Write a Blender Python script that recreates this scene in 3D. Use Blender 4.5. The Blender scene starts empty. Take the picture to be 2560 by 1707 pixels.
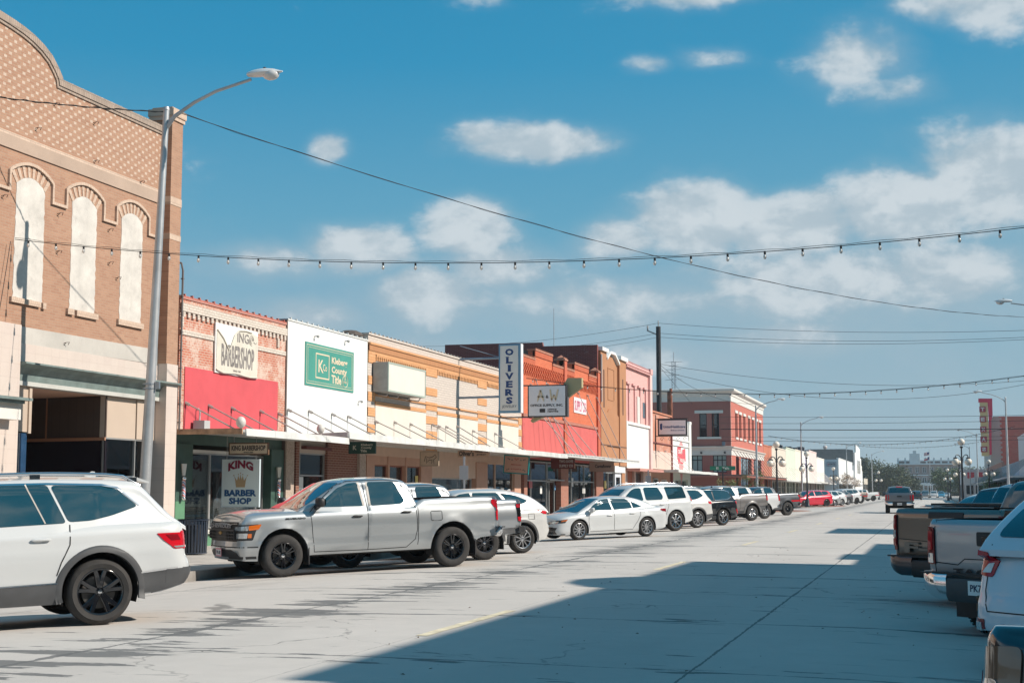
import bpy, bmesh, math, random
from mathutils import Vector, Matrix, Euler, noise
from mathutils.bvhtree import BVHTree
PI = math.pi
R = math.radians
random.seed(7)
SC = bpy.context.scene
COL = SC.collection

# ------------------------------------------------------------------ camera
# world: +Y runs down the street, +X to the right-hand (shaded) side, Z up, metres
CAM_H, PITCH, YAW = 1.62, R(6.011), R(16.435)
cd = bpy.data.cameras.new('camera')
cam = bpy.data.objects.new('camera', cd)
COL.objects.link(cam)
cd.sensor_width = 36.0
cd.lens = 50.0
cd.clip_start = 0.1
cd.clip_end = 4000
cam.location = (0, 0, CAM_H)
cam.rotation_euler = (PI / 2 + PITCH, 0, YAW)
SC.camera = cam

# ------------------------------------------------------------------ sun
SUN_EL, SUN_AZ = R(36.5), R(86.0)            # azimuth clockwise from +Y
sd = bpy.data.lights.new('sun', 'SUN')
sun = bpy.data.objects.new('sun', sd)
COL.objects.link(sun)
sd.energy = 4.5
sd.angle = R(0.5)
sd.color = (1.0, 0.91, 0.80)
sv = Vector((math.sin(SUN_AZ) * math.cos(SUN_EL), math.cos(SUN_AZ) * math.cos(SUN_EL), math.sin(SUN_EL)))
sun.rotation_euler = sv.to_track_quat('Z', 'Y').to_euler()
sun.location = (30, 0, 60)

# ------------------------------------------------------------------ exposure
SC.view_settings.view_transform = 'Standard'
SC.view_settings.look = 'None'
SC.view_settings.exposure = 0.38
SC.view_settings.gamma = 1.0
SC.render.engine = 'CYCLES'
SC.cycles.max_bounces = 6
SC.cycles.diffuse_bounces = 3
SC.cycles.glossy_bounces = 3
SC.cycles.transmission_bounces = 4
SC.cycles.transparent_max_bounces = 8
SC.cycles.use_denoising = True
SC.cycles.caustics_reflective = False
SC.cycles.caustics_refractive = False


class NT:
 """tiny helper for wiring node trees"""
 def __init__(s, tree):
  s.t = tree
  s.n = tree.nodes
  s.l = tree.links

 def new(s, typ, **kw):
  nd = s.n.new(typ)
  for k, v in kw.items():
   setattr(nd, k, v)
  return nd

 def put(s, sock, v):
  if isinstance(v, bpy.types.NodeSocket):
   s.l.new(v, sock)
  elif v is not None:
   if hasattr(sock, 'default_value'):
    dv = sock.default_value
    if hasattr(dv, '__len__') and not hasattr(v, '__len__'):
     v = (v,) * len(dv)
    if hasattr(dv, '__len__') and len(dv) == 4 and len(v) == 3:
     v = tuple(v) + (1,)
    sock.default_value = v

 def math(s, op, a, b=None, c=None, clamp=False):
  nd = s.new('ShaderNodeMath', operation=op, use_clamp=clamp)
  s.put(nd.inputs[0], a)
  if b is not None: s.put(nd.inputs[1], b)
  if c is not None: s.put(nd.inputs[2], c)
  return nd.outputs[0]

 def vmath(s, op, a, b=None):
  nd = s.new('ShaderNodeVectorMath', operation=op)
  s.put(nd.inputs[0], a)
  if b is not None: s.put(nd.inputs[1], b)
  return nd.outputs['Value'] if op in ('DOT_PRODUCT', 'LENGTH') else nd.outputs[0]

 def mix(s, f, a, b, mode='MIX'):
  nd = s.new('ShaderNodeMix', data_type='RGBA', blend_type=mode)
  s.put(nd.inputs['Factor'], f)
  s.put([i for i in nd.inputs if i.name == 'A' and i.type == 'RGBA'][0], a)
  s.put([i for i in nd.inputs if i.name == 'B' and i.type == 'RGBA'][0], b)
  return [o for o in nd.outputs if o.type == 'RGBA'][0]

 def ramp(s, f, stops, mode='LINEAR'):
  nd = s.new('ShaderNodeValToRGB')
  nd.color_ramp.interpolation = mode
  el = nd.color_ramp.elements
  while len(el) < len(stops): el.new(0.5)
  for e, (p, c) in zip(el, stops):
   e.position = p
   e.color = tuple(c) + (1,) if len(c) == 3 else c
  s.put(nd.inputs[0], f)
  return nd.outputs[0]

 def noise(s, vec, scale, detail=4, rough=0.55, dist=0.0):
  nd = s.new('ShaderNodeTexNoise')
  s.put(nd.inputs['Vector'], vec)
  nd.inputs['Scale'].default_value = scale
  nd.inputs['Detail'].default_value = detail
  nd.inputs['Roughness'].default_value = rough
  nd.inputs['Distortion'].default_value = dist
  return nd.outputs['Fac']

 def maprange(s, v, a, b, c=0.0, d=1.0, smooth=False):
  nd = s.new('ShaderNodeMapRange', interpolation_type='SMOOTHSTEP' if smooth else 'LINEAR')
  s.put(nd.inputs['Value'], v)
  for k, x in zip(('From Min', 'From Max', 'To Min', 'To Max'), (a, b, c, d)):
   s.put(nd.inputs[k], x)
  return nd.outputs['Result']

 def comb(s, x, y, z):
  nd = s.new('ShaderNodeCombineXYZ')
  for i, v in enumerate((x, y, z)): s.put(nd.inputs[i], v)
  return nd.outputs[0]

 def sep(s, v):
  nd = s.new('ShaderNodeSeparateXYZ')
  s.put(nd.inputs[0], v)
  return nd.outputs

# ------------------------------------------------------------------ sky
world = bpy.data.worlds.new('World')
SC.world = world
world.use_nodes = True
W_ = NT(world.node_tree)
W_.n.clear()
sky = W_.new('ShaderNodeTexSky', sky_type='NISHITA')
sky.sun_disc = False
sky.sun_elevation = SUN_EL
sky.sun_rotation = SUN_AZ
sky.air_density = 1.2
sky.dust_density = 1.0
sky.ozone_density = 2.5
SKY_STR = 0.11
tc = W_.new('ShaderNodeTexCoord')
dirv = tc.outputs['Generated']
sx, sy, sz = W_.sep(dirv)
az = W_.math('ARCTAN2', sx, sy)                       # azimuth from +Y toward +X
el = W_.math('ARCSINE', sz)
# cumulus masses: azimuth, elevation, half width, half height (degrees), strength
CLOUDS = [
 (-15.4, 13.9, 3.0, .85, 1.0), (-17.8, 14.2, 1.4, .7, .8), (-12.8, 13.9, 1.5, .5, .6), (-24.0, 13.6, .9, .65, .85),
 (-8.6, 19.7, 3.4, .7, .8), (-10.8, 16.9, 1.2, .5, .55), (-8.4, 17.1, 1.6, .55, .6), (-2.2, 16.8, 2.4, 1.3, .85), (-1.2, 15.6, 2.0, .8, .75), (3.0, 18.6, 4.0, 1.3, .8), (1.0, 19.6, 3.4, 1.0, .6),
 (-9.0, 11.0, 2.7, 1.4, 1.0), (-12.0, 10.1, 2.0, 1.0, .85), (-5.2, 10.5, 3.0, 1.4, .95), (-1.0, 11.0, 3.0, 1.6, 1.0), (2.4, 11.9, 2.8, 2.1, 1.1), (7, 11.5, 4, 2.0, 1),
 (-18.0, 10.7, 1.7, 1.2, 1.05), (-22.9, 9.7, 1.9, .9, 1.0), (-26.0, 9.2, 2.6, .7, .8), (-19.6, 7.9, 2.3, 1.0, .9), (-24.6, 6.9, 2.0, .7, .8), (-17, 9.0, 2.4, 1.0, .85),
 (-12.5, 7.6, 6.5, 1.1, .62), (-2.0, 8.4, 8.5, 1.8, .75), (-5.0, 6.1, 3.0, .7, .6), (-22, 5.3, 6, .7, .5), (-14, 5.2, 8, .8, .4), (-29, 12.9, 1.2, .3, .15),
 (-17.5, 19.6, 1.4, .5, .45), (-22, 20.4, 1.7, .4, .5), (-40, 11, 8, 3, .9), (25, 14, 12, 5, .9), (60, 25, 20, 9, .8), (-70, 20, 15, 6, .9), (110, 35, 30, 10, .6), (-110, 25, 25, 8, .8), (170, 22, 25, 8, .9)]
tot = None
for (a, e, ra_, re_, st) in CLOUDS:
 u = W_.math('MULTIPLY', W_.math('SUBTRACT', az, R(a)), 1 / R(ra_))
 v = W_.math('MULTIPLY', W_.math('SUBTRACT', el, R(e)), 1 / R(re_))
 q = W_.math('ADD', W_.math('MULTIPLY', u, u), W_.math('MULTIPLY', v, v))
 g = W_.math('MULTIPLY', W_.math('EXPONENT', W_.math('MULTIPLY', q, -0.85)), st)
 tot = g if tot is None else W_.math('MAXIMUM', W_.math('ADD', W_.math('MULTIPLY', tot, 1.0), W_.math('MULTIPLY', g, .14)), g)
scl = W_.comb(W_.math('MULTIPLY', az, 1.0), W_.math('MULTIPLY', el, 1.6), 0.0)
n1 = W_.noise(scl, 12.0, 12, 0.58, 0.12)
low = W_.maprange(el, R(5), R(12.5), .42, 0, True)                    # thin veil thickening towards the horizon
puff = W_.math('MULTIPLY', W_.math('SUBTRACT', n1, 0.5), 2.1)
dens = W_.math('ADD', tot, puff)
cov = W_.maprange(dens, 0.34, .74, 0, 1, True)
veil = W_.math('MULTIPLY', W_.maprange(W_.math('ADD', W_.math('ADD', tot, low), W_.math('MULTIPLY', puff, .5)), .12, 1.0, 0, 1, True), .72)
# the same density a little nearer the sun: thick there means this point is shaded
off = W_.vmath('ADD', scl, W_.comb(R(.4), R(1.1), 0.0))
n1b = W_.noise(off, 12.0, 8, 0.58, 0.12)
lit = W_.math('ADD', W_.maprange(W_.math('SUBTRACT', n1, n1b), -0.08, 0.09, .1, .85, True), W_.maprange(dens, .6, 1.4, 0, .3), clamp=True)
ccol = W_.mix(lit, (2.9, 3.6, 4.1), (4.75, 5.15, 5.4))
grad = W_.ramp(W_.math('MULTIPLY', el, 1 / R(90)), [(0.0, (2.7, 3.5, 4.0)), (.055, (2.0, 3.15, 3.9)), (.12, (.80, 2.55, 3.75)), (.19, (.16, 1.95, 3.5)), (.30, (.0, 1.45, 2.9)), (1.0, (.2, 1.5, 2.35))])
# paler towards the right, where the sun stands
grad = W_.mix(W_.maprange(az, R(-26), R(12), 0, .22), grad, (.9, 2.7, 3.7))
skycol = W_.mix(.05, grad, sky.outputs[0])
veiled = W_.mix(veil, skycol, (2.75, 3.5, 4.0))
final = W_.mix(W_.math('MULTIPLY', cov, .80), veiled, ccol)
bg = W_.new('ShaderNodeBackground')
bg.inputs['Strength'].default_value = SKY_STR
W_.put(bg.inputs['Color'], final)
wo = W_.new('ShaderNodeOutputWorld')
W_.l.new(bg.outputs[0], wo.inputs['Surface'])

def pchip(tab):
 xs = [t[0] for t in tab]
 ys = [t[1] for t in tab]
 n = len(xs)
 if n == 1: return lambda x: ys[0]
 d = [(ys[i + 1] - ys[i]) / (xs[i + 1] - xs[i]) for i in range(n - 1)]
 m = [d[0]] + [0 if d[i - 1] * d[i] <= 0 else 2 * d[i - 1] * d[i] / (d[i - 1] + d[i]) for i in range(1, n - 1)] + [d[-1]]
 def f(x):
  if x <= xs[0]: return ys[0]
  if x >= xs[-1]: return ys[-1]
  i = 0
  while x > xs[i + 1]: i += 1
  h = xs[i + 1] - xs[i]
  t = (x - xs[i]) / h
  return ((2 * t ** 3 - 3 * t * t + 1) * ys[i] + (t ** 3 - 2 * t * t + t) * h * m[i] + (-2 * t ** 3 + 3 * t * t) * ys[i + 1] + (t ** 3 - t * t) * h * m[i + 1])
 return f
def lin(tab):
 def f(x):
  if x <= tab[0][0]: return tab[0][1]
  for a, b in zip(tab, tab[1:]):
   if x <= b[0]: return a[1] + (b[1] - a[1]) * (x - a[0]) / (b[0] - a[0] or 1)
  return tab[-1][1]
 return f

def round_poly(pts, r, k=4):
 out = []
 n = len(pts)
 rr = r if isinstance(r, (list, tuple)) else [r] * n
 for i in range(n):
  p, a, b = Vector(pts[i]), Vector(pts[i - 1]), Vector(pts[(i + 1) % n])
  q = min(rr[i], (a - p).length * .45, (b - p).length * .45)
  if q < 1e-4:
   out.append(tuple(p))
   continue
  s, e = p + (a - p).normalized() * q, p + (b - p).normalized() * q
  for j in range(k + 1):
   t = j / k
   out.append(tuple(s * (1 - t) ** 2 + p * 2 * t * (1 - t) + e * t * t))
 return out


# ------------------------------------------------------------------ mesh builder
class MB:
 def __init__(s):
  s.v = []
  s.f = []

 def add(s, vs, fs):
  o = len(s.v)
  s.v += [tuple(p) for p in vs]
  s.f += [tuple(i + o for i in f) for f in fs]
  return s

 def box(s, x0, x1, y0, y1, z0, z1):
  if x0 > x1: x0, x1 = x1, x0
  if y0 > y1: y0, y1 = y1, y0
  if z0 > z1: z0, z1 = z1, z0
  return s.add([(x0, y0, z0), (x1, y0, z0), (x1, y1, z0), (x0, y1, z0), (x0, y0, z1), (x1, y0, z1), (x1, y1, z1), (x0, y1, z1)],
      [(0, 3, 2, 1), (4, 5, 6, 7), (0, 1, 5, 4), (1, 2, 6, 5), (2, 3, 7, 6), (3, 0, 4, 7)])

 def bar(s, p, q, w, h=None, up=(0, 0, 1)):
  h = h or w
  p, q = Vector(p), Vector(q)
  d = (q - p).normalized()
  u = Vector(up)
  if abs(d.dot(u)) > .98: u = Vector((1, 0, 0))
  a = d.cross(u).normalized() * w / 2
  b = a.cross(d).normalized() * h / 2
  vs = [p - a - b, p + a - b, p + a + b, p - a + b, q - a - b, q + a - b, q + a + b, q - a + b]
  return s.add(vs, [(0, 3, 2, 1), (4, 5, 6, 7), (0, 1, 5, 4), (1, 2, 6, 5), (2, 3, 7, 6), (3, 0, 4, 7)])

 def tube(s, pts, r, n=8, caps=True):
  pts = [Vector(p) for p in pts]
  rs = r if isinstance(r, (list, tuple)) else [r] * len(pts)
  vs, fs = [], []
  prev = None
  for i, p in enumerate(pts):
   d = (pts[min(i + 1, len(pts) - 1)] - pts[max(i - 1, 0)]).normalized()
   if prev is None:
    u = Vector((0, 0, 1)) if abs(d.z) < .9 else Vector((1, 0, 0))
    a = d.cross(u).normalized()
   else:
    a = (prev - d * prev.dot(d)).normalized()
   prev = a
   b = d.cross(a)
   for k in range(n):
    t = 2 * PI * k / n
    vs.append(p + (a * math.cos(t) + b * math.sin(t)) * rs[i])
  for i in range(len(pts) - 1):
   for k in range(n):
    fs.append((i * n + k, i * n + (k + 1) % n, (i + 1) * n + (k + 1) % n, (i + 1) * n + k))
  if caps:
   fs.append(tuple(range(n))[::-1])
   fs.append(tuple((len(pts) - 1) * n + k for k in range(n)))
  return s.add(vs, fs)

 def prism(s, poly, axis, a0, a1):
  """poly: 2D points; axis 'x': (y,z) -> extruded in x; 'y': (x,z); 'z': (x,y)"""
  def P(a, p):
   return {'x': (a, p[0], p[1]), 'y': (p[0], a, p[1]), 'z': (p[0], p[1], a)}[axis]
  n = len(poly)
  vs = [P(a0, p) for p in poly] + [P(a1, p) for p in poly]
  fs = [tuple(range(n)), tuple(range(2 * n - 1, n - 1, -1))]
  fs += [(i, i + n, (i + 1) % n + n, (i + 1) % n) for i in range(n)]
  return s.add(vs, fs)

 def sphere(s, c, r, nu=16, nv=10, e=1.0):
  """ellipsoid; e < 1 squares it towards a rounded box"""
  rx, ry, rz = r if hasattr(r, '__len__') else (r, r, r)
  pw = lambda t: math.copysign(abs(t) ** e, t)
  vs = [(c[0], c[1], c[2] - rz)]
  for j in range(1, nv):
   ph = -PI / 2 + PI * j / nv
   for i in range(nu):
    th = 2 * PI * (i + .5) / nu
    vs.append((c[0] + rx * pw(math.cos(ph)) * pw(math.cos(th)), c[1] + ry * pw(math.cos(ph)) * pw(math.sin(th)), c[2] + rz * pw(math.sin(ph))))
  vs.append((c[0], c[1], c[2] + rz))
  fs = [(0, 1 + (i + 1) % nu, 1 + i) for i in range(nu)]
  for j in range(nv - 2):
   for i in range(nu):
    a = 1 + j * nu
    fs.append((a + i, a + (i + 1) % nu, a + nu + (i + 1) % nu, a + nu + i))
  a = 1 + (nv - 2) * nu
  fs += [(a + i, a + (i + 1) % nu, a + nu) for i in range(nu)]
  return s.add(vs, fs)

 def lathe(s, prof, n=24, c=(0, 0, 0), axis='z'):
  """prof: (r, h) pairs; revolve about axis through c"""
  vs, fs = [], []
  for r, h in prof:
   for k in range(n):
    t = 2 * PI * k / n
    a, b = r * math.cos(t), r * math.sin(t)
    p = {'z': (a, b, h), 'y': (a, h, b), 'x': (h, a, b)}[axis]
    vs.append((c[0] + p[0], c[1] + p[1], c[2] + p[2]))
  for i in range(len(prof) - 1):
   for k in range(n):
    fs.append((i * n + k, i * n + (k + 1) % n, (i + 1) * n + (k + 1) % n, (i + 1) * n + k))
  return s.add(vs, fs)

 def quad(s, a, b, c, d):
  return s.add([a, b, c, d], [(0, 1, 2, 3)])

 def build(s, name, mat=None, parent=None, smooth=None, origin=None, weld=False, flip=False):
  """smooth: None flat, else auto-smooth angle in degrees; with a parent at P the mesh is stored relative to P
  unless origin is given; local=True coordinates are marked by origin=(0,0,0)"""
  if origin is None:
   origin = tuple(parent.location) if parent is not None else (0, 0, 0)
   pp = parent
   while pp is not None and pp.parent is not None:
    pp = pp.parent
    origin = tuple(a + b for a, b in zip(origin, pp.location))
  me = bpy.data.meshes.new(name)
  ox, oy, oz = origin
  me.from_pydata([(x - ox, y - oy, z - oz) for x, y, z in s.v], [], s.f)
  if weld or True:
   bm = bmesh.new()
   bm.from_mesh(me)
   if weld:
    bmesh.ops.remove_doubles(bm, verts=bm.verts, dist=1e-4 if weld is True else weld)
   bmesh.ops.recalc_face_normals(bm, faces=bm.faces)
   bm.to_mesh(me)
   bm.free()
  if smooth is not None:
   me.shade_smooth()
   if smooth < 180: me.set_sharp_from_angle(angle=R(smooth))
  me.update()
  o = bpy.data.objects.new(name, me)
  COL.objects.link(o)
  if mat is not None:
   for m in (mat if isinstance(mat, (list, tuple)) else [mat]): me.materials.append(m)
  if parent is not None:
   o.parent = parent
  else:
   o.location = origin
  return o


def build_each(mb, name, mat, parent):
 """every separate piece of mb becomes an object of its own"""
 par = list(range(len(mb.v)))
 def find(i):
  while par[i] != i:
   par[i] = par[par[i]]
   i = par[i]
  return i
 for f in mb.f:
  for i in f[1:]: par[find(i)] = find(f[0])
 gr = {}
 for f in mb.f: gr.setdefault(find(f[0]), []).append(f)
 for fs in gr.values():
  ids = sorted({i for f in fs for i in f})
  mp = {i: k for k, i in enumerate(ids)}
  c = MB()
  c.v = [mb.v[i] for i in ids]
  c.f = [tuple(mp[i] for i in f) for f in fs]
  c.build(name, mat, parent)


def tag(o, label=None, cat=None, group=None, kind=None):
 if label: o['label'] = label
 if cat: o['category'] = cat
 if group: o['group'] = group
 if kind: o['kind'] = kind
 return o


def thing(name, label, cat, loc=(0, 0, 0), rz=0.0, group=None):
 o = bpy.data.objects.new(name, None)
 o.empty_display_size = .3
 COL.objects.link(o)
 o.location = loc
 o.rotation_euler = (0, 0, rz)
 return tag(o, label, cat, group)


def copy_tree(o, parent=None):
 c = o.copy()
 COL.objects.link(c)
 if parent is not None: c.parent = parent
 for ch in list(KIDS.get(o.name, [])) or [k for k in o.children]:
  copy_tree(ch, c)
 return c
KIDS = {}

# ------------------------------------------------------------------ photograph measurements -> world planes
_F = Vector((-math.sin(YAW) * math.cos(PITCH), math.cos(YAW) * math.cos(PITCH), math.sin(PITCH)))
_Rt = Vector((math.cos(YAW), math.sin(YAW), 0))
_U = _Rt.cross(_F)
def at(px, py, X=None, Y=None, Z=None):
 """a point read off the photograph (2352 px wide) onto a plane of the street: X = const, Y = const or Z = const"""
 r = _F * 3267 + _Rt * (px - 1176) - _U * (py - 784)
 k = X / r.x if X is not None else (Y / r.y if Y is not None else (Z - CAM_H) / r.z)
 return Vector((r.x * k, r.y * k, CAM_H + r.z * k))
FX = -20.0                       # the left-hand building line
def fp(px, py, X=FX):
 p = at(px, py, X=X)
 return (p.y, p.z)
def zf(x0, y0, s):
 """pixel of an enlarged crop -> photograph pixel"""
 return lambda x, y: ((x0 + x / s) * .91875, (y0 + y / s) * .91875)


# ------------------------------------------------------------------ materials
MATS = {}
def principled(name):
 m = bpy.data.materials.new(name)
 m.use_nodes = True
 nt = NT(m.node_tree)
 return m, nt, nt.n['Principled BSDF']

def mat(name, col, rough=.6, metal=0.0, coat=0.0, var=0.0, vscale=3.0, bump=0.0, bscale=40.0, emit=None, spec=None, dirt=0.0, stretch=None, coat_rough=.03):
 if name in MATS: return MATS[name]
 m, t, p = principled(name)
 tcn = t.new('ShaderNodeTexCoord')
 vec = tcn.outputs['Object']
 if stretch:
  mp = t.new('ShaderNodeMapping')
  mp.inputs['Scale'].default_value = stretch
  t.put(mp.inputs[0], vec)
  vec = mp.outputs[0]
 c = tuple(col)
 if var:
  f = t.noise(vec, vscale, 6, .6)
  lo = tuple(max(0, x * (1 - var)) for x in c)
  hi = tuple(min(1, x * (1 + var * .8)) for x in c)
  cc = t.ramp(f, [(.3, lo), (.7, hi)])
 else:
  cc = c
 if dirt:
  g = t.noise(tcn.outputs['Object'], 1.3, 8, .7)
  cc = t.mix(t.maprange(g, .48, .75, 0, dirt), cc, (.16, .14, .12))
 t.put(p.inputs['Base Color'], cc)
 p.inputs['Roughness'].default_value = rough
 p.inputs['Metallic'].default_value = metal
 if spec is not None: p.inputs['Specular IOR Level'].default_value = spec
 if coat:
  p.inputs['Coat Weight'].default_value = coat
  p.inputs['Coat Roughness'].default_value = coat_rough
 if bump:
  b = t.new('ShaderNodeBump')
  b.inputs['Strength'].default_value = bump
  b.inputs['Distance'].default_value = .02
  t.put(b.inputs['Height'], t.noise(vec, bscale, 5, .6))
  t.put(p.inputs['Normal'], b.outputs[0])
 if emit:
  p.inputs['Emission Color'].default_value = tuple(emit[:3]) + (1,)
  p.inputs['Emission Strength'].default_value = emit[3]
 MATS[name] = m
 return m

def brick(name, c1, c2, mortar, bw=.20, bh=.075, ms=.010, axis='X', var=.25, wash=None, wash_amt=0.0, wscale=1.2, rough=.85, offset=.5, bump=.5, patch=None):
 """axis 'X': wall whose normal is X (uses Y,Z); 'Y': wall whose normal is Y (uses X,Z)"""
 if name in MATS: return MATS[name]
 m, t, p = principled(name)
 g = t.new('ShaderNodeNewGeometry')
 x, y, z = t.sep(g.outputs['Position'])
 vec = t.comb(y if axis == 'X' else x, z, 0.0)
 b = t.new('ShaderNodeTexBrick')
 b.offset = offset
 b.inputs['Scale'].default_value = 1.0
 b.inputs['Brick Width'].default_value = bw
 b.inputs['Row Height'].default_value = bh
 b.inputs['Mortar Size'].default_value = ms
 b.inputs['Mortar Smooth'].default_value = .3
 b.inputs['Bias'].default_value = 0.0
 t.put(b.inputs['Vector'], vec)
 t.put(b.inputs['Color1'], c1)
 t.put(b.inputs['Color2'], c2)
 t.put(b.inputs['Mortar'], mortar)
 col = b.outputs['Color']
 f = t.noise(vec, 2.2, 6, .65)
 col = t.mix(t.maprange(f, .3, .7, var, 0), col, t.mix(1.0, col, (.55, .52, .5), 'MULTIPLY'))
 f3 = t.noise(vec, .5, 4, .6)
 col = t.mix(t.maprange(f3, .35, .7, 0, var * .7), col, t.mix(1.0, col, (1.25, 1.2, 1.15), 'MULTIPLY'))
 if wash is not None:
  w = t.noise(vec, wscale, 8, .72)
  w2 = t.noise(vec, wscale * 9, 4, .7)
  ww = t.math('ADD', w, t.math('MULTIPLY', t.math('SUBTRACT', w2, .5), .5))
  col = t.mix(t.maprange(ww, .62 - wash_amt * .3, .78 - wash_amt * .3, 0, .85), col, wash)
 t.put(p.inputs['Base Color'], col)
 p.inputs['Roughness'].default_value = rough
 bp = t.new('ShaderNodeBump')
 bp.inputs['Strength'].default_value = bump
 bp.inputs['Distance'].default_value = .012
 t.put(bp.inputs['Height'], t.math('ADD', t.math('MULTIPLY', b.outputs['Fac'], -1.0), t.math('MULTIPLY', t.noise(vec, 60, 3), .4)))
 t.put(p.inputs['Normal'], bp.outputs[0])
 MATS[name] = m
 return m

def plaster(name, col, var=.12, streak=.0, streak_col=(.2, .16, .12), rough=.85, scale=1.0, axis='X', grime=0.0):
 """painted plaster or board: broad mottling, fine grain, streaks and peeled patches with shapes of their own"""
 if name in MATS: return MATS[name]
 m, t, p = principled(name)
 g = t.new('ShaderNodeNewGeometry')
 x, y, z = t.sep(g.outputs['Position'])
 u = y if axis == 'X' else x
 vec = t.comb(u, z, 0.0)
 c = tuple(col)
 a = t.noise(vec, .9 * scale, 8, .65)
 cc = t.ramp(a, [(.3, tuple(k * (1 - var) for k in c)), (.7, tuple(min(1, k * (1 + var * .6)) for k in c))])
 if streak:
  sv_ = t.comb(t.math('MULTIPLY', u, 5.0), t.math('MULTIPLY', z, .25), 0.0)
  sn = t.noise(sv_, 1.6, 6, .7)
  cc = t.mix(t.maprange(sn, .52, .8, 0, streak), cc, streak_col)
 if grime:
  gn = t.noise(vec, 2.7, 9, .75)
  cc = t.mix(t.maprange(gn, .56, .72, 0, grime), cc, (.18, .165, .15))
 t.put(p.inputs['Base Color'], cc)
 p.inputs['Roughness'].default_value = rough
 bp = t.new('ShaderNodeBump')
 bp.inputs['Strength'].default_value = .25
 bp.inputs['Distance'].default_value = .01
 t.put(bp.inputs['Height'], t.noise(vec, 30, 6, .7))
 t.put(p.inputs['Normal'], bp.outputs[0])
 MATS[name] = m
 return m

# ------------------------------------------------------------------ lettering (Blender's built-in face, or drawn strokes)
def text_geo(s, size=1.0, bold=0.0, extrude=.0, spacing=1.0, xs=1.0, shear=0.0):
 """mesh of a word laid in its own XY plane, centred"""
 cu = bpy.data.curves.new('lettering', 'FONT')
 cu.body = s
 cu.size = size
 cu.align_x = 'CENTER'
 cu.align_y = 'CENTER'
 cu.space_character = spacing
 cu.offset = bold
 cu.extrude = extrude
 cu.shear = shear
 cu.resolution_u = 2
 ob = bpy.data.objects.new('lettering', cu)
 COL.objects.link(ob)
 dg = bpy.context.evaluated_depsgraph_get()
 me = bpy.data.meshes.new_from_object(ob.evaluated_get(dg))
 vs = [Vector((v.co.x * xs, v.co.y, v.co.z)) for v in me.vertices]
 fs = [tuple(p.vertices) for p in me.polygons]
 bpy.data.objects.remove(ob)
 bpy.data.curves.remove(cu)
 bpy.data.meshes.remove(me)
 x0, x1 = min(v.x for v in vs), max(v.x for v in vs)
 y0, y1 = min(v.y for v in vs), max(v.y for v in vs)
 c = Vector(((x0 + x1) / 2, (y0 + y1) / 2, 0))
 return [v - c for v in vs], fs, x1 - x0, y1 - y0

def lettering(mb, s, origin, ux, uy, width=None, height=None, bold=0.0, spacing=1.0, depth=.004, serif=False, shear=0, warp=None):
 """write s centred at origin on the plane spanned by unit vectors ux, uy, to the asked width/height in metres"""
 vs, fs, w, h = text_geo(s, 1.0, bold, .5, spacing, 1.0, shear)
 kx = width / w if width else height / h
 ky = height / h if height else kx
 ux, uy = Vector(ux).normalized(), Vector(uy).normalized()
 un = ux.cross(uy)
 o = Vector(origin)
 def P(v):
  x, y = v.x * kx, v.y * ky
  if warp: x, y = warp(x, y)
  return o + ux * x + uy * y + un * (v.z + .5) * depth
 mb.add([P(v) for v in vs], fs)
 return mb

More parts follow.
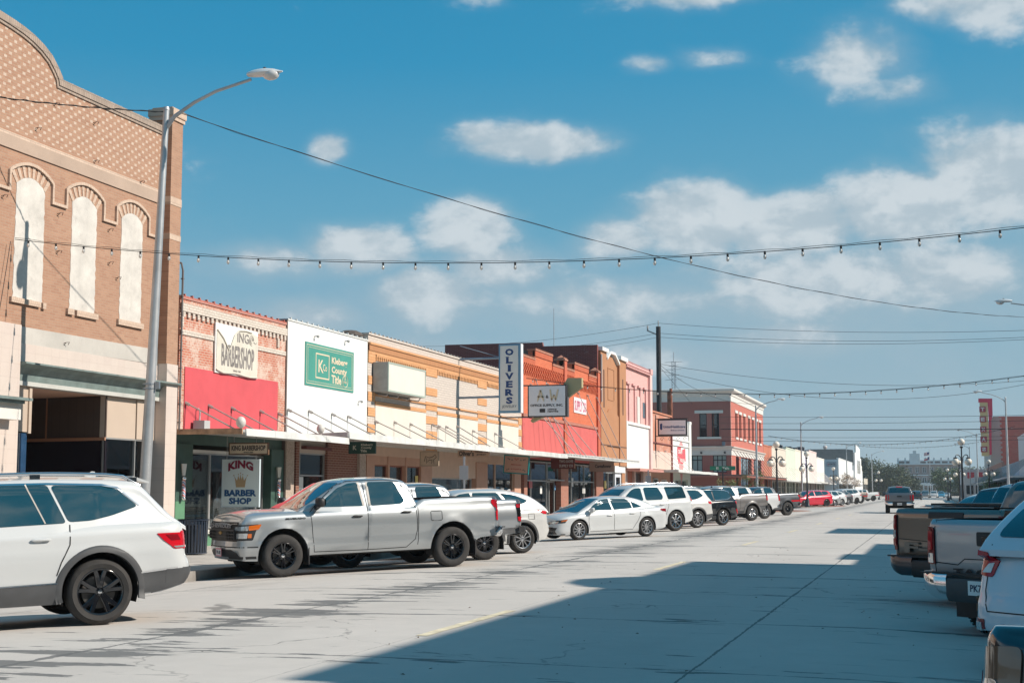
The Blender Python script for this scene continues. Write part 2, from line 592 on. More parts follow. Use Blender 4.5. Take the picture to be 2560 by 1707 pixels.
# ------------------------------------------------------------------ ground, road, pavements
CX = -5.2
def road_mat():
 m, t, p = principled('worn_concrete')
 g = t.new('ShaderNodeNewGeometry')
 x, y, z = t.sep(g.outputs['Position'])
 v = t.comb(x, y, 0.0)
 a = t.noise(v, .25, 8, .62)
 b = t.noise(v, 3.0, 8, .7)
 col = t.mix(a, (.50, .455, .415), (.67, .615, .57))
 col = t.mix(t.maprange(b, .35, .75, 0, .28), col, (.40, .375, .345))
 # fine aggregate
 f = t.noise(v, 90, 3, .7)
 col = t.mix(t.maprange(f, .35, .7, 0, .25), col, (.24, .23, .215))
 # tyre-darkened lanes
 lane = t.math('ABSOLUTE', t.math('SUBTRACT', t.math('ABSOLUTE', t.math('SUBTRACT', x, -5.25)), 2.0))
 col = t.mix(t.math('MULTIPLY', t.maprange(lane, 0, 1.3, .16, 0, True), t.noise(t.comb(x, t.math('MULTIPLY', y, .08), 0.0), 1.2, 4)), col, (.20, .19, .18))
 # sealed joints and wandering tar
 wob = t.math('MULTIPLY', t.math('SUBTRACT', t.noise(v, .8, 6, .7), .5), .35)
 fine = t.math('MULTIPLY', t.math('SUBTRACT', t.noise(v, 6.0, 6, .7), .5), .06)
 tar = None
 for x0, w, k, wn in ((-2.07, .012, .12, .02), (-8.0, .02, .5, .10), (-12.2, .012, .4, .03), (-5.3, .002, .1, .004)):
  d = t.math('ABSOLUTE', t.math('ADD', t.math('SUBTRACT', x, x0), t.math('ADD', t.math('MULTIPLY', wob, k), fine)))
  ww = t.math('ADD', w, t.math('MULTIPLY', t.maprange(t.noise(t.comb(x0, y, 0.0), .55, 5, .7), .45, .75, 0, 1), wn))
  mk = t.math('LESS_THAN', d, ww)
  tar = mk if tar is None else t.math('MAXIMUM', tar, mk)
 # transverse joints every 4.6 m, partly sealed
 yy = t.math('ADD', y, t.math('ADD', t.math('MULTIPLY', wob, .35), t.math('MULTIPLY', t.math('SUBTRACT', t.noise(v, .15, 3), .5), .6)))
 fr = t.math('ABSOLUTE', t.math('SUBTRACT', t.math('FRACT', t.math('MULTIPLY', t.math('SUBTRACT', yy, 10.2), 1 / 4.6)), .5))
 wj = t.math('MULTIPLY', t.maprange(t.noise(t.comb(t.math('MULTIPLY', x, .5), t.math('MULTIPLY', y, .2), 3.0), 1.0, 6, .7), .38, .8, .0, 1), .022)
 tar = t.math('MAXIMUM', tar, t.math('LESS_THAN', fr, t.math('ADD', wj, t.math('MULTIPLY', fine, .05))))
 col = t.mix(t.math('MULTIPLY', tar, .8), col, (.10, .10, .10))
 # long thin scuffs and spilled patches lying across the lanes
 near = t.math('EXPONENT', t.math('MULTIPLY', t.math('POWER', t.math('MULTIPLY', t.math('ADD', x, 8.0), .95), 2.0), -1.0))
 nearj = t.math('EXPONENT', t.math('MULTIPLY', t.math('POWER', t.math('MULTIPLY', fr, 14.0), 2.0), -1.0))
 pn = t.noise(t.comb(t.math('MULTIPLY', x, .55), t.math('MULTIPLY', y, 2.6), 5.0), 1.0, 7, .62)
 pn = t.math('ADD', pn, t.math('ADD', t.math('MULTIPLY', near, .165), t.math('MULTIPLY', nearj, .10)))
 pn = t.math('ADD', pn, t.math('MULTIPLY', t.math('SUBTRACT', t.noise(t.comb(x, y, 8.0), .16, 3), .5), .22))
 col = t.mix(t.maprange(pn, .655, .668, 0, .86), col, (.115, .115, .113))
 s1 = t.noise(t.comb(t.math('MULTIPLY', x, .28), t.math('MULTIPLY', y, 1.7), 9.0), 1.3, 8, .66)
 col = t.mix(t.maprange(s1, .655, .68, 0, .7), col, (.17, .17, .17))
 s2 = t.noise(t.comb(t.math('MULTIPLY', x, .5), t.math('MULTIPLY', y, 6), 2.0), 1.1, 6, .6)
 col = t.mix(t.maprange(s2, .67, .70, 0, .5), col, (.2, .2, .195))
 # oil and tyre grime in the parking bays
 bay = t.maprange(t.math('ABSOLUTE', t.math('ADD', x, -CX)), 5.2, 7.0, 0, 1, True)
 col = t.mix(t.math('MULTIPLY', bay, t.maprange(t.noise(v, .9, 7, .68), .5, .72, 0, .55)), col, (.17, .155, .14))
 # hairline cracks
 hc = t.new('ShaderNodeTexVoronoi', feature='DISTANCE_TO_EDGE')
 hc.inputs['Scale'].default_value = .35
 t.put(hc.inputs['Vector'], t.vmath('ADD', v, t.comb(t.math('MULTIPLY', t.noise(v, 1.5, 5), .9), t.math('MULTIPLY', t.noise(v, 1.1, 5), .9), 0.0)))
 col = t.mix(t.math('MULTIPLY', t.maprange(hc.outputs['Distance'], .002, .006, .75, 0), t.maprange(t.noise(v, .2, 3), .5, .6, 0, 1)), col, (.15, .14, .13))
 vo = t.new('ShaderNodeTexVoronoi')
 vo.inputs['Scale'].default_value = 2.2
 t.put(vo.inputs['Vector'], v)
 col = t.mix(t.maprange(vo.outputs['Distance'], .010, .016, .45, 0), col, (.08, .07, .06))
 t.put(p.inputs['Base Color'], col)
 p.inputs['Roughness'].default_value = .82
 bp = t.new('ShaderNodeBump')
 bp.inputs['Strength'].default_value = .35
 bp.inputs['Distance'].default_value = .01
 t.put(bp.inputs['Height'], t.math('ADD', t.noise(v, 40, 6, .7), t.math('MULTIPLY', tar, -1.5)))
 t.put(p.inputs['Normal'], bp.outputs[0])
 return m
ROAD = road_mat()
WALK = mat('pavement_concrete', (.46, .42, .38), rough=.85, var=.2, vscale=.8, bump=.3, bscale=30, dirt=.35)
KERB = mat('kerb_concrete', (.30, .28, .26), rough=.9, var=.35, vscale=1.5, bump=.4, bscale=18, dirt=.6)
GROUND = mat('dry_ground', (.17, .155, .115), rough=.95, var=.3, vscale=.05)
BRICKPAVE = brick('brick_paving', (.33, .12, .08), (.27, .10, .07), (.3, .25, .2), .2, .1, .008, axis='Y', bump=.2)

def road_z(x):
 d = abs(x - CX)
 return lin([(0, .10), (4.5, .055), (7.1, -.05), (8.6, -.11)])(d)

g = MB()
g.quad((-1500, -300, -.16), (1500, -300, -.16), (1500, 2500, -.16), (-1500, 2500, -.16))
tag(g.build('ground', GROUND), kind='structure')
g = MB()
xs = [-13.8, -12.3, -9.7, -8, -6.5, CX, -4, -2.2, -.7, 1.9, 3.4]
ys = [-40, 0, 40, 80, 118.0, 124, 147, 153, 200, 300, 420, 620]
vs = [(x, y, road_z(x)) for y in ys for x in xs]
n = len(xs)
g.add(vs, [(j * n + i, j * n + i + 1, (j + 1) * n + i + 1, (j + 1) * n + i) for j in range(len(ys) - 1) for i in range(n - 1)])
tag(g.build('road', ROAD), kind='structure')
g = MB()                                         # the cross street beyond the first block
g.box(-140, -13.8, 124.5, 145.5, -.30, -.104)
g.box(3.4, 140, 124.5, 145.5, -.30, -.104)
tag(g.build('cross_street', ROAD), kind='structure')
def slab(name, x0, x1, y0, y1, top, m, kind='structure'):
 b = MB()
 b.box(x0, x1, y0, y1, -.4, top)
 return tag(b.build(name, m), kind=kind)
slab('pavement', -20.2, -13.95, -40, 120.5, .07, WALK)
slab('pavement', 3.55, 9.7, -40, 120.5, .07, WALK)
slab('pavement', -20.2, -13.95, 149.5, 620, .07, WALK)
slab('pavement', 3.55, 9.7, 149.5, 620, .07, WALK)
slab('kerb', -13.95, -13.8, -40, 120.5, .085, KERB)
slab('kerb', 3.4, 3.55, -40, 120.5, .074, KERB)
slab('kerb', -13.95, -13.8, 149.5, 620, .074, KERB)
slab('kerb', 3.4, 3.55, 149.5, 620, .074, KERB)
# kerb build-outs with brick paving at the crossing
def buildout(poly):
 b = MB()
 b.prism(poly, 'z', -.3, .085)
 tag(b.build('kerb_buildout', KERB), kind='structure')
 c = Vector((sum(p[0] for p in poly) / len(poly), sum(p[1] for p in poly) / len(poly)))
 b = MB()
 b.prism([tuple(c + (Vector(p) - c) * .93) for p in poly], 'z', -.2, .092)
 tag(b.build('brick_paving', BRICKPAVE), kind='structure')
buildout(round_poly([(-13.7, 147.5), (-8.9, 151), (-8.9, 158), (-13.7, 166)], 1.5))
buildout(round_poly([(-13.7, 108.0), (-9.4, 113.5), (-9.4, 118), (-13.7, 122.5)], 1.5))
buildout(round_poly([(3.3, 147.5), (-1.4, 151), (-1.4, 158), (3.3, 166)], 1.5))
YEL = mat('worn_yellow_paint', (.68, .59, .42), rough=.8, var=.3, vscale=5)
g = None
for y0 in (14.4, 27.7, 41.0, 54.3, 67.6, 81, 94):
 g = MB()
 n = 12
 L = [( -5.25 - .065 + .008 * math.sin(k * 2.1), y0 + 3.35 * k / n) for k in range(n + 1)]
 Rr = [(-5.25 + .065 + .008 * math.sin(k * 1.7 + 1), y0 + 3.35 * k / n) for k in range(n + 1)]
 for k in range(n):
  g.quad((L[k][0], L[k][1], .105), (Rr[k][0], Rr[k][1], .105), (Rr[k + 1][0], Rr[k + 1][1], .105), (L[k + 1][0], L[k + 1][1], .105))
 tag(g.build('lane_marking', YEL), kind='structure')
WHT = mat('worn_white_paint', (.62, .61, .58), rough=.8, var=.3, vscale=5)
for y0 in (121.6, 147.2):
 g2 = MB()
 vs = []
 for x in xs[1:-1]: vs += [(x, y0, road_z(x) + .005), (x, y0 + .35, road_z(x) + .005)]
 g2.add(vs, [(2 * i, 2 * i + 2, 2 * i + 3, 2 * i + 1) for i in range(len(vs) // 2 - 1)])
 tag(g2.build('crossing_line', WHT), kind='structure')

# ------------------------------------------------------------------ building helpers
def panel(name, poly, x0, x1, m, parent=None, smooth=None):
 """a (y, z) outline with real thickness between x0 and x1"""
 b = MB()
 b.prism(poly, 'x', x0, x1)
 return b.build(name, m, parent, smooth)
def rect(y0, z0, y1, z1): return [(y0, z0), (y1, z0), (y1, z1), (y0, z1)]
def ragged(y0, z0, y1, z1, a=.03, step=.15, seed=1):
 rnd = random.Random(seed)
 out = []
 for p, q in (((y0, z0), (y1, z0)), ((y1, z0), (y1, z1)), ((y1, z1), (y0, z1)), ((y0, z1), (y0, z0))):
  n = max(1, int(math.hypot(q[0] - p[0], q[1] - p[1]) / step))
  for i in range(n):
   out.append((p[0] + (q[0] - p[0]) * i / n + rnd.uniform(-a, a), p[1] + (q[1] - p[1]) * i / n + rnd.uniform(-a, a)))
 return out
def glass_mat(name='shop_glass', tint=(.75, .8, .8), refl=.35):
 if name in MATS: return MATS[name]
 m = bpy.data.materials.new(name)
 m.use_nodes = True
 t = NT(m.node_tree)
 t.n.clear()
 tr = t.new('ShaderNodeBsdfTransparent')
 tr.inputs[0].default_value = tint + (1,)
 gl = t.new('ShaderNodeBsdfGlossy')
 gl.inputs['Roughness'].default_value = .01
 gl.inputs['Color'].default_value = (.95, .97, 1, 1)
 fr = t.new('ShaderNodeFresnel')
 fr.inputs[0].default_value = 1.5
 mx = t.new('ShaderNodeMixShader')
 t.put(mx.inputs[0], t.math('ADD', t.math('MULTIPLY', fr.outputs[0], .9), refl * .12, clamp=True))
 t.l.new(tr.outputs[0], mx.inputs[1])
 t.l.new(gl.outputs[0], mx.inputs[2])
 o = t.new('ShaderNodeOutputMaterial')
 t.l.new(mx.outputs[0], o.inputs[0])
 MATS[name] = m
 return m
GLS = glass_mat()
GLS_D = mat('dark_window_glass', (.012, .018, .022), rough=.04, spec=.9, coat=1)
ALU = mat('aluminium_frame', (.42, .42, .41), rough=.4, metal=.5, var=.1)
DARK = mat('dark_interior', (.03, .028, .026), rough=.9)
MID = mat('shop_interior', (.40, .36, .32), rough=.9, var=.3, vscale=1.5)
ROOFM = mat('flat_roof_felt', (.16, .155, .15), rough=.95, var=.3, vscale=.8)
CURT = None
def curtain_mat():
 m, t, p = principled('pleated_curtain')
 g_ = t.new('ShaderNodeNewGeometry')
 x, y, z = t.sep(g_.outputs['Position'])
 t.put(p.inputs['Base Color'], t.ramp(t.noise(t.comb(y, z, 0.0), 3, 4), [(.3, (.60, .54, .49)), (.7, (.76, .70, .65))]))
 p.inputs['Roughness'].default_value = .9
 return m
CURT = curtain_mat()
def curtain(y0, y1, z0, z1, x, parent, pitch=.12, name='curtain', m=None):
 b = MB()
 n = int((y1 - y0) / (pitch / 4))
 vs = []
 for i in range(n + 1):
  y = y0 + (y1 - y0) * i / n
  dx = .035 * math.sin(i * PI / 2 + .4 * math.sin(i * .7))
  vs += [(x + dx, y, z0), (x + dx * .7, y, z1)]
 b.add(vs, [(2 * i, 2 * i + 2, 2 * i + 3, 2 * i + 1) for i in range(n)])
 return b.build(name, m or CURT, parent, 80)
def frame(b, y0, z0, y1, z1, x0, x1, w=.05, vs_=(), hs=()):
 """window frame bars into mesh b, between depths x0..x1"""
 b.box(x0, x1, y0, y0 + w, z0, z1)
 b.box(x0, x1, y1 - w, y1, z0, z1)
 b.box(x0, x1, y0 + w, y1 - w, z0, z0 + w)
 b.box(x0, x1, y0 + w, y1 - w, z1 - w, z1)
 for v in vs_: b.box(x0, x1, v - w / 2, v + w / 2, z0 + w, z1 - w)
 for h in hs: b.box(x0 + .003, x1 - .003, y0 + w, y1 - w, h - w / 2, h + w / 2)
def window_part(parent, y0, z0, y1, z1, x=FX, w=.05, vs_=(), hs=(), fm=None, gm=None, name='window'):
 b = MB()
 frame(b, y0, z0, y1, z1, x - .06, x + .02, w, vs_, hs)
 f = b.build(name, fm or ALU, parent)
 b = MB()
 b.box(x - .03, x - .02, y0 + .02, y1 - .02, z0 + .02, z1 - .02)
 b.build('pane', gm or GLS, f)
 return f
def body(parent, y0, y1, h, depth=22, x=-20.36, m=None, roof_drop=.5):
 """side and back walls behind the front, with a flat roof set below the parapet"""
 b = MB()
 b.box(x - depth, x - .01, y0 + .02, y0 + .27, -.1, h)
 b.box(x - depth, x - .01, y1 - .27, y1 - .02, -.1, h)
 b.box(x - depth, x - depth + .25, y0 + .27, y1 - .27, -.1, h)
 build_each(b, 'side_wall', m, parent)
 b = MB()
 b.box(x - depth + .25, x - .01, y0 + .27, y1 - .27, h - roof_drop - .2, h - roof_drop)
 b.build('roof', ROOFM, parent)
def room(parent, y0, y1, z0, z1, x0, x1, m=None, back=None):
 """open-fronted shop interior"""
 b = MB()
 b.quad((x0, y0, z0), (x0, y1, z0), (x0, y1, z1), (x0, y0, z1))
 b.quad((x0, y0, z0), (x1, y0, z0), (x1, y0, z1), (x0, y0, z1))
 b.quad((x0, y1, z0), (x1, y1, z0), (x1, y1, z1), (x0, y1, z1))
 b.quad((x0, y0, z1), (x1, y0, z1), (x1, y1, z1), (x0, y1, z1))
 b.quad((x0, y0, z0), (x1, y0, z0), (x1, y1, z0), (x0, y1, z0))
 b.build('interior', m or MID, parent)
def wall_with_holes(parent, y0, y1, z0, z1, holes, x0, x1, m, name='wall', top=None):
 """rectangular wall with rectangular openings (y0,z0,y1,z1), as one mesh of butted pieces"""
 cy = sorted({y0, y1} | {h[0] for h in holes} | {h[2] for h in holes})
 b = MB()
 for a, c in zip(cy, cy[1:]):
  hs = sorted((h for h in holes if h[0] < c - 1e-6 and h[2] > a + 1e-6), key=lambda h: h[1])
  z = z0
  for h in hs:
   if h[1] > z + 1e-6: b.box(x0, x1, a, c, z, h[1])
   z = max(z, h[3])
  if z < z1 - 1e-6: b.box(x0, x1, a, c, z, z1)
 return b.build(name, m, parent)
def coping(parent, pts, x0, x1, h=.08, m=None, bumps=.42, name='coping', bm_=None):
 b = MB()
 for p, q in zip(pts, pts[1:]):
  b.add([(x0, p[0], p[1]), (x1, p[0], p[1]), (x1, q[0], q[1]), (x0, q[0], q[1]), (x0, p[0], p[1] + h), (x1, p[0], p[1] + h), (x1, q[0], q[1] + h), (x0, q[0], q[1] + h)],
    [(0, 3, 2, 1), (4, 5, 6, 7), (0, 1, 5, 4), (1, 2, 6, 5), (2, 3, 7, 6), (3, 0, 4, 7)])
  if bumps:
   L = math.hypot(q[0] - p[0], q[1] - p[1])
   n = int(L / bumps)
   for i in range(n):
    t = (i + .5) / n
    y, z = p[0] + (q[0] - p[0]) * t, p[1] + (q[1] - p[1]) * t
    b.box(x1 - .06, x1 + .015, y - .025, y + .025, z + h - .01, z + h + .05)
 return b.build(name, m, parent)

def ribbon(b, path, lo, hi, x0, x1):
 """mitred moulding following a (y, z) path, between offsets lo..hi from it and depths x0..x1"""
 vs = []
 n = len(path)
 for i, p in enumerate(path):
  a = Vector(path[max(0, i - 1)])
  c = Vector(path[min(n - 1, i + 1)])
  d0 = (Vector(p) - a).normalized() if i else (c - Vector(p)).normalized()
  d1 = (c - Vector(p)).normalized() if i < n - 1 else d0
  t_ = (d0 + d1)
  t_ = t_.normalized() if t_.length > 1e-6 else d0
  nn = Vector((-t_.y, t_.x)) / max(.5, t_.dot(d0))
  for o, x in ((lo, x0), (lo, x1), (hi, x1), (hi, x0)):
   q = Vector(p) + nn * o
   vs.append((x, q.x, q.y))
 b.add(vs, [(4 * i + k, 4 * i + (k + 1) % 4, 4 * i + 4 + (k + 1) % 4, 4 * i + 4 + k) for i in range(n - 1) for k in range(4)] + [(0, 1, 2, 3), (4 * n - 1, 4 * n - 2, 4 * n - 3, 4 * n - 4)])
K = zf(430, 720, 3.136)
L_ = zf(880, 720, 2.904)
A_ = zf(0, 0, 3.565)
B_ = zf(0, 380, 3.565)
C_ = zf(0, 780, 3.565)
K4 = zf(430, 1050, 3.826)
K5 = zf(700, 1080, 7.84)
def F(Z, x, y, X=FX): return fp(*Z(x, y), X=X)

# ================================================================== tan brick building with the curved gable
def tan_mat():
 m, t, p = principled('tan_patterned_brick')
 g_ = t.new('ShaderNodeNewGeometry')
 x, y, z = t.sep(g_.outputs['Position'])
 v = t.comb(y, z, 0.0)
 b = t.new('ShaderNodeTexBrick')
 b.inputs['Scale'].default_value = 1
 b.inputs['Brick Width'].default_value = .225
 b.inputs['Row Height'].default_value = .0665
 b.inputs['Mortar Size'].default_value = .006
 b.inputs['Mortar Smooth'].default_value = .2
 t.put(b.inputs['Vector'], v)
 t.put(b.inputs['Color1'], (.43, .25, .165))
 t.put(b.inputs['Color2'], (.37, .20, .13))
 t.put(b.inputs['Mortar'], (.42, .30, .22))
 col = b.outputs['Color']
 # pale headers set in every second course above the stone band
 row = t.math('FLOOR', t.math('MULTIPLY', z, 1 / .108))
 u = t.math('FRACT', t.math('ADD', t.math('MULTIPLY', y, 1 / .35), t.math('MULTIPLY', t.math('MODULO', row, 2), .5)))
 fz = t.math('FRACT', t.math('MULTIPLY', z, 1 / .108))
 hd = t.math('MULTIPLY', t.math('MULTIPLY', t.math('LESS_THAN', u, .31), t.math('GREATER_THAN', fz, .06)), t.math('LESS_THAN', fz, .66))
 hd = t.math('MULTIPLY', hd, t.math('GREATER_THAN', z, 9.86))
 hd = t.math('MULTIPLY', hd, t.math('LESS_THAN', y, 34.35))
 hn = t.noise(v, 5, 3)
 col = t.mix(t.math('MULTIPLY', hd, t.maprange(hn, .25, .6, .45, .9)), col, (.60, .49, .40))
 f = t.noise(v, 1.1, 7, .65)
 col = t.mix(t.maprange(f, .35, .7, .22, 0), col, t.mix(1.0, col, (.6, .55, .52), 'MULTIPLY'))
 t.put(p.inputs['Base Color'], col)
 p.inputs['Roughness'].default_value = .85
 bp = t.new('ShaderNodeBump')
 bp.inputs['Strength'].default_value = .5
 bp.inputs['Distance'].default_value = .01
 t.put(bp.inputs['Height'], t.math('ADD', t.math('MULTIPLY', b.outputs['Fac'], -1.0), t.math('MULTIPLY', t.noise(v, 50, 3), .3)))
 t.put(p.inputs['Normal'], bp.outputs[0])
 return m
TAN = tan_mat()
TAN_S = brick('tan_side_brick', (.40, .23, .15), (.34, .19, .125), (.36, .26, .19), .225, .0665, .006, axis='Y')
CREAM_B = brick('cream_trim_brick', (.60, .46, .36), (.55, .41, .32), (.42, .32, .25), .075, .22, .006)
STONE = plaster('tan_stone_band', (.43, .32, .25), .12, .15, (.3, .22, .17))
FILL = plaster('white_plaster_fill', (.60, .565, .52), .22, .30, (.42, .36, .31), scale=2, grime=.3)
PINKT = brick('pink_glazed_tile', (.63, .54, .48), (.61, .515, .46), (.52, .43, .38), .32, .32, .004, offset=0, var=.12, rough=.35, bump=.1)
STUC = plaster('grey_stucco_band', (.50, .47, .43), .15, .25, (.36, .33, .30), grime=.2)
GREENM = mat('grey_green_metal', (.17, .22, .21), rough=.6, var=.3, vscale=3, dirt=.3)
tb = thing('brick_building', 'tall tan patterned-brick building with curved gable and three plastered arched windows', 'building', (FX, 17, 0))
arc = [(27.17, 12.23), (27.59, 12.18), (27.94, 12.11), (28.30, 12.0), (28.62, 11.85), (28.86, 11.65), (29.0, 11.50), (29.04, 11.36)]
left = [(2 * 26.4 - y, z) for y, z in reversed(arc)]
prof = [(17, 11.36)] + left + [(26.4, 12.29)] + arc + [(34.25, 11.40)]
panel('wall', [(17, 5.2), (34.28, 5.2)] + prof[::-1], -20.35, -20.0, TAN, tb)
b = MB()                                          # brick coping following the gable
ribbon(b, prof, .0, .17, -20.37, -19.94)
ribbon(b, prof, -.07, -.001, -20.2, -19.965)
b.build('coping', brick('coping_brick', (.42, .33, .27), (.34, .27, .22), (.24, .20, .17), .075, .25, .008, var=.5), tb)
b = MB()
i = 0
for p, q in zip(prof[8:], prof[9:]):
 Ls = math.hypot(q[0] - p[0], q[1] - p[1])
 for j in range(max(1, int(Ls / .42))):
  t_ = (j + .5) / max(1, int(Ls / .42))
  y, z = p[0] + (q[0] - p[0]) * t_, p[1] + (q[1] - p[1]) * t_
  b.sphere((-20.03, y, z + .19), .028, 8, 5)
b.build('lamp_clips', mat('clip_white', (.6, .62, .6), rough=.5), tb)
# corner pier
b = MB()
b.box(-20.36, -19.72, 33.95, 34.53, 5.04, 11.75)
build_each(b, 'pier', brick('tan_pier_brick', (.43, .245, .16), (.36, .20, .13), (.40, .29, .21), .225, .0665, .006), tb)
b = MB()
b.box(-20.42, -19.68, 33.91, 34.57, 11.75, 11.86)
b.box(-20.44, -19.65, 33.88, 34.60, 11.86, 12.06)
b.box(-20.36, -19.74, 33.97, 34.50, 12.06, 12.12)
build_each(b, 'pier_cap', CREAM_B, tb)
b = MB()
b.box(-20.3, -19.708, 33.94, 34.54, 9.40, 9.62)
b.box(-20.3, -19.708, 33.94, 34.54, 8.44, 8.60)
build_each(b, 'pier_band', CREAM_B, tb)
panel('wall', rect(34.28, 5.04, 35.05, 11.40), -20.35, -20.06, TAN, tb)
b = MB()
b.box(-20.1, -19.965, 17, 34.30, 9.40, 9.70)
b.build('stone_band', STONE, tb)
b = MB()
b.box(-20.1, -19.975, 17, 34.30, 9.70, 9.78)
build_each(b, 'string_course', brick('cream_string', (.62, .48, .38), (.56, .42, .33), (.42, .32, .25), .2, .075, .006), tb)
# windows and their hood moulds
def arch_pts(yc, w, z0, rise, n=12):
 return [(yc - w / 2 + w * k / n, z0 + rise * (1 - (2 * k / n - 1) ** 2)) for k in range(n + 1)]
wins = [(28.11, 1.10), (30.32, 1.07), (32.51, 1.02), (25.9, 1.1), (23.7, 1.1), (21.5, 1.1)]
mould = [(34.3, 8.46)]
for k_, (yc, w) in enumerate(wins[:6]):
 ap = arch_pts(yc, w, 8.66, .22)
 poly = [(yc + w / 2 + .02, 6.03)] + [(p[0], p[1]) for p in reversed(ap)] + [(yc - w / 2 + .01, 6.03)]
 rnd = random.Random(k_)
 pp = []
 for a, c in zip(poly, poly[1:] + poly[:1]):
  nseg = max(1, int(math.hypot(a[0] - c[0], a[1] - c[1]) / .1))
  for i in range(nseg): pp.append((a[0] + (c[0] - a[0]) * i / nseg + rnd.uniform(-.02, .02), a[1] + (c[1] - a[1]) * i / nseg + rnd.uniform(-.012, .012)))
 wn = panel('window', pp, -20.05, -19.99, FILL, tb)
 b = MB()                                      # soldier-brick arch, alternate bricks pale
 n = 15
 for i in range(0, n, 2):
  t0, t1 = (i / n) * 2 - 1, ((i + 1) / n) * 2 - 1
  q = []
  for t in (t0, t1):
   yb, zb = yc + t * w / 2, 8.66 + .22 * (1 - t * t)
   q += [(yb, zb), (yb + t * .22, zb + .27)]
  b.prism([q[0], q[2], q[3], q[1]], 'x', -20.03, -19.985)
 b.build('arch_bricks', CREAM_B, tb)
 b = MB()
 if k_ == 0:
  b.box(-20.1, -19.93, yc - w / 2 - .1, yc + w / 2 - .08, 5.90, 6.02)
  b.box(-20.1, -19.93, yc + w / 2 + .0, yc + w / 2 + .12, 5.88, 6.02)
 elif k_ == 1:
  b.box(-20.1, -19.93, yc - w / 2 - .12, yc - w / 2 + .15, 5.88, 6.02)
  b.box(-20.1, -19.93, yc - w / 2 + .26, yc + w / 2 + .12, 5.88, 6.02)
 else:
  b.box(-20.1, -19.93, yc - w / 2 - .1, yc + w / 2 + .1, 5.88, 6.02)
 build_each(b, 'window_sill', CREAM_B, tb)
cs = sorted(wins)
path = [(17, 8.46)]
for yc, w in cs:
 hw = w / 2 + .28
 path += [(yc - hw, 8.46), (yc - hw, 8.90)] + arch_pts(yc, 2 * hw - .1, 8.95, .24, 10) + [(yc + hw, 8.90), (yc + hw, 8.46)]
path.append((34.35, 8.46))
b = MB()
path = [p for i, p in enumerate(path) if i == 0 or math.hypot(p[0] - path[i - 1][0], p[1] - path[i - 1][1]) > .02]
ribbon(b, path, -.035, .035, -20.05, -19.94)
b.build('hood_mould', CREAM_B, tb)
# iron hooks and insulators left in the brickwork
b = MB()
for (Z, x, y) in ((B_, 25, 395), (B_, 520, 555), (B_, 970, 695), (B_, 970, 990), (B_, 510, 890), (B_, 1040, 1125), (A_, 490, 930), (A_, 325, 1150), (A_, 840, 1100), (A_, 845, 1440), (B_, 1250, 270), (C_, 575, 280)):
 yy, zz = F(Z, x, y)
 b.tube([(-20, yy - .05, zz), (-19.9, yy - .05, zz + .02), (-19.88, yy + .02, zz + .03), (-19.92, yy + .03, zz - .03)], .008, 6)
 b.tube([(-20, yy - .04, zz - .06), (-19.93, yy - .04, zz + .02)], .007, 6)
build_each(b, 'iron_hook', mat('rusty_iron', (.10, .06, .045), rough=.8, var=.4), tb)
# stucco band, pink tile front
b = MB()
b.prism([(27.33, 5.38), (27.40, 5.1), (27.36, 4.98), (34.30, 5.02), (34.30, 5.42)], 'x', -20.2, -19.985)
b.prism([(17, 5.38), (27.1, 5.38), (27.1, 4.98), (17, 4.98)], 'x', -20.2, -19.985)
b.build('stucco_band', STUC, tb)
panel('tile_facing', rect(27.55, 4.13, 34.36, 5.0), -20.3, -19.975, PINKT, tb)
b = MB()
b.box(-20.4, -19.70, 33.96, 34.54, -.05, 5.04)
b.box(-20.4, -20.02, 34.545, 35.04, -.05, 5.04)
b.box(-20.3, -19.74, 26.4, 27.6, -.05, 5.37)
b.box(-20.3, -19.99, 17, 26.4, 3.6, 4.98)
build_each(b, 'tile_pier', PINKT, tb)
b = MB()                                          # left-hand shop's little canopy and white fascia
yy, zz = F(C_, 210, 845, -19.4)
b.box(-20.1, -19.2, 17, 27.35, 3.62, 3.68)
b.box(-20.1, -19.3, 17, 27.2, 3.55, 3.62)
b.build('canopy', GREENM, tb)
b = MB()
b.box(-20.1, -19.45, 17, 27.28, 3.20, 3.549)
b.build('fascia', plaster('white_fascia', (.68, .66, .62), .1, .2), tb)
# grey-green sheet-metal cornice over the shopfront
b = MB()
pr = [(-19.975, 4.13), (-19.92, 4.13), (-19.90, 4.30), (-19.80, 4.42), (-19.6, 4.50), (-19.6, 4.54), (-19.975, 4.56)]
vs = [(x, y, z) for y in (27.62, 34.6) for x, z in pr]
n = len(pr)
b.add(vs, [tuple(range(n)), tuple(range(n, 2 * n))[::-1]] + [(i, (i + 1) % n, (i + 1) % n + n, i + n) for i in range(n)])
b.build('metal_cornice', GREENM, tb)
b = MB()
b.box(-20.2, -19.90, 27.62, 34.40, 4.03, 4.129)
b.build('door_lintel', mat('pale_lintel', (.5, .5, .47), rough=.6, dirt=.3), tb)
BEIGE = mat('beige_panelling', (.50, .40, .32), rough=.6, var=.08, vscale=.6)
b = MB()
b.box(-20.3, -20.0, 27.62, 28.36, 2.98, 4.03)
b.box(-20.25, -19.96, 28.30, 28.40, 2.95, 4.029)
build_each(b, 'beige_panel', BEIGE, tb)
b = MB()
b.box(-20.28, -20.02, 27.62, 28.33, .0, 2.95)
b.build('glazed_pier', mat('blue_structural_glass', (.02, .06, .13), rough=.08, coat=1, var=.3, vscale=2), tb)
b = MB()
b.box(-19.99, -19.97, 27.98, 28.0, .5, 2.95)
b.build('glazing_bar', ALU, tb)
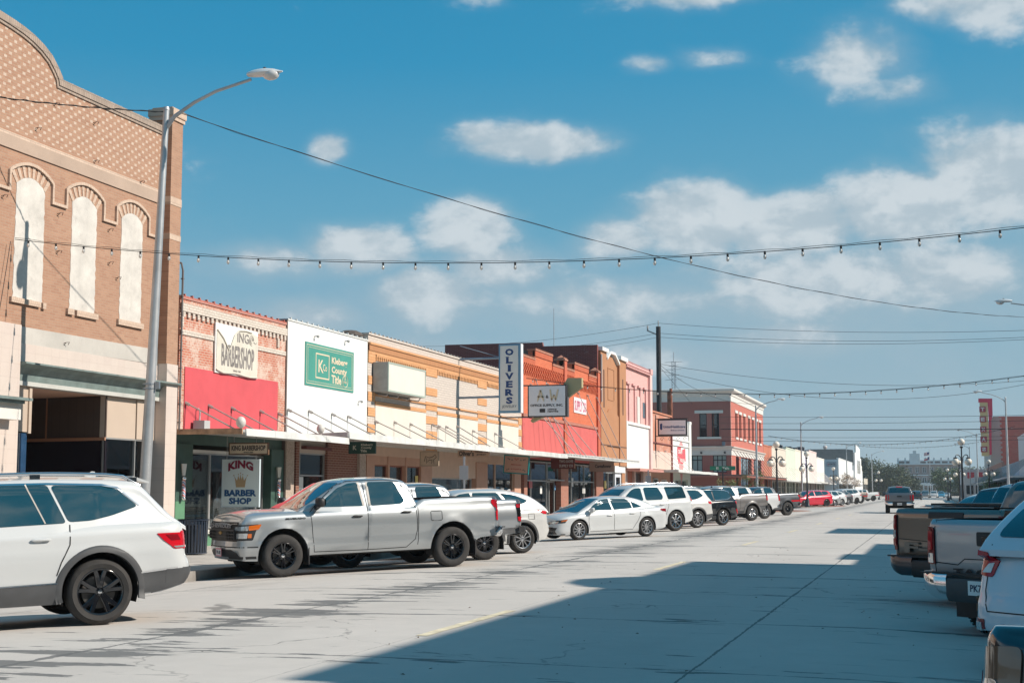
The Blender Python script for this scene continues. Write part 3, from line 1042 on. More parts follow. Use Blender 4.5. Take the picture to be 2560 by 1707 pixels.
# recessed entrance, its panelled flank facing up the street
b = MB()
b.add([(-20.2, 28.36, 4.028), (-20.2, 31.6, 4.028), (-23.0, 32.15, 4.028), (-23.0, 27.4, 4.028)], [(0, 1, 2, 3)])
b.build('soffit', mat('salmon_soffit', (.55, .33, .24), rough=.8), tb)
BRP = brick('brown_panelling', (.085, .06, .048), (.095, .066, .052), (.045, .034, .028), .28, 4.0, .006, offset=0, bump=.2, rough=.6, axis='Y')
def flank(z0, z1, o, m, name, a=0.0, c=1.0):
 b = MB()
 P = lambda t_: (-20.03 + (-2.97) * t_, 31.6 + .55 * t_ - o)
 (xa, ya), (xb, yb) = P(a), P(c)
 b.add([(xa, ya, z0), (xb, yb, z0), (xb, yb, z1), (xa, ya, z1), (xa, ya + .05, z0), (xb, yb + .05, z0), (xb, yb + .05, z1), (xa, ya + .05, z1)], [(0, 1, 2, 3), (4, 5, 6, 7), (0, 1, 5, 4), (1, 2, 6, 5), (2, 3, 7, 6), (3, 0, 4, 7)])
 return b.build(name, m, tb)
flank(2.98, 4.02, 0, BRP, 'flank_panelling')
flank(2.98, 4.02, .012, mat('orange_rail', (.40, .20, .12), rough=.6), 'batten', .66, .675)
flank(2.90, 2.98, .03, MATS['orange_rail'], 'rail')
flank(.3, 2.90, 0, mat('purple_black_glass', (.016, .010, .016), rough=.12, coat=.6), 'lobby_window')
flank(.0, .3, .01, DARK, 'window_base')
b = MB()
b.box(-23.1, -23.0, 27.4, 32.2, 0, 4.02)
b.build('lobby_back', DARK, tb)
b = MB()
b.box(-23.0, -20.25, 28.25, 28.33, 0, 4.02)
b.build('lobby_side', DARK, tb)
b = MB()
b.box(-20.2, -20.06, 31.6, 33.05, 2.98, 4.02)
b.box(-20.2, -20.03, 33.07, 34.3, 2.98, 4.02)
build_each(b, 'beige_panel', BEIGE, tb)
b = MB()
b.box(-20.15, -20.12, 31.6, 34.3, .3, 2.94)
b.build('display_window', glass_mat('smoked_glass', (.30, .31, .31), .5), tb)
b = MB()
for yy in (31.62, 33.06, 34.25): b.box(-20.14, -20.06, yy - .02, yy + .02, .3, 2.94)
b.box(-20.14, -20.05, 31.6, 34.3, 2.94, 2.98)
b.box(-20.14, -20.05, 31.6, 34.3, 0, .3)
b.build('glazing_bar', ALU, tb)
b = MB()
b.quad((-23.5, 32.3, .0), (-23.5, 34.3, .0), (-23.5, 34.3, 4), (-23.5, 32.3, 4))
b.quad((-20.3, 34.35, .0), (-24.5, 34.35, .0), (-24.5, 34.35, 4), (-20.3, 34.35, 4))
b.build('interior', MID, tb)
b = MB()
b.box(-25, -20.0, 26.5, 34.4, -.05, .075)
b.build('lobby_floor', WALK, tb)
b = MB()
b.box(-20.3, -20.0, 17, 26.4, -.05, 3.55)
b.build('shopfront', GLS_D, tb)
body(tb, 17, 35.02, 11.2, m=TAN_S)
b = MB()
cp = [(-19.98, 35.06, 7.3), (-19.93, 35.09, 7.9), (-20.1, 35.09, 8.05)]
b.tube([(-19.93, 35.09, 3.3), (-19.93, 35.09, 7.75), (-19.96, 35.05, 7.95), (-20.2, 35.05, 8.02)], .03, 8)
for k in range(9): b.box(-19.97, -19.90, 35.05, 35.13, 3.5 + k * .5, 3.53 + k * .5)
b.build('conduit', mat('grey_conduit', (.13, .12, .12), rough=.6), tb)

# ================================================================== barber shop
RB = brick('washed_red_brick', (.46, .125, .075), (.52, .17, .10), (.55, .42, .34), .21, .072, .011, wash=(.62, .50, .42), wash_amt=.55, wscale=1.6, var=.2)
RB_S = brick('red_side_brick', (.36, .10, .07), (.30, .085, .06), (.42, .33, .28), .21, .072, .010, axis='Y')
CRB = brick('cream_painted_brick', (.60, .54, .47), (.66, .59, .52), (.42, .36, .31), .21, .072, .010, wash=(.5, .25, .17), wash_amt=.15, wscale=3)
REDP = plaster('faded_red_board', (.58, .085, .10), .12, .30, (.50, .035, .045))
GRN = mat('dark_green_paint', (.045, .095, .075), rough=.5, var=.15)
GRN2 = mat('mid_green_paint', (.10, .24, .14), rough=.6, var=.15)
bs = thing('brick_shop', 'low red brick barber shop with white dentils and a big faded red panel', 'building', (FX, 35.1, 0))
wall_with_holes(bs, 35.10, 41.88, 3.25, 6.98, [], -20.35, -20.0, RB)
coping(bs, [(35.10, 6.98), (41.88, 6.98)], -20.38, -19.97, .09, brick('red_coping', (.50, .13, .09), (.44, .11, .08), (.5, .38, .33), .075, .2, .008), name='coping')
b = MB()
b.box(-20.1, -19.93, 35.12, 41.86, 6.62, 6.86)
b.build('cornice', CRB, bs)
b = MB()
k = 35.2
while k < 41.8:
 b.box(-20.1, -19.945, k, k + .13, 6.47, 6.62)
 k += .27
b.box(-20.1, -19.945, 35.13, 35.24, 6.2, 6.47)
b.box(-20.1, -19.945, 41.2, 41.33, 6.2, 6.47)
b.build('dentils', CRB, bs)
b = MB()
b.box(-20.1, -19.97, 35.12, 41.86, 5.97, 6.11)
build_each(b, 'string_course', CRB, bs)
panel('red_panel', rect(35.42, 3.3, 41.32, 5.09), -20.1, -19.975, REDP, bs)
body(bs, 35.1, 41.88, 6.9, m=RB_S)
panel('wall', rect(35.1, 2.94, 41.9, 3.25), -20.35, -20.08, GRN, bs)
b = MB()
b.box(-20.35, -20.0, 35.1, 35.62, 1.35, 2.94)
b.box(-20.35, -20.0, 41.0, 41.9, .0, 2.94)
b.box(-20.35, -20.02, 35.62, 36.05, 1.6, 2.94)
build_each(b, 'green_pier', GRN, bs)
b = MB()
b.box(-20.35, -19.998, 35.1, 35.62, .0, 1.35)
b.box(-20.35, -20.01, 35.62, 41.0, .0, .42)
build_each(b, 'green_dado', GRN2, bs)
b = MB()
b.box(-20.3, -19.9, 35.62, 41.0, .42, .55)
build_each(b, 'window_sill', plaster('sill_white', (.6, .58, .54)), bs)
y0, z0 = F(K4, 405, 280)
ym = F(K4, 397, 300)[0]
window_part(bs, 35.62, .55, ym, 2.72, -20.12, .045, name='shop_window')
window_part(bs, ym, .55, 40.2, 2.72, -20.12, .045, name='shop_window')
window_part(bs, 40.22, .1, 41.0, 2.72, -20.3, .05, name='shop_door')
b = MB()
b.box(-20.16, -20.05, 35.9, 39.6, 2.72, 2.80)
b.build('light_fitting', mat('white_batten', (.7, .68, .64), rough=.5), bs)
curtain(35.7, 36.75, .6, 2.5, -20.3, bs)
curtain(36.9, 40.1, .6, 2.6, -20.32, bs, .14)
room(bs, 35.4, 41.6, 0, 3.2, -24.0, -20.36)

# ================================================================== white painted shop
WP = plaster('white_wall_paint', (.70, .70, .69), .06, .22, (.55, .53, .49))
wb_ = thing('white_shop', 'blank white-painted shop front carrying a green painted sign', 'building', (FX, 41.9, 0))
panel('wall', rect(41.98, 3.35, 48.86, 7.16), -20.35, -20.0, WP, wb_)
coping(wb_, [(41.98, 7.16), (48.86, 7.16)], -20.38, -19.97, .05, mat('white_coping', (.66, .66, .64), rough=.7), name='coping')
b = MB()
b.box(-20.3, -19.97, 41.89, 41.975, .0, 7.15)
b.build('downpipe', mat('dark_downpipe', (.12, .09, .08), rough=.7), wb_)
b = MB()
for (x, y) in ((1115, 380), (1355, 418), (1460, 890)):
 yy, zz = F(K, x, y)
 b.tube([(-20, yy, zz), (-19.88, yy, zz + .02), (-19.86, yy + .05, zz)], .02, 6)
 b.sphere((-19.86, yy, zz), (.05, .05, .05), 8, 5)
build_each(b, 'wall_bracket', mat('grey_bracket', (.35, .35, .35), rough=.5, metal=.5), wb_)
body(wb_, 41.9, 48.86, 7.05, m=plaster('white_side', (.7, .68, .64), axis='Y'))
BRN = brick('brown_brick', (.23, .085, .055), (.20, .075, .05), (.36, .25, .19), .30, .085, .010)
PEB = mat('pebbledash', (.44, .35, .29), rough=.95, var=.45, vscale=30, bump=.8, bscale=45)
b = MB()
for x in (905, 1477):
 yy = F(K, x, 1300)[0]
 b.box(-20.2, -19.92, yy - .25, yy + .35, 0, 3.3)
build_each(b, 'pebble_pier', PEB, wb_)
yA = F(K5, 940, 500)[0]
yB = F(K5, 1560, 500)[0]
b = MB()
b.box(-20.3, -20.02, yA, yB, 0, 3.30)
b.box(-20.3, -19.96, 41.93, 42.1, 0, 3.3)
b.box(-20.3, -19.96, F(K, 960, 1300)[0] + .05, F(K, 960, 1300)[0] + .3, 0, 3.3)
build_each(b, 'brick_panel', BRN, wb_)
y1 = F(K5, 340, 500)[0]
window_part(wb_, y1, .1, yA - .02, 2.9, -20.14, .05, vs_=(F(K5, 455, 500)[0],), hs=(2.15,), name='shop_window')
curtain(F(K5, 470, 500)[0], yA - .05, .2, 2.1, -20.4, wb_)
b = MB()
b.box(-20.1, -19.9, y1 + .5, yA + .1, 3.02, 3.12)
b.build('door_hood', mat('dark_red_hood', (.12, .03, .025), rough=.6), wb_)
panel('fascia', rect(y1, 2.9, yB, 3.35), -20.3, -20.1, mat('cream_fascia', (.55, .47, .40), rough=.7), wb_)
room(wb_, 42.2, 48.6, 0, 3.3, -24.0, -20.36)

# ================================================================== cream and orange brick row
WB = brick('white_painted_brick', (.56, .49, .44), (.60, .53, .47), (.37, .32, .28), .40, .10, .008, var=.10)
OB = brick('orange_painted_brick', (.62, .31, .14), (.66, .35, .17), (.45, .22, .10), .40, .10, .008, var=.10)
OBL = brick('orange_soldier', (.62, .31, .14), (.58, .27, .12), (.16, .06, .03), .10, .6, .022, offset=0, var=.05)
CRM = plaster('cream_board', (.66, .61, .55), .06, .16, (.52, .45, .38))
ob = thing('brick_building', 'long cream brick shop row with orange brick quoins and a dentilled orange cornice', 'building', (FX, 48.87, 0))
panel('wall', rect(48.9, 3.3, 69.49, 7.42), -20.35, -20.0, WB, ob)
coping(ob, [(48.87, 7.42), (69.49, 7.42)], -20.4, -19.95, .07, WB, name='coping')
b = MB()
b.box(-20.1, -19.90, 48.9, 69.49, 7.06, 7.14)
b.build('cornice', OB, ob)
b = MB()
b.box(-20.1, -19.94, 48.9, 69.49, 6.84, 7.06)
build_each(b, 'soldier_course', OBL, ob)
b = MB()
b.box(-20.1, -19.965, 48.9, 69.49, 6.74, 6.84)
build_each(b, 'string_course', OB, ob)
b = MB()
for a, c in ((49.65, 55.15), (56.62, 62.15), (63.6, 68.8)):
 k = a
 while k < c:
  b.box(-20.1, -19.955, k, k + .10, 6.50, 6.74)
  k += .21
 b.box(-20.1, -19.96, a, c, 6.66, 6.74)
b.build('dentils', OB, ob)
b = MB()
for a, c in ((48.9, 49.6), (55.2, 56.58), (62.18, 63.55), (68.87, 69.49)):
 for z0, z1 in ((6.38, 6.74), (5.58, 5.90), (4.96, 5.30), (4.40, 4.72), (3.8, 4.10), (3.3, 3.5)):
  b.box(-20.1, -19.972, a, c, z0, z1)
build_each(b, 'quoins', OB, ob)
b = MB()
b.box(-20.1, -19.94, 49.6, 68.87, 5.18, 5.25)
b.box(-20.1, -19.96, 49.6, 55.2, 4.84, 4.98)
b.box(-20.1, -19.96, 56.58, 62.18, 4.84, 4.98)
b.box(-20.1, -19.96, 63.55, 68.87, 4.84, 4.98)
build_each(b, 'orange_band', OB, ob)
for a, c in ((49.62, 55.18), (56.60, 62.16), (63.57, 68.85)):
 panel('transom_board', rect(a, 3.3, c, 4.82), -20.1, -19.97, CRM, ob)
body(ob, 48.87, 69.49, 7.3, m=plaster('cream_side', (.5, .44, .38), axis='Y'))
b = MB()
b.sphere((-20.6, 48.6, 7.35), (.5, .45, .22), 12, 6)
b.build('roof_tarpaulin', mat('dark_tarpaulin', (.10, .08, .07), rough=.9), ob)
SAL = mat('salmon_paint', (.52, .30, .21), rough=.7, var=.08)
SAL2 = mat('rust_brown_paint', (.27, .10, .06), rough=.6)
PCH = mat('peach_paint', (.62, .43, .32), rough=.7, var=.06)
yK = lambda x: F(K, x, 1300)[0]
yl = lambda x: F(L_, x, 1330)[0]
panel('fascia', rect(48.9, 2.95, 69.4, 3.30), -20.3, -20.02, PCH, ob)
b = MB()
for a, c in ((48.9, yK(1590)), (yK(1700) - .05, yK(1700) + .12), (yK(1835), yK(1835) + .14), (yK(1955), yK(2040)), (yl(905), yl(985)), (yl(1180), 69.4)):
 b.box(-20.25, -20.0, a, c, 0, 2.95)
b.box(-20.25, -20.03, yK(1590), yK(1955), 2.62, 2.95)
b.box(-20.25, -20.02, yK(1590), yK(1955), 0, .5)
b.box(-20.25, -20.02, yl(985), yl(1180), 0, .5)
build_each(b, 'pier', SAL, ob)
window_part(ob, yK(1590), .5, yK(1700) - .05, 2.62, -20.1, .05, fm=SAL2, name='shop_window')
window_part(ob, yK(1712), .1, yK(1835), 2.62, -20.18, .06, fm=SAL2, name='shop_door')
window_part(ob, yK(1848), .5, yK(1955), 2.62, -20.1, .05, fm=SAL2, name='shop_window')
panel('peach_wall', rect(yK(2040), 2.2, yl(905), 2.95), -20.25, -20.05, PCH, ob)
window_part(ob, yK(2060), .1, yl(895), 2.2, -20.2, .06, name='shop_window')
curtain(yK(2075), yl(890), .2, 2.1, -20.5, ob, .2)
window_part(ob, yl(985), .5, yl(1050), 2.95, -20.1, .05, fm=PCH, name='shop_window')
window_part(ob, yl(1052), .5, yl(1180), 2.95, -20.1, .05, fm=PCH, name='shop_window')
room(ob, 49.2, 69.2, 0, 3.2, -25.0, -20.36)
b = MB()
for i, (yy, h, w) in enumerate(((yl(1010), 1.0, .3), (yl(1090), .9, .5), (yl(1120), 1.3, .4), (yK(1640), 1.2, .4), (yK(1900), 1.1, .3))):
 b.sphere((-20.9, yy, .55 + h / 2), (.25, w / 2, h / 2), 10, 8)
b.build('window_display', mat('shop_goods', (.16, .19, .13), rough=.8, var=.5, vscale=6), ob)

# ================================================================== orange-red brick shop with stepped parapet
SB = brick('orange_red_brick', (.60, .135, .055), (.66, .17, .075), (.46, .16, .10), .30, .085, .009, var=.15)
SBS = brick('orange_soldier_red', (.60, .15, .07), (.55, .12, .05), (.22, .05, .03), .11, .5, .018, offset=0, var=.1)
SBW = brick('weathered_cap_brick', (.56, .26, .18), (.50, .20, .13), (.30, .17, .12), .075, .2, .01)
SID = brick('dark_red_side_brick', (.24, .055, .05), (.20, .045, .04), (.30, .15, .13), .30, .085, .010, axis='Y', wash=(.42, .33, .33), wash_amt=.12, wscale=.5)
rb = thing('brick_building', 'bright orange-red brick shop with stepped parapet and faded red boards above the awning', 'building', (FX, 69.5, 0))
ST = [(69.5, 8.50), (72.0, 8.50), (72.0, 9.02), (75.6, 9.02), (75.6, 8.52), (77.95, 8.54), (77.95, 9.08), (78.7, 9.08), (78.7, 8.56), (80.6, 8.56), (80.6, 9.04), (84.2, 9.04), (84.2, 8.62), (86.3, 8.64), (86.3, 9.05), (87.0, 9.05)]
b = MB()
for p, q in zip(ST[::2], ST[1::2]):
 b.box(-20.35, -20.0, p[0], q[0], 3.3, p[1])
b.build('wall', SB, rb)
b = MB()
for p, q in zip(ST[::2], ST[1::2]):
 b.box(-20.42, -19.93, p[0] - .02, q[0] + .02, p[1], p[1] + .08)
 k = p[0] + .05
 while k < q[0]:
  b.box(-20.0, -19.92, k, k + .07, p[1] + .08, p[1] + .13)
  k += .21
b.build('coping', SBW, rb)
b = MB()
for p, q in zip(ST[::2], ST[1::2]): b.box(-20.1, -19.955, p[0], q[0], p[1] - .30, p[1] - .02)
build_each(b, 'soldier_course', SBS, rb)
b = MB()                                           # corbelled lattice of brick
for a, c in ((69.6, 77.8), (78.9, 86.2)):
 for r in range(5):
  k = a + (.11 if r % 2 else 0)
  while k < c:
   b.box(-20.05, -19.93 + r * .008, k, k + .12, 8.12 - r * .13, 8.12 - r * .13 + .11)
   k += .36
b.build('corbel_table', SB, rb)
b = MB()
b.box(-20.2, -19.88, 77.95, 78.55, 3.3, 9.0)
b.box(-20.2, -19.88, 86.35, 87.0, 3.3, 9.0)
build_each(b, 'pier', brick('pier_red', (.56, .12, .06), (.6, .14, .07), (.42, .15, .10), .30, .085, .009), rb)
b = MB()
for yc in (78.25, 86.68):
 b.box(-20.5, -19.84, yc - .36, yc + .36, 9.0, 9.1)
 b.add([(-20.45, yc - .32, 9.1), (-19.88, yc - .32, 9.1), (-19.88, yc + .32, 9.1), (-20.45, yc + .32, 9.1), (-20.16, yc, 9.34)], [(0, 1, 4), (1, 2, 4), (2, 3, 4), (3, 0, 4)])
build_each(b, 'pier_cap', SBW, rb)
b = MB()
for yc, z in ((72.0, 8.55), (80.6, 8.6)):
 b.box(-20.9, -20.36, yc + .02, yc + .3, 7.9, z + .5)
build_each(b, 'parapet_return', mat('grey_render', (.16, .14, .12), rough=.9, var=.3), rb)
b = MB()
b.box(-20.1, -19.9, 69.55, 77.93, 5.42, 5.58)
b.box(-20.1, -19.9, 78.56, 86.34, 5.42, 5.58)
build_each(b, 'string_course', brick('faded_course', (.5, .2, .15), (.46, .17, .12), (.3, .14, .1), .3, .085, .01), rb)
RDB = plaster('faded_red_sheet', (.58, .12, .11), .10, .40, (.66, .20, .18))
panel('red_panel', rect(69.55, 3.3, 77.93, 5.40), -20.1, -19.96, RDB, rb)
panel('red_panel', rect(78.57, 3.3, 86.33, 5.40), -20.1, -19.96, RDB, rb)
body(rb, 69.5, 87.0, 8.3, m=SID)
M_ = zf(1120, 1080, 4.523)
ym = lambda x: F(M_, x, 500)[0]
b = MB()
for a, c in ((ym(850), ym(888)), (ym(1268), ym(1352)), (ym(1668), ym(1745))):
 b.box(-20.25, -19.95, a, c, 0, 3.3)
build_each(b, 'brick_pier', brick('shop_pier_brick', (.34, .12, .08), (.40, .15, .10), (.35, .25, .2), .21, .075, .01), rb)
for a, c, dv in ((ym(888), ym(1135), (ym(955),)), (ym(1352), ym(1668), (ym(1412), ym(1555)))):
 window_part(rb, a, .35, c, 3.2, -20.1, .06, vs_=dv, hs=(2.18,), name='shop_window')
window_part(rb, ym(1140), .05, ym(1262), 2.2, -20.3, .1, vs_=(ym(1200),), name='shop_door')
window_part(rb, ym(1140), 2.25, ym(1262), 3.2, -20.1, .06, name='shop_window')
b = MB()
b.box(-20.2, -20.0, ym(888), ym(1135), 0, .35)
b.box(-20.2, -20.0, ym(1352), ym(1668), 0, .35)
b.box(-20.2, -19.9, ym(1135), ym(1300), 2.2, 2.26)
b.build('stall_riser', ALU, rb)
room(rb, 69.8, 86.8, 0, 3.25, -25.0, -20.36)

# ================================================================== brown stucco shop, dark red brick side wall towering over the row
BRS = plaster('brown_stucco', (.42, .20, .10), .10, .30, (.55, .30, .16), scale=.8)
bb = thing('stucco_building', 'tall brown stucco front with white pediment coping and dark red brick side wall', 'building', (FX, 87.0, 0))
b = MB()
b.prism([(87.05, 3.3), (94.75, 3.3), (94.75, 10.35), (92.65, 10.35), (92.65, 9.9), (92.35, 9.95), (91.2, 10.35), (89.9, 10.48), (88.75, 10.0), (88.75, 10.45), (87.05, 10.45)], 'x', -20.35, -20.02)
b.build('wall', BRS, bb)
b = MB()
b.box(-20.1, -19.86, 87.05, 88.75, 3.3, 10.45)
b.box(-20.1, -19.86, 92.65, 94.75, 3.3, 10.35)
b.prism([(88.75, 3.3), (92.65, 3.3), (92.65, 6.5), (91.5, 6.9), (89.9, 6.9), (88.75, 6.5)], 'x', -20.1, -19.93)
build_each(b, 'pilaster', BRS, bb)
WTRIM = mat('white_trim', (.76, .75, .72), rough=.6)
b = MB()
b.box(-20.5, -19.72, 87.0, 88.8, 10.45, 10.68)
b.box(-20.5, -19.72, 92.6, 94.8, 10.35, 10.6)
for p, q in (((88.8, 10.0), (89.9, 10.5)), ((89.9, 10.5), (91.2, 10.5)), ((91.2, 10.5), (92.6, 9.95))):
 b.prism([p, q, (q[0], q[1] + .16), (p[0], p[1] + .16)], 'x', -20.45, -19.8)
build_each(b, 'white_coping', WTRIM, bb)
b = MB()
b.box(-19.86, -19.85, 87.75, 88.05, 6.9, 9.3)
b.box(-19.86, -19.85, 93.5, 93.8, 6.7, 9.1)
build_each(b, 'niche', mat('niche_brown', (.10, .05, .035), rough=.9), bb)
b = MB()
frame(b, 89.7, 7.5, 91.6, 9.6, -20.02, -19.99, .06)
b.build('panel_moulding', BRS, bb)
b = MB()
b.box(-20.1, -19.84, 87.05, 94.75, 4.52, 4.58)
build_each(b, 'string_course', mat('dark_brown_line', (.14, .08, .06), rough=.9), bb)
# its side wall faces us above the lower roofs, stepping up towards the back
def side_px(x, y, Y=87.0): return at(*zf(1280, 820, 4.126)(x, y), Y=Y)
s1 = at(*L_(1755, 415), Y=87.0)
s2 = at(*L_(1395, 425), Y=87.0)
s3 = at(*L_(1390, 397), Y=87.0)
s4 = at(*L_(685, 415), Y=87.0)
s5 = at(*L_(685, 480), Y=87.0)
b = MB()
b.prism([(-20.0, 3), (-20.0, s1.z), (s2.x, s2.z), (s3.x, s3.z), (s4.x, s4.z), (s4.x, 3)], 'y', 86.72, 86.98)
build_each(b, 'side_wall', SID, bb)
b = MB()
b.box(s4.x, -20.36, 94.5, 94.74, -.1, 9.9)
b.box(s4.x, s4.x + .25, 87, 94.5, -.1, 9.9)
build_each(b, 'back_wall', SID, bb)
b = MB()
b.box(s4.x + .25, -20.36, 87, 94.5, 9.2, 9.4)
b.build('roof', ROOFM, bb)
b = MB()
b.tube([(-19.8, 87.0, 7.2), (-19.8, 87.0, 10.2)], .06, 8)
b.build('downpipe', mat('grey_pipe', (.4, .36, .34), rough=.6), bb)
panel('fascia', rect(ym(1880), 2.85, 94.7, 3.3), -20.3, -19.95, WTRIM, bb)
b = MB()
b.box(-20.3, -20.0, 87.05, 88.2, 0, 3.3)
b.box(-20.3, -20.0, 93.9, 94.75, 0, 3.3)
build_each(b, 'pier', BRS, bb)
window_part(bb, 88.2, .3, 91.9, 2.85, -20.15, .06, vs_=(90.2,), name='shop_window')
window_part(bb, 92.0, .05, 93.9, 2.85, -20.1, .3, fm=mat('pale_blue_frame', (.6, .63, .68), rough=.5), name='shop_door')
room(bb, 87.3, 94.5, 0, 3.25, -24, -20.36)

# ================================================================== pink brick over white
PB = brick('pink_painted_brick', (.70, .38, .35), (.74, .43, .40), (.58, .33, .31), .25, .075, .008, var=.1)
PBT = mat('pink_trim', (.66, .38, .36), rough=.7, var=.15)
pk = thing('brick_building', 'pink painted brick upper front over blank white wall', 'building', (FX, 94.8, 0))
panel('wall', rect(94.82, 6.2, 104.0, 10.5), -20.35, -20.0, PB, pk)
b = MB()
b.box(-20.4, -19.86, 94.82, 103.2, 10.28, 10.42)
b.box(-20.4, -19.80, 94.82, 103.2, 10.10, 10.18)
b.box(-20.4, -19.78, 103.2, 104.1, 10.2, 10.6)
k = 94.9
while k < 104:
 b.box(-20.3, -19.9, k, k + .16, 10.42, 10.56)
 k += .4
b.build('cornice', PBT, pk)
b = MB()
b.box(-20.2, -19.82, 103.2, 104.0, 3.2, 10.2)
build_each(b, 'pier', plaster('pink_plaster', (.74, .50, .47), .12), pk)
N5 = zf(1440, 960, 5.81)
for x in (765, 850, 930, 1010):
 yy = F(N5, x, 400)[0]
 b = MB()
 b.box(-20.05, -19.90, yy - .28, yy, 6.25, 8.95)
 b.box(-20.05, -19.86, yy - 1.0, yy + .25, 8.95, 9.08)
 build_each(b, 'pilaster', PBT, pk)
yy = F(N5, 985, 500)[0]
b = MB()
b.box(-20.05, -19.96, yy - .4, yy + .35, 6.9, 8.0)
build_each(b, 'window', GLS_D, pk)
yy = F(N5, 905, 400)[0]
panel('board', rect(yy - .6, 6.3, yy + .6, 8.3), -20.05, -19.94, plaster('pale_board', (.62, .58, .55), .1), pk)
panel('white_wall', rect(94.82, 3.2, 103.2, 6.2), -20.2, -19.97, WP, pk)
b = MB()
b.box(-20.2, -19.86, 94.82, 104.0, 6.2, 6.38)
b.box(-20.2, -19.86, 94.82, 95.3, 3.2, 6.2)
build_each(b, 'white_band', WTRIM, pk)
body(pk, 94.8, 104.0, 10.2, m=SID)
b = MB()
b.box(-20.05, -19.0, 95.0, 103.9, 3.0, 3.18)
b.build('door_canopy', mat('pink_canopy', (.50, .24, .20), rough=.7, dirt=.3), pk)
b = MB()
for a, c in ((94.82, 95.6), (98.0, 98.5), (101.2, 104.0)): b.box(-20.2, -20.0, a, c, 0, 3.0)
build_each(b, 'pier', mat('cream_pier', (.58, .46, .40), rough=.7), pk)
panel('shop_wall', rect(95.6, 0, 98.0, 3.0), -20.25, -20.15, mat('orange_board', (.38, .12, .06), rough=.7), pk)
window_part(pk, 98.5, .1, 101.2, 3.0, -20.2, .08, fm=SAL2, name='shop_door')
room(pk, 95.0, 103.8, 0, 3.0, -23, -20.36)

# ================================================================== low orange-brick shop and white ice-cream parlour
lo = thing('brick_shop', 'low orange brick shop with pale pink boards, beside white corner parlour', 'building', (FX, 104, 0))
panel('wall', rect(104.05, 4.65, 112.7, 7.5), -20.35, -20.0, brick('worn_orange_brick', (.56, .19, .11), (.50, .16, .09), (.5, .35, .28), .21, .075, .010, wash=(.66, .48, .40), wash_amt=.3, wscale=.9), lo)
coping(lo, [(104.05, 7.5), (112.7, 7.5)], -20.4, -19.9, .12, mat('terracotta_coping', (.50, .20, .12), rough=.8, var=.2), bumps=0)
b = MB()
b.box(-20.1, -19.9, 104.05, 112.7, 5.22, 5.30)
b.box(-20.1, -19.88, 112.45, 112.78, 0, 7.45)
build_each(b, 'string_course', SID, lo)
panel('pink_board', rect(104.05, 3.3, 112.45, 4.65), -20.2, -19.97, plaster('pale_pink_board', (.66, .50, .43), .06), lo)
panel('shop_wall', rect(104.05, 0, 112.45, 3.3), -20.3, -20.05, plaster('salmon_front', (.50, .28, .20), .1), lo)
window_part(lo, 105.0, .8, 106.8, 2.6, -19.99, .08, name='shop_window')
window_part(lo, 108.4, .1, 110.4, 2.5, -19.99, .08, fm=WTRIM, name='shop_door')
body(lo, 104.0, 112.7, 7.3, m=SID)
ic = thing('corner_parlour', 'narrow white corner shop with faded pink and red ice-cream emblem', 'building', (FX, 112.8, 0))
panel('wall', rect(112.8, 3.25, 121.9, 7.45), -20.35, -20.0, WP, ic)
b = MB()
b.box(-20.4, -19.85, 120.9, 121.95, 7.3, 7.55)
b.box(-20.1, -19.9, 112.8, 121.9, 5.75, 5.85)
b.box(-20.1, -19.9, 112.8, 121.9, 5.30, 5.36)
b.box(-20.3, -19.88, 120.9, 121.93, 3.3, 7.3)
build_each(b, 'white_trim', WTRIM, ic)
b = MB()
b.box(-20.3, -20.0, 112.8, 114.4, 0, 3.25)
b.box(-20.3, -20.0, 114.4, 121.9, 2.6, 3.25)
b.box(-20.3, -20.0, 120.6, 121.9, 0, 2.6)
build_each(b, 'pier', mat('pale_mint', (.62, .66, .60), rough=.6), ic)
window_part(ic, 114.4, .2, 120.6, 2.6, -20.15, .12, vs_=(117.6,), fm=mat('mint_frame', (.5, .58, .52), rough=.6), name='shop_window')
room(ic, 113.2, 121.6, 0, 3.2, -24, -20.36)
body(ic, 112.8, 121.9, 7.2, m=plaster('white_side2', (.62, .60, .57), axis='Y'))
# faded emblem: a cone under a scalloped lozenge
yc, zc = F(N5, 1528, 1010)
PKE = mat('faded_pink_paint', (.62, .30, .30), rough=.8, var=.3, vscale=4)
REDE = mat('faded_red_paint', (.58, .10, .12), rough=.8, var=.2, vscale=4)
b = MB()
b.prism([(yc - 1.2, zc - .9), (yc + 1.1, zc - .9), (yc + .05, zc - 2.6)], 'x', -20.0, -19.992)
b.prism([(yc - 1.3, zc + .55), (yc + 1.3, zc + .55), (yc + .0, zc + 1.15)], 'x', -20.0, -19.992)
b.build('emblem', PKE, ic)
b = MB()
b.prism([(yc - 1.9, zc - .5), (yc - 1.9, zc + .5), (yc - .2, zc + .6), (yc - .2, zc + .25), (yc + 2.0, zc + .5), (yc + 2.1, zc - .6), (yc + .9, zc - .55), (yc + .9, zc - .85), (yc - 1.6, zc - .85), (yc - 1.6, zc - .5)], 'x', -19.992, -19.984)
b.build('emblem', REDE, ic)
b = MB()
lettering(b, 'CREAM', (-19.984, yc - .6, zc + .15), (0, 1, 0), (0, 0, 1), width=2.0, height=.32, bold=.02)
lettering(b, 'PARLOR', (-19.984, yc + .5, zc - .55), (0, 1, 0), (0, 0, 1), width=2.2, height=.30, bold=.02)
b.build('emblem_lettering', WTRIM, ic)

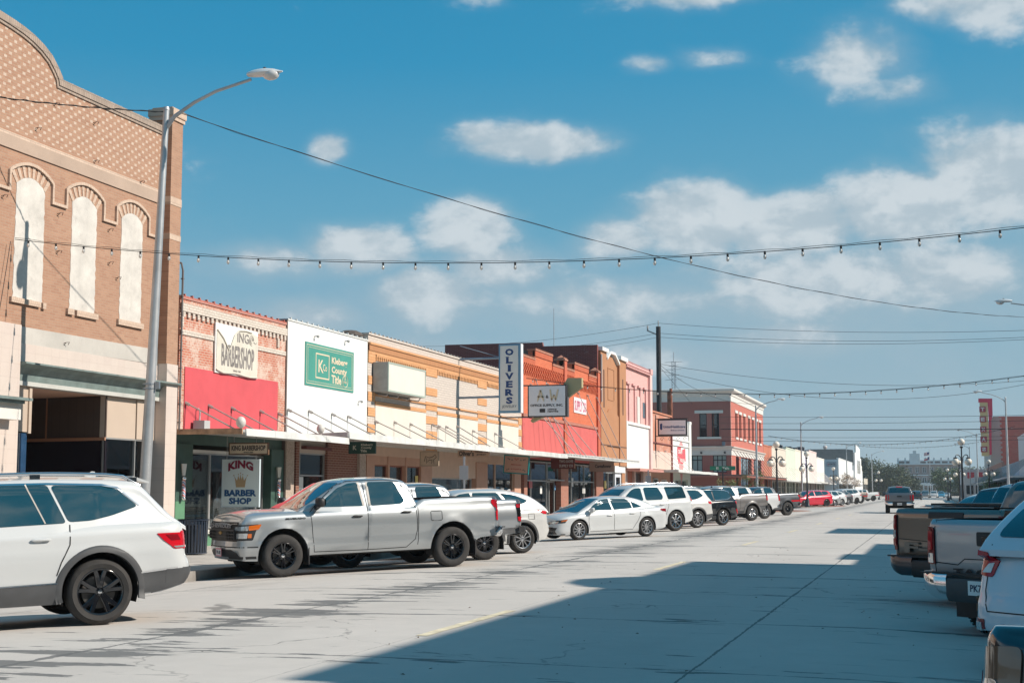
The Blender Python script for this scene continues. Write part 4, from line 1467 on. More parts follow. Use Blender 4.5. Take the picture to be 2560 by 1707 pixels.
# ================================================================== awnings over the pavement
AWT = mat('weathered_awning_metal', (.50, .50, .48), rough=.55, metal=.15, var=.25, vscale=2.5, dirt=.5)
AWF = mat('white_awning_fascia', (.64, .64, .62), rough=.5, var=.12, vscale=1.8, dirt=.35)
RUST = mat('rusty_awning_edge', (.42, .25, .15), rough=.8, var=.5, vscale=4)
RODM = mat('awning_rod', (.42, .38, .36), rough=.5, metal=.4, var=.2)
AX = -18.0
def awning(label, y0, y1, z_wall, z_front, th, rods, ax=AX, end_m=None, hooks_z=None, fascia_y=None, scallop=False):
 a = thing('awning', label, 'awning', (FX, y0, 0), group=None)
 b = MB()
 b.add([(-20, y0, z_wall - .06), (ax, y0, z_front - .10), (ax, y1, z_front - .10), (-20, y1, z_wall - .06), (-20, y0, z_wall), (ax, y0, z_front - .03), (ax, y1, z_front - .03), (-20, y1, z_wall)],
   [(0, 3, 2, 1), (4, 5, 6, 7), (0, 1, 5, 4), (1, 2, 6, 5), (2, 3, 7, 6), (3, 0, 4, 7)])
 b.build('canopy', AWT, a)
 fy = fascia_y or y0
 b = MB()
 n = max(2, int((y1 - fy) / 1.6))
 rnd = random.Random(int(y0))
 zs = [z_front + rnd.uniform(-.012, .012) for _ in range(n + 1)]
 for i in range(n):
  u, v = fy + (y1 - fy) * i / n, fy + (y1 - fy) * (i + 1) / n
  o = .004 * (i % 2)
  b.add([(ax + .001, u, zs[i] - th), (ax + .05 + o, u + .004, zs[i] - th), (ax + .05 + o, v, zs[i + 1] - th), (ax + .001, v, zs[i + 1] - th), (ax + .001, u, zs[i]), (ax + .03 + o, u + .004, zs[i]), (ax + .03 + o, v, zs[i + 1]), (ax + .001, v, zs[i + 1])],
    [(0, 3, 2, 1), (4, 5, 6, 7), (0, 1, 5, 4), (1, 2, 6, 5), (2, 3, 7, 6), (3, 0, 4, 7)])
 b.build('fascia', AWF, a)
 if scallop:
  b = MB()
  k = fy
  while k < y1:
   b.box(ax + .056, ax + .062, k, k + .11, z_front - .10, z_front - .02)  # solid grey plates on the fascia, the shade of holes put into colour
   k += .34
  b.build('hole_shade_plates', mat('shadow_hole', (.25, .25, .25), rough=.8), a)
 b = MB()
 b.add([(-20, y0 - .04, z_wall - .12), (ax, y0 - .04, z_front - .16), (ax, y0, z_front - .16), (-20, y0, z_wall - .12), (-20, y0 - .04, z_wall + .03), (ax, y0 - .04, z_front + .0), (ax, y0, z_front + .0), (-20, y0, z_wall + .03)],
   [(0, 3, 2, 1), (4, 5, 6, 7), (0, 1, 5, 4), (1, 2, 6, 5), (2, 3, 7, 6), (3, 0, 4, 7)])
 b.build('end_trim', end_m or AWT, a)
 for (y, z, ye, xe) in rods:
  b = MB()
  b.tube([(-19.95, y, z), (xe, ye, z_front - .02)], .022, 6)
  b.tube([(-19.99, y, z + .015), (-19.86, y, z - .05)], .05, 6)
  b.build('stay_rod', RODM, a)
 return a
XE = -18.4
awning('short battered awning with rusty end over the barber shop window', 35.12, 42.4, 3.30, 3.33, .20,
  [(35.49, 4.07, 35.49, XE), (36.81, 4.07, 36.81, XE), (38.21, 4.08, 38.21, XE), (40.10, 4.09, 40.10, XE), (41.40, 4.08, 41.42, XE)], end_m=RUST, fascia_y=35.25)
z8 = [(42.10, 4.24), (43.72, 4.28), (45.63, 4.28), (47.04, 4.27)]
rods = [(y, z, y + .05, XE) for y, z in z8]
for x, y in ((1590, 1045), (1735, 1050), (1860, 1065), (2035, 1070), (2140, 1085)):
 yy, zz = F(K, x, y)
 rods.append((yy, zz, yy + .1, XE))
for x, y in ((620, 1000), (755, 1000), (870, 1035), (1030, 1055)):
 yy, zz = F(L_, x, y)
 rods.append((yy, zz, yy + .3, XE))
awning('long white-edged awning in front of the cream and orange brick shop row', 42.42, 71.0, 3.42, 3.52, .22, rods)
rods = []
for x, y in ((1290, 700), (1325, 665), (1410, 695), (1635, 760), (1703, 778), (1770, 795)):
 yy, zz = F(L_, x, y)
 rods.append((yy, zz, yy + 1.4, XE))
for x, y in ((1370, 930), (1450, 935), (1530, 940)):
 yy, zz = F(L_, x, y)
 rods.append((yy, zz, yy + 1.6, XE))
awning('thin scalloped awning under the bright orange-red brick front', 71.02, 89.6, 3.50, 3.56, .17, rods, scallop=True)
rods = []
for x in (1095, 1185, 1285, 1375):
 yy, zz = F(N5, x, 970)
 rods.append((yy, zz, yy + .5, -18.2))
awning('dark-edged thin awning over the low shop beside the corner parlour', 104.2, 124.0, 3.15, 3.22, .2, rods, end_m=AWT, ax=-18.0)
# floodlights and junction boxes standing on the awnings
for (x, y, s, yy) in ((540, 1065, .14, 35.9), (1165, 1115, .13, 41.3)):
 p = at(*K(x, y), X=-18.3)
 b = MB()
 b.sphere((p.x, p.y, p.z + .05), (s, s, s * 1.15), 14, 10)
 b.tube([(p.x, p.y, 3.32), (p.x, p.y, p.z - .02)], .03, 6)
 tag(b.build('floodlight', mat('old_floodlight', (.60, .57, .53), rough=.5), None, 50, origin=(p.x, p.y, 3.32)),
  'round white floodlight standing on the awning %s' % ('above the barber shop window' if yy < 40 else 'beside the white shop wall'), 'floodlight', 'floodlights on the awning')
b = MB()
p = F(K, 165, 1105)
b.box(-19.9, -19.55, p[0] - .18, p[0] + .15, 3.32, 3.60)
b.tube([(-19.97, p[0] + .1, 3.9), (-19.9, p[0] + .1, 3.95), (-19.85, p[0] + .1, 3.85), (-19.85, p[0] + .08, 3.5)], .022, 6)
tag(b.build('junction_box', mat('grey_box', (.42, .42, .42), rough=.6), None, None, origin=(-19.7, p[0], 3.32)), 'small grey electrical box on the awning against the red panel', 'electrical box')

# ================================================================== corner building across the side street
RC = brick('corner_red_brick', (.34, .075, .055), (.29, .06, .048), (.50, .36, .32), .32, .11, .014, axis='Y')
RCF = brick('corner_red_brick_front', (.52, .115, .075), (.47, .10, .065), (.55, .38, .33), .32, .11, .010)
CRN = mat('cream_cornice', (.66, .64, .60), rough=.7, var=.05)
cb = thing('corner_building', 'two-storey red brick corner building with heavy cream cornices and paired tall windows', 'building', (FX, 148, 0))
HY = 148.0
b = MB()
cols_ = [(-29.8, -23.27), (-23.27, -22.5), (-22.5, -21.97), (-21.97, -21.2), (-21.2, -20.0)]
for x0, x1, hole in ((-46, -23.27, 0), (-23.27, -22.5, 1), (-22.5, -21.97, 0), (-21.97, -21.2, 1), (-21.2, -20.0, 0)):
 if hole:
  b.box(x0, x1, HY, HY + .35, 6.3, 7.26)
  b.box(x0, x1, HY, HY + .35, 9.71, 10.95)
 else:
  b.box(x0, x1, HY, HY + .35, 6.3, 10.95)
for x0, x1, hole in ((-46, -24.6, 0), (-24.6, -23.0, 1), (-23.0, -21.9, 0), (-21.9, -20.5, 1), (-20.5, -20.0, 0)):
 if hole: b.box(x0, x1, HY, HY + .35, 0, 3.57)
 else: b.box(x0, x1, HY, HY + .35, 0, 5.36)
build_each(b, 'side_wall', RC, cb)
WFD = mat('dark_window_frame', (.03, .03, .035), rough=.5)
for x0, x1, z0, z1, nb in ((-23.27, -22.5, 7.26, 9.71, 0), (-21.97, -21.2, 7.26, 9.71, 0), (-24.6, -23.0, 3.57, 5.36, 2), (-21.9, -20.5, 3.57, 5.36, 2)):
 b = MB()
 w = .07
 b.box(x0, x1, HY + .12, HY + .2, z0, z0 + w)
 b.box(x0, x1, HY + .12, HY + .2, z1 - w, z1)
 b.box(x0, x0 + w, HY + .12, HY + .2, z0 + w, z1 - w)
 b.box(x1 - w, x1, HY + .12, HY + .2, z0 + w, z1 - w)
 zm = (z0 + z1) / 2 if nb == 0 else z1 - .5
 b.box(x0 + w, x1 - w, HY + .1, HY + .18, zm - .04, zm + .04)
 for k in range(nb):
  xx = x0 + (x1 - x0) * (k + 1) / (nb + 1)
  b.box(xx - .04, xx + .04, HY + .13, HY + .21, z0 + w, z1 - w)
 f = b.build('window', WFD, cb)
 b = MB()
 b.box(x0 + .02, x1 - .02, HY + .22, HY + .25, z0 + .02, z1 - .02)
 b.build('pane', GLS_D if nb == 0 else mat('pale_green_blind', (.35, .45, .43), rough=.3, coat=.5), f)
b = MB()
b.box(-23.75, -20.78, HY - .06, HY + .1, 9.712, 10.02)
b.build('lintel', CRN, cb)
b = MB()
b.box(-23.5, -21.0, HY - .1, HY + .1, 7.04, 7.258)
build_each(b, 'window_sill', CRN, cb)
# street front windows
HF = [151.2, 154.4, 158.0, 162.1, 165.7, 169.5, 172.8]
cyl = []
for y in HF: cyl += [(y + .35, 7.36, y + 1.1, 9.9), (y + 1.35, 7.36, y + 2.1, 9.9)]
wall_with_holes(cb, 148.35, 177.4, 6.3, 10.95, cyl, -20.35, -20.0, RCF)
for (a, z0, c, z1) in cyl:
 f = window_part(cb, a, z0, c, z1, -20.12, .07, hs=(8.6,), fm=WFD, gm=GLS_D)
for y in HF:
 b = MB()
 b.box(-20.1, -19.93, y + .1, y + 2.35, 9.905, 10.2)
 b.build('lintel', CRN, cb)
 b = MB()
 b.box(-20.1, -19.90, y + .2, y + 2.25, 7.12, 7.355)
 build_each(b, 'window_sill', CRN, cb)
def cornice_run(parent, prof, name, m):
 """profile (out, z) run along the front and mitred round onto the side"""
 b = MB()
 n = len(prof)
 vs = []
 for o, z in prof: vs.append((-46, HY - o, z))
 for o, z in prof: vs.append((-20 + o, HY - o, z))
 for o, z in prof: vs.append((-20 + o, 177.4, z))
 b.add(vs, [(j * n + i, (j + 1) * n + i, (j + 1) * n + (i + 1) % n, j * n + (i + 1) % n) for j in range(2) for i in range(n)] + [tuple(range(n)), tuple(range(2 * n, 3 * n))[::-1]])
 b.build(name, m, parent)
cornice_run(cb, [(-.3, 10.95), (.05, 10.95), (.05, 11.5), (.12, 11.55), (.14, 11.75), (.42, 11.98), (.46, 12.05), (.46, 12.2), (.40, 12.26), (-.3, 12.3)], 'cornice', CRN)
cornice_run(cb, [(-.2, 5.362), (.04, 5.362), (.04, 5.85), (.10, 5.88), (.14, 6.02), (.30, 6.16), (.32, 6.25), (-.2, 6.30)], 'string_cornice', CRN)
fh = [(151.6, .6, 154.2, 5.3), (154.9, .6, 165.2, 5.3), (166.6, .6, 174.6, 5.3), (175.4, .6, 184.4, 5.3)]
wall_with_holes(cb, 148.35, 177.4, 0, 5.36, [(151.6, .6, 154.2, 5.3), (155.6, .6, 165.2, 5.3), (167.2, .6, 174.8, 5.3)], -20.35, -20.0, RCF)
for a, z0, c, z1 in ((151.6, .6, 154.2, 5.3), (155.6, .6, 165.2, 5.3), (167.2, .6, 174.8, 5.3)):
 window_part(cb, a, z0, c, z1, -20.2, .08, vs_=[a + (c - a) * k / 3 for k in (1, 2)], hs=(3.2,), fm=WFD, gm=GLS_D, name='shop_window')
b = MB()
for x in (-23.05, -20.6):
 b.sphere((x, HY - .35, 5.62), .13, 10, 6)
 b.tube([(x, HY, 5.66), (x, HY - .35, 5.64)], .03, 6)
build_each(b, 'wall_lamp', mat('black_lamp', (.01, .012, .02), rough=.5), cb)
b = MB()
b.box(-20.9, -20.6, HY - .2, HY, 6.35, 6.75)
b.build('meter_box', mat('blue_grey_box', (.16, .20, .25), rough=.5), cb)
b = MB()
b.box(-46, -45.7, HY + .35, 177.3, 0, 10.9)
b.box(-45.7, -20.36, 177.1, 177.4, 0, 10.9)
build_each(b, 'back_wall', RC, cb)
b = MB()
b.box(-45.7, -20.36, HY + .36, 177.1, 10.3, 10.5)
b.build('roof', ROOFM, cb)
b = MB()                                           # flat hood round both fronts, tied back by rods
b.box(-46, -18.2, HY - 1.6, HY - .001, 3.08, 3.28)
b.box(-19.999, -18.2, HY, 187, 3.08, 3.28)
build_each(b, 'street_canopy', mat('red_brown_canopy', (.35, .13, .10), rough=.6, var=.2, dirt=.3), cb)
b = MB()
b.box(-46, -18.1, HY - 1.66, HY - 1.6, 3.26, 3.34)
b.box(-18.2, -18.12, HY - 1.6, 187, 3.26, 3.34)
build_each(b, 'canopy_gutter', mat('dark_gutter', (.09, .08, .08), rough=.6), cb)
b = MB()
for k in range(14):
 y = 149.5 + k * 2.6
 b.tube([(-19.98, y, 5.9), (-18.25, y + .1, 3.33)], .03, 5)
b.build('stay_rod', mat('dark_rod', (.08, .08, .09), rough=.5), cb)
b = MB()
b.box(-24.3, -23.0, HY - .02, HY + .1, .0, 2.2)
b.build('garage_door', mat('pale_shutter', (.42, .42, .38), rough=.6), cb)
# radio mast on its roof
b = MB()
mx, mz = -26.6, 12.2
for dx, dy in ((-.22, 0), (.22, 0), (0, .35)): b.tube([(mx + dx, 152 + dy, 10.5), (mx + dx * .9, 152 + dy * .9, 15.6)], .03, 5)
for k in range(10): b.tube([(mx - .22, 152, 12.4 + k * .32), (mx + .22, 152, 12.6 + k * .32), (mx - .22, 152, 12.72 + k * .32)], .015, 4)
b.tube([(mx, 152, 15.5), (mx, 152, 16.6)], .03, 5)
for z, w in ((13.6, .9), (14.1, .6), (14.7, .8), (15.1, .5), (15.5, .9)):
 b.tube([(mx - w, 152, z), (mx + w, 152, z + .05)], .02, 4)
 for s in (-1, -.5, .5, 1): b.tube([(mx + s * w, 151.7, z + .02 * s), (mx + s * w, 152.3, z + .02 * s)], .015, 4)
tag(b.build('antenna_mast', mat('galvanised_mast', (.35, .36, .38), rough=.5, metal=.5), None, None, origin=(mx, 152, 10.5)), 'thin lattice aerial mast rising behind the red corner building', 'antenna')

# ================================================================== farther shops on the left
def shop(name, label, y0, y1, h, col, x=FX, depth=24, side=None, cz=3.2, base=(.30, .26, .22), aw=None, cop=None, wins=3, sgn=1):
 """sgn +1: front faces +X (left-hand row); -1: front faces -X (right-hand row)"""
 r = thing(name, label, 'building', (x, y0, 0))
 fr_ = plaster('front_%s' % label[:18], col, .08, .15, tuple(c * .7 for c in col))
 X = lambda d: x + sgn * d
 b = MB()
 b.box(X(-.35), X(0), y0 + .01, y1 - .01, cz, h)
 b.build('wall', fr_, r)
 b = MB()
 b.box(X(-depth), X(-.36), y0 + .03, y0 + .3, 0, h - .2)
 b.box(X(-depth), X(-.36), y1 - .3, y1 - .03, 0, h - .2)
 build_each(b, 'side_wall', plaster('side_%s' % label[:18], side or tuple(c * .85 for c in col), .1, .2, axis='Y'), r)
 b = MB()
 b.box(X(-depth), X(-.36), y0 + .3, y1 - .3, h - .8, h - .6)
 b.build('roof', ROOFM, r)
 b = MB()
 b.box(X(-.42), X(.07), y0 + .01, y1 - .01, h, h + .14)
 b.build('coping', mat('coping_%s' % label[:12], cop or tuple(min(1, c * 1.05) for c in col), rough=.7), r)
 b = MB()
 n = wins
 W1 = (y1 - y0) / n
 for k in range(n + 1):
  yy = min(max(y0 + k * W1, y0 + .3), y1 - .3)
  b.box(X(-.3), X(-.02), yy - .28, yy + .28, 0, cz)
 build_each(b, 'pier', mat('pier_%s' % label[:12], tuple(c * .8 for c in col), rough=.7), r)
 for k in range(n):
  a, c = y0 + k * W1 + (.58 if k == 0 else .28), y0 + (k + 1) * W1 - (.58 if k == n - 1 else .28)
  b = MB()
  x0_, x1_ = sorted((X(-.22), X(-.14)))
  frame(b, a, .1, c, cz, x0_, x1_, .08, [(a + c) / 2], [2.2])
  f = b.build('shop_window', ALU if k % 2 else WFD, r)
  b = MB()
  b.box(*sorted((X(-.2), X(-.18))), a + .02, c - .02, .12, cz - .02)
  b.build('pane', GLS_D, f)
 if aw:
  b = MB()
  b.box(*sorted((X(0.001), X(aw[0]))), y0, y1, aw[1], aw[1] + .2)
  build_each(b, 'street_canopy', mat('canopy_%s' % label[:12], aw[2], rough=.6, var=.15), r)
  b = MB()
  k = y0 + 1
  while k < y1:
   b.tube([(X(0), k, aw[1] + 2.2), (X(aw[0] - .1), k, aw[1] + .2)], .025, 4)
   k += 3.0
  b.build('stay_rod', RODM, r)
 return r
shop('brick_shop', 'low orange-brick wing adjoining the red corner building', 177.5, 186.5, 7.25, (.50, .17, .10), cz=3.28, wins=2)
shop('plain_shop', 'plain cream shop right after the low orange-brick wing', 186.6, 205.0, 7.35, (.62, .55, .47), aw=(1.9, 2.95, (.6, .6, .58)))
shop('green_shop', 'pale green narrow shop front in the far left row', 205.1, 219.0, 7.75, (.56, .61, .51), aw=(2.0, 2.9, (.66, .65, .62)))
shop('cream_shop', 'cream shop front standing right of the pale green one', 219.1, 231.0, 7.85, (.72, .66, .56), aw=(2.0, 2.9, (.66, .65, .62)), wins=2)
shop('white_shop', 'white far shop front with faded purple lettering', 231.1, 244.0, 7.9, (.76, .75, .72), aw=(2.0, 2.9, (.62, .62, .6)))
shop('pink_shop', 'pale pink far shop front with ragged parapet', 244.1, 260.5, 8.4, (.72, .58, .55), aw=(2.0, 3.0, (.55, .54, .52)))
shop('plain_shop', 'lower white shop front after the pale pink one', 260.6, 279.0, 7.6, (.76, .74, .68), aw=(2.2, 2.9, (.5, .5, .5)))
b = MB()
lettering(b, 'FABRICS', (-19.97, 237.5, 5.6), (0, 0, -1), (0, 1, 0), width=3.6, height=2.4, bold=.02, depth=.02)
b.build('painted_lettering', mat('faded_purple', (.30, .26, .42), rough=.8), bpy.data.objects['white_shop.001'])
for (yy, zz) in ((200, 7.4), (210, 7.8), (225, 8.0), (234, 8.1), (247, 8.6)):
 b = MB()
 b.box(-22.3, -21.0, yy, yy + 1.4, zz - .8, zz + .5)
 b.box(-22.1, -21.2, yy + .2, yy + 1.2, zz + .5, zz + .58)
 tag(b.build('roof_unit', mat('dark_roof_unit', (.10, .10, .11), rough=.7), None, None, origin=(-21.6, yy, zz - .8)), 'dark cooling unit on the flat roof of the far shop row', 'roof unit', 'cooling units on the far shop roofs')
kt = shop('corner_shop', 'white corner shop with a framed name board high on its side wall', 300, 352, 8.35, (.74, .75, .74), x=-18.6, side=(.62, .66, .70), aw=(2.4, 2.9, (.25, .26, .28)), wins=6)
b = MB()
y_ = 299.98
for (x0, x1, z0, z1) in ((-20.9, -19.15, 7.55, 7.62), (-20.9, -19.15, 6.75, 6.82), (-20.97, -20.9, 6.75, 7.62), (-19.15, -19.08, 6.75, 7.62)): b.box(x0, x1, y_ - .06, y_, z0, z1)
b.build('name_board', mat('slate_frame', (.15, .2, .25), rough=.6), kt)
b = MB()
lettering(b, 'KATE', (-19.85, y_ - .05, 7.2), (1, 0, 0), (0, 0, 1), width=1.1, height=.36, bold=.03, depth=.03)
b.build('lettering', mat('slate_lettering', (.05, .08, .12), rough=.6), kt)
b = MB()
b.box(-20.8, -20.5, y_ - .06, y_, 7.0, 7.3)
b.build('emblem', mat('pink_mark', (.55, .25, .32), rough=.6), kt)
b = MB()
b.box(-30, -19.9, y_ - 2.2, y_, 3.3, 3.45)
b.build('side_canopy', mat('dark_canopy', (.10, .11, .13), rough=.6), kt)
# barrel-roofed hall behind it
hall = thing('barrel_hall', 'barrel-roofed white hall with tall stepped parapet front', 'building', (FX, 392, 0))
b = MB()
b.prism([(392, 0), (432, 0), (432, 7.5), (429, 7.5), (429, 9), (426, 9), (426, 11), (420, 11), (420, 13.6), (404, 14.2), (398, 14.2), (398, 12), (392, 12)], 'x', -20.4, -20.0)
b.build('wall', plaster('hall_white', (.78, .78, .76), .05, .1), hall)
b = MB()
for a in (404, 410, 416): b.box(-20.0, -19.95, a, a + 3, 6.5, 10.2)
build_each(b, 'window', GLS_D, hall)
b = MB()
pr = [(x, 9.3 + 3.2 * math.sin(PI * (x - 392) / 40)) for x in [392 + k * 2 for k in range(21)]]
pr = [(392, 5)] + pr + [(432, 5)]
b.prism(pr, 'x', -52, -20.45)
b.build('barrel_roof', mat('grey_sheet_roof', (.14, .14, .14), rough=.8, var=.35, vscale=.3), hall)
b = MB()
b.prism([(-54, 8.6), (-52, 11), (-49, 12.4), (-40, 12.7), (-37, 12.2), (-36, 11.4), (-35, 12.2), (-32, 12.9), (-22.5, 12.9), (-20.4, 12.6), (-20.4, 8.6)], 'y', 391.2, 391.9)
build_each(b, 'side_wall', plaster('hall_side', (.17, .17, .165), .2, .4, (.09, .09, .09), axis='Y'), hall)
b = MB()
b.box(-54, -20.4, 391.25, 391.95, 0, 8.6)
build_each(b, 'side_wall', plaster('hall_low', (.56, .58, .6), .1, axis='Y'), hall)
b = MB()
b.box(-34, -20.4, 383, 391, 0, 7.2)
b.build('wing', plaster('hall_wing', (.60, .62, .64), .1, axis='Y'), hall)
shop('plain_shop', 'long flat-roofed pale building past the barrel-roofed hall', 440, 470, 5.4, (.55, .50, .42), cz=3.8, wins=4)
# water tower seen over the roofs
b = MB()
tp = at(*zf(1980, 1080, 6.189)(512, 230), Y=700)
wt = thing('water_tower', 'small distant water tower with pale bowl above the rooftops', 'tower', (tp.x, 700, 0))
b.lathe([(.01, tp.z - 1.2), (.5, tp.z - 1.1), (.95, tp.z - .4), (1.05, tp.z + .3), (.8, tp.z + .6), (.01, tp.z + .75)], 20, (tp.x, 700, 0))
b.build('tank', mat('tower_pink_white', (.58, .48, .46), rough=.6), wt, 60)
b = MB()
for dx, dy in ((-2, -2), (2, -2), (2, 2), (-2, 2)): b.tube([(tp.x + dx * .5, 700 + dy * .5, 0), (tp.x + dx * .2, 700 + dy * .2, tp.z - 1)], .12, 6)
b.tube([(tp.x, 700, 0), (tp.x, 700, tp.z - 1)], .45, 8)
b.build('legs', mat('tower_leg', (.45, .32, .32), rough=.6), wt)

# ================================================================== courthouse at the head of the street
S5 = zf(1980, 1080, 6.189)
CBK = mat('hazed_courthouse_brick', (.33, .27, .26), rough=.9, var=.15, vscale=.3)
CST = mat('hazed_courthouse_stone', (.66, .71, .74), rough=.8, var=.08, vscale=.5)  # brick and stone lightened: the paling of distance haze put into their colour
ch = thing('courthouse', 'distant three-storey brick courthouse with pale stone bands and a stepped central gable', 'building', (0, 520, 0))
b = MB()
cx0, cx1 = -12.0, 9.5
holes = []
zrows = ((.8, 3.2), (4.6, 6.6), (8.1, 10.2))
cw = [(cx0 + 1.1 + k * 2.42, 1.35) for k in range(9)]
ycuts = sorted({cx0, cx1} | {x for x, w in cw} | {x + w for x, w in cw})
for a, c in zip(ycuts, ycuts[1:]):
 hole = any(abs(a - x) < 1e-6 for x, w in cw)
 if hole:
  z = 0
  for z0, z1 in zrows:
   b.box(a, c, 520, 520.5, z, z0)
   z = z1
  b.box(a, c, 520, 520.5, z, 10.9)
 else:
  b.box(a, c, 520, 520.5, 0, 10.9)
b.box(cx0, cx1, 520.5, 540, 0, 12.4)
b.build('wall', CBK, ch)
for x, w in cw:
 for z0, z1 in zrows:
  b = MB()
  b.box(x, x + w, 520.1, 520.2, z1 - .12, z1)
  b.box(x, x + w, 520.1, 520.2, z0, z0 + .1)
  for q in (0, w / 2 - .06, w - .12): b.box(x + q, x + q + .12, 520.1, 520.2, z0 + .1, z1 - .12)
  f = b.build('window', CST, ch)
  b = MB()
  b.box(x + .01, x + w - .01, 520.3, 520.35, z0, z1)
  b.build('pane', GLS_D, f)
b = MB()
b.box(cx0 - .4, cx1 + .4, 519.4, 520.5, 10.9, 11.4)
b.box(cx0 - .2, cx1 + .2, 519.8, 520.5, 12.1, 12.5)
b.box(cx0 - .1, cx1 + .1, 519.85, 520.0, 7.1, 7.4)
b.box(cx0 - .1, cx1 + .1, 519.85, 520.0, 3.7, 4.1)
for k in range(10): b.box(cx0 + k * 2.42 - .05, cx0 + k * 2.42 + .5, 519.85, 520.4, 11.4, 13.3)
b.box(-7.9, -4.4, 519.7, 520.6, 11.4, 14.8)
b.box(-6.7, -5.5, 519.7, 520.6, 14.8, 15.8)
b.build('stone_trim', CST, ch)
b = MB()
b.box(-5, 1.0, 517.5, 519.8, 3.6, 4.6)
for k in range(5): b.box(-4.9 + k * 1.42, -4.6 + k * 1.42, 517.6, 518.0, 0, 3.6)
b.build('portico', CST, ch)
b = MB()
b.box(-2.3, -.3, 519.7, 519.9, 0, 3.0)
b.build('door', DARK, ch)
# flagpole with two flags
fpz = at(*S5(2125, 280), Y=505)
fl = thing('flagpole', 'tall thin flagpole in front of the courthouse', 'flagpole', (fpz.x, 505, 0))
b = MB()
b.tube([(fpz.x, 505, 0), (fpz.x, 505, fpz.z)], [.14, .06], 8)
b.sphere((fpz.x, 505, fpz.z + .12), .15, 8, 6)
b.build('pole', mat('flagpole_steel', (.45, .47, .5), rough=.4), fl)
def flag(z0, parts, label):
 r = thing('flag', label, 'flag', (fpz.x, 505, z0))
 for nm, m, (u0, u1, v0, v1) in parts:
  b = MB()
  n = 8
  vs = []
  for i in range(n + 1):
   u = u0 + (u1 - u0) * i / n
   for v in (v0, v1):
    vs.append((fpz.x - .1 - u * 1.7, 505 + .15 * math.sin(u * 6), z0 + v * 1.05 - u * .35))
  b.add(vs, [(2 * i, 2 * i + 2, 2 * i + 3, 2 * i + 1) for i in range(n)])
  b.build(nm, m, r)
FR, FW, FB = mat('flag_red', (.55, .04, .06), rough=.8), mat('flag_white', (.75, .75, .75), rough=.8), mat('flag_blue', (.02, .05, .2), rough=.8)
st = [('stripe', FR if k % 2 == 0 else FW, (0 if k < 3 else 0, 1, 1 - (k + 1) / 7, 1 - k / 7)) for k in range(7)]
st = [(n_, m_, ((.42 if 1 - v[3] < .55 else 0), v[1], v[2], v[3])) for n_, m_, v in st]
flag(fpz.z - 1.6, st + [('canton', FB, (0, .42, .43, 1))], 'upper flag with red and white stripes and blue corner')
flag(fpz.z - 3.2, [('field', FB, (0, .33, 0, 1)), ('stripe', FW, (.33, 1, .5, 1)), ('stripe', FR, (.33, 1, 0, .5))], 'lower flag with blue, white and red fields')

# ================================================================== right-hand side
Rx = 9.7
RIGHT = [('brick_building', 'tall brick building beside the camera whose shadow falls over the road', -40, 11.8, 10.6, (.30, .16, .11)),
   ('brick_building', 'brick building next to the camera with a raised parapet block', 11.8, 32.3, 10.9, (.34, .18, .12)),
   ('plain_shop', 'low shop behind the row of parked pickups', 32.3, 45.0, 8.35, (.5, .45, .4)),
   ('plain_shop', 'lower cream shop behind the parked pickups', 45.0, 55.0, 7.3, (.5, .45, .4)),
   ('brick_shop', 'narrow two-storey brick shop behind the white pickup', 55.0, 62.3, 10.0, (.33, .13, .09)),
   ('plain_shop', 'long low shop before the crossing on the right', 62.3, 120, 7.0, (.48, .44, .4))]
for nm, lb, a, c, h, col in RIGHT: shop(nm, lb, a, c, h, col, x=Rx, sgn=-1, wins=max(2, int((c - a) / 5)), aw=(2.0, 3.0, (.5, .5, .48)) if a > 20 else None)
b = MB()
b.prism([(23.2, 10.9), (26.6, 10.9), (26.3, 11.3), (25.6, 11.75), (24.6, 11.7), (23.6, 11.3)], 'x', 9.65, 10.05)
b.build('parapet_block', mat('coping_blk', (.34, .18, .12), rough=.8), bpy.data.objects['brick_building.004'] if 'brick_building.004' in bpy.data.objects else None)
b = MB()
b.box(9.65, 10.0, 34.6, 37.6, 8.3, 8.85)
b.build('parapet_block', mat('coping_blk', (.34, .18, .12), rough=.8), [o for o in bpy.data.objects if o.get('label', '').startswith('low shop behind the row')][0])
# shops past the crossing
shop('white_shop', 'white gabled shop at the right edge with small dark windows', 150, 178, 7.8, (.72, .71, .70), x=Rx, sgn=-1, aw=(2.2, 3.0, (.4, .42, .45)), wins=5)
shop('pale_shop', 'pale blue-white low shop front with a dark red doorway on the right', 178.2, 222, 5.0, (.50, .56, .64), x=Rx, sgn=-1, aw=(2.0, 3.0, (.45, .46, .5)), wins=4)
shop('brown_shop', 'low brown brick shop front beside the theatre', 222.2, 284, 5.8, (.34, .17, .13), x=Rx, sgn=-1, aw=(2.0, 3.0, (.45, .42, .4)), wins=6)
TBK = brick('theatre_brick', (.60, .15, .11), (.54, .13, .10), (.45, .25, .2), .5, .2, .01, axis='Y', wash=(.5, .22, .17), wash_amt=.3, wscale=.3)
th = thing('theatre', 'red brick theatre with pale stepped corner rising over the right-hand shops', 'building', (11, 290, 0))
b = MB()
b.box(12.4, 48, 290, 290.4, 0, 16.0)
build_each(b, 'side_wall', TBK, th)
b = MB()
b.prism([(10.7, 0), (12.4, 0), (12.4, 16.0), (11.4, 16.0), (10.7, 15.2)], 'y', 289.95, 326)
for k in range(30): b.box(12.4, 12.4 + (.5 if k % 2 else .2), 289.93, 290, 2 + k * .46, 2.4 + k * .46)
b.build('corner_pier', plaster('pale_corner', (.48, .43, .39), .1, .2, axis='Y'), th)
b = MB()
b.box(12.4, 48, 290.4, 326, 15.2, 15.5)
b.box(47.7, 48, 290.4, 326, 0, 15.2)
b.build('roof', ROOFM, th)
b = MB()
b.box(7.7, 10.7, 292, 324, 3.2, 4.4)
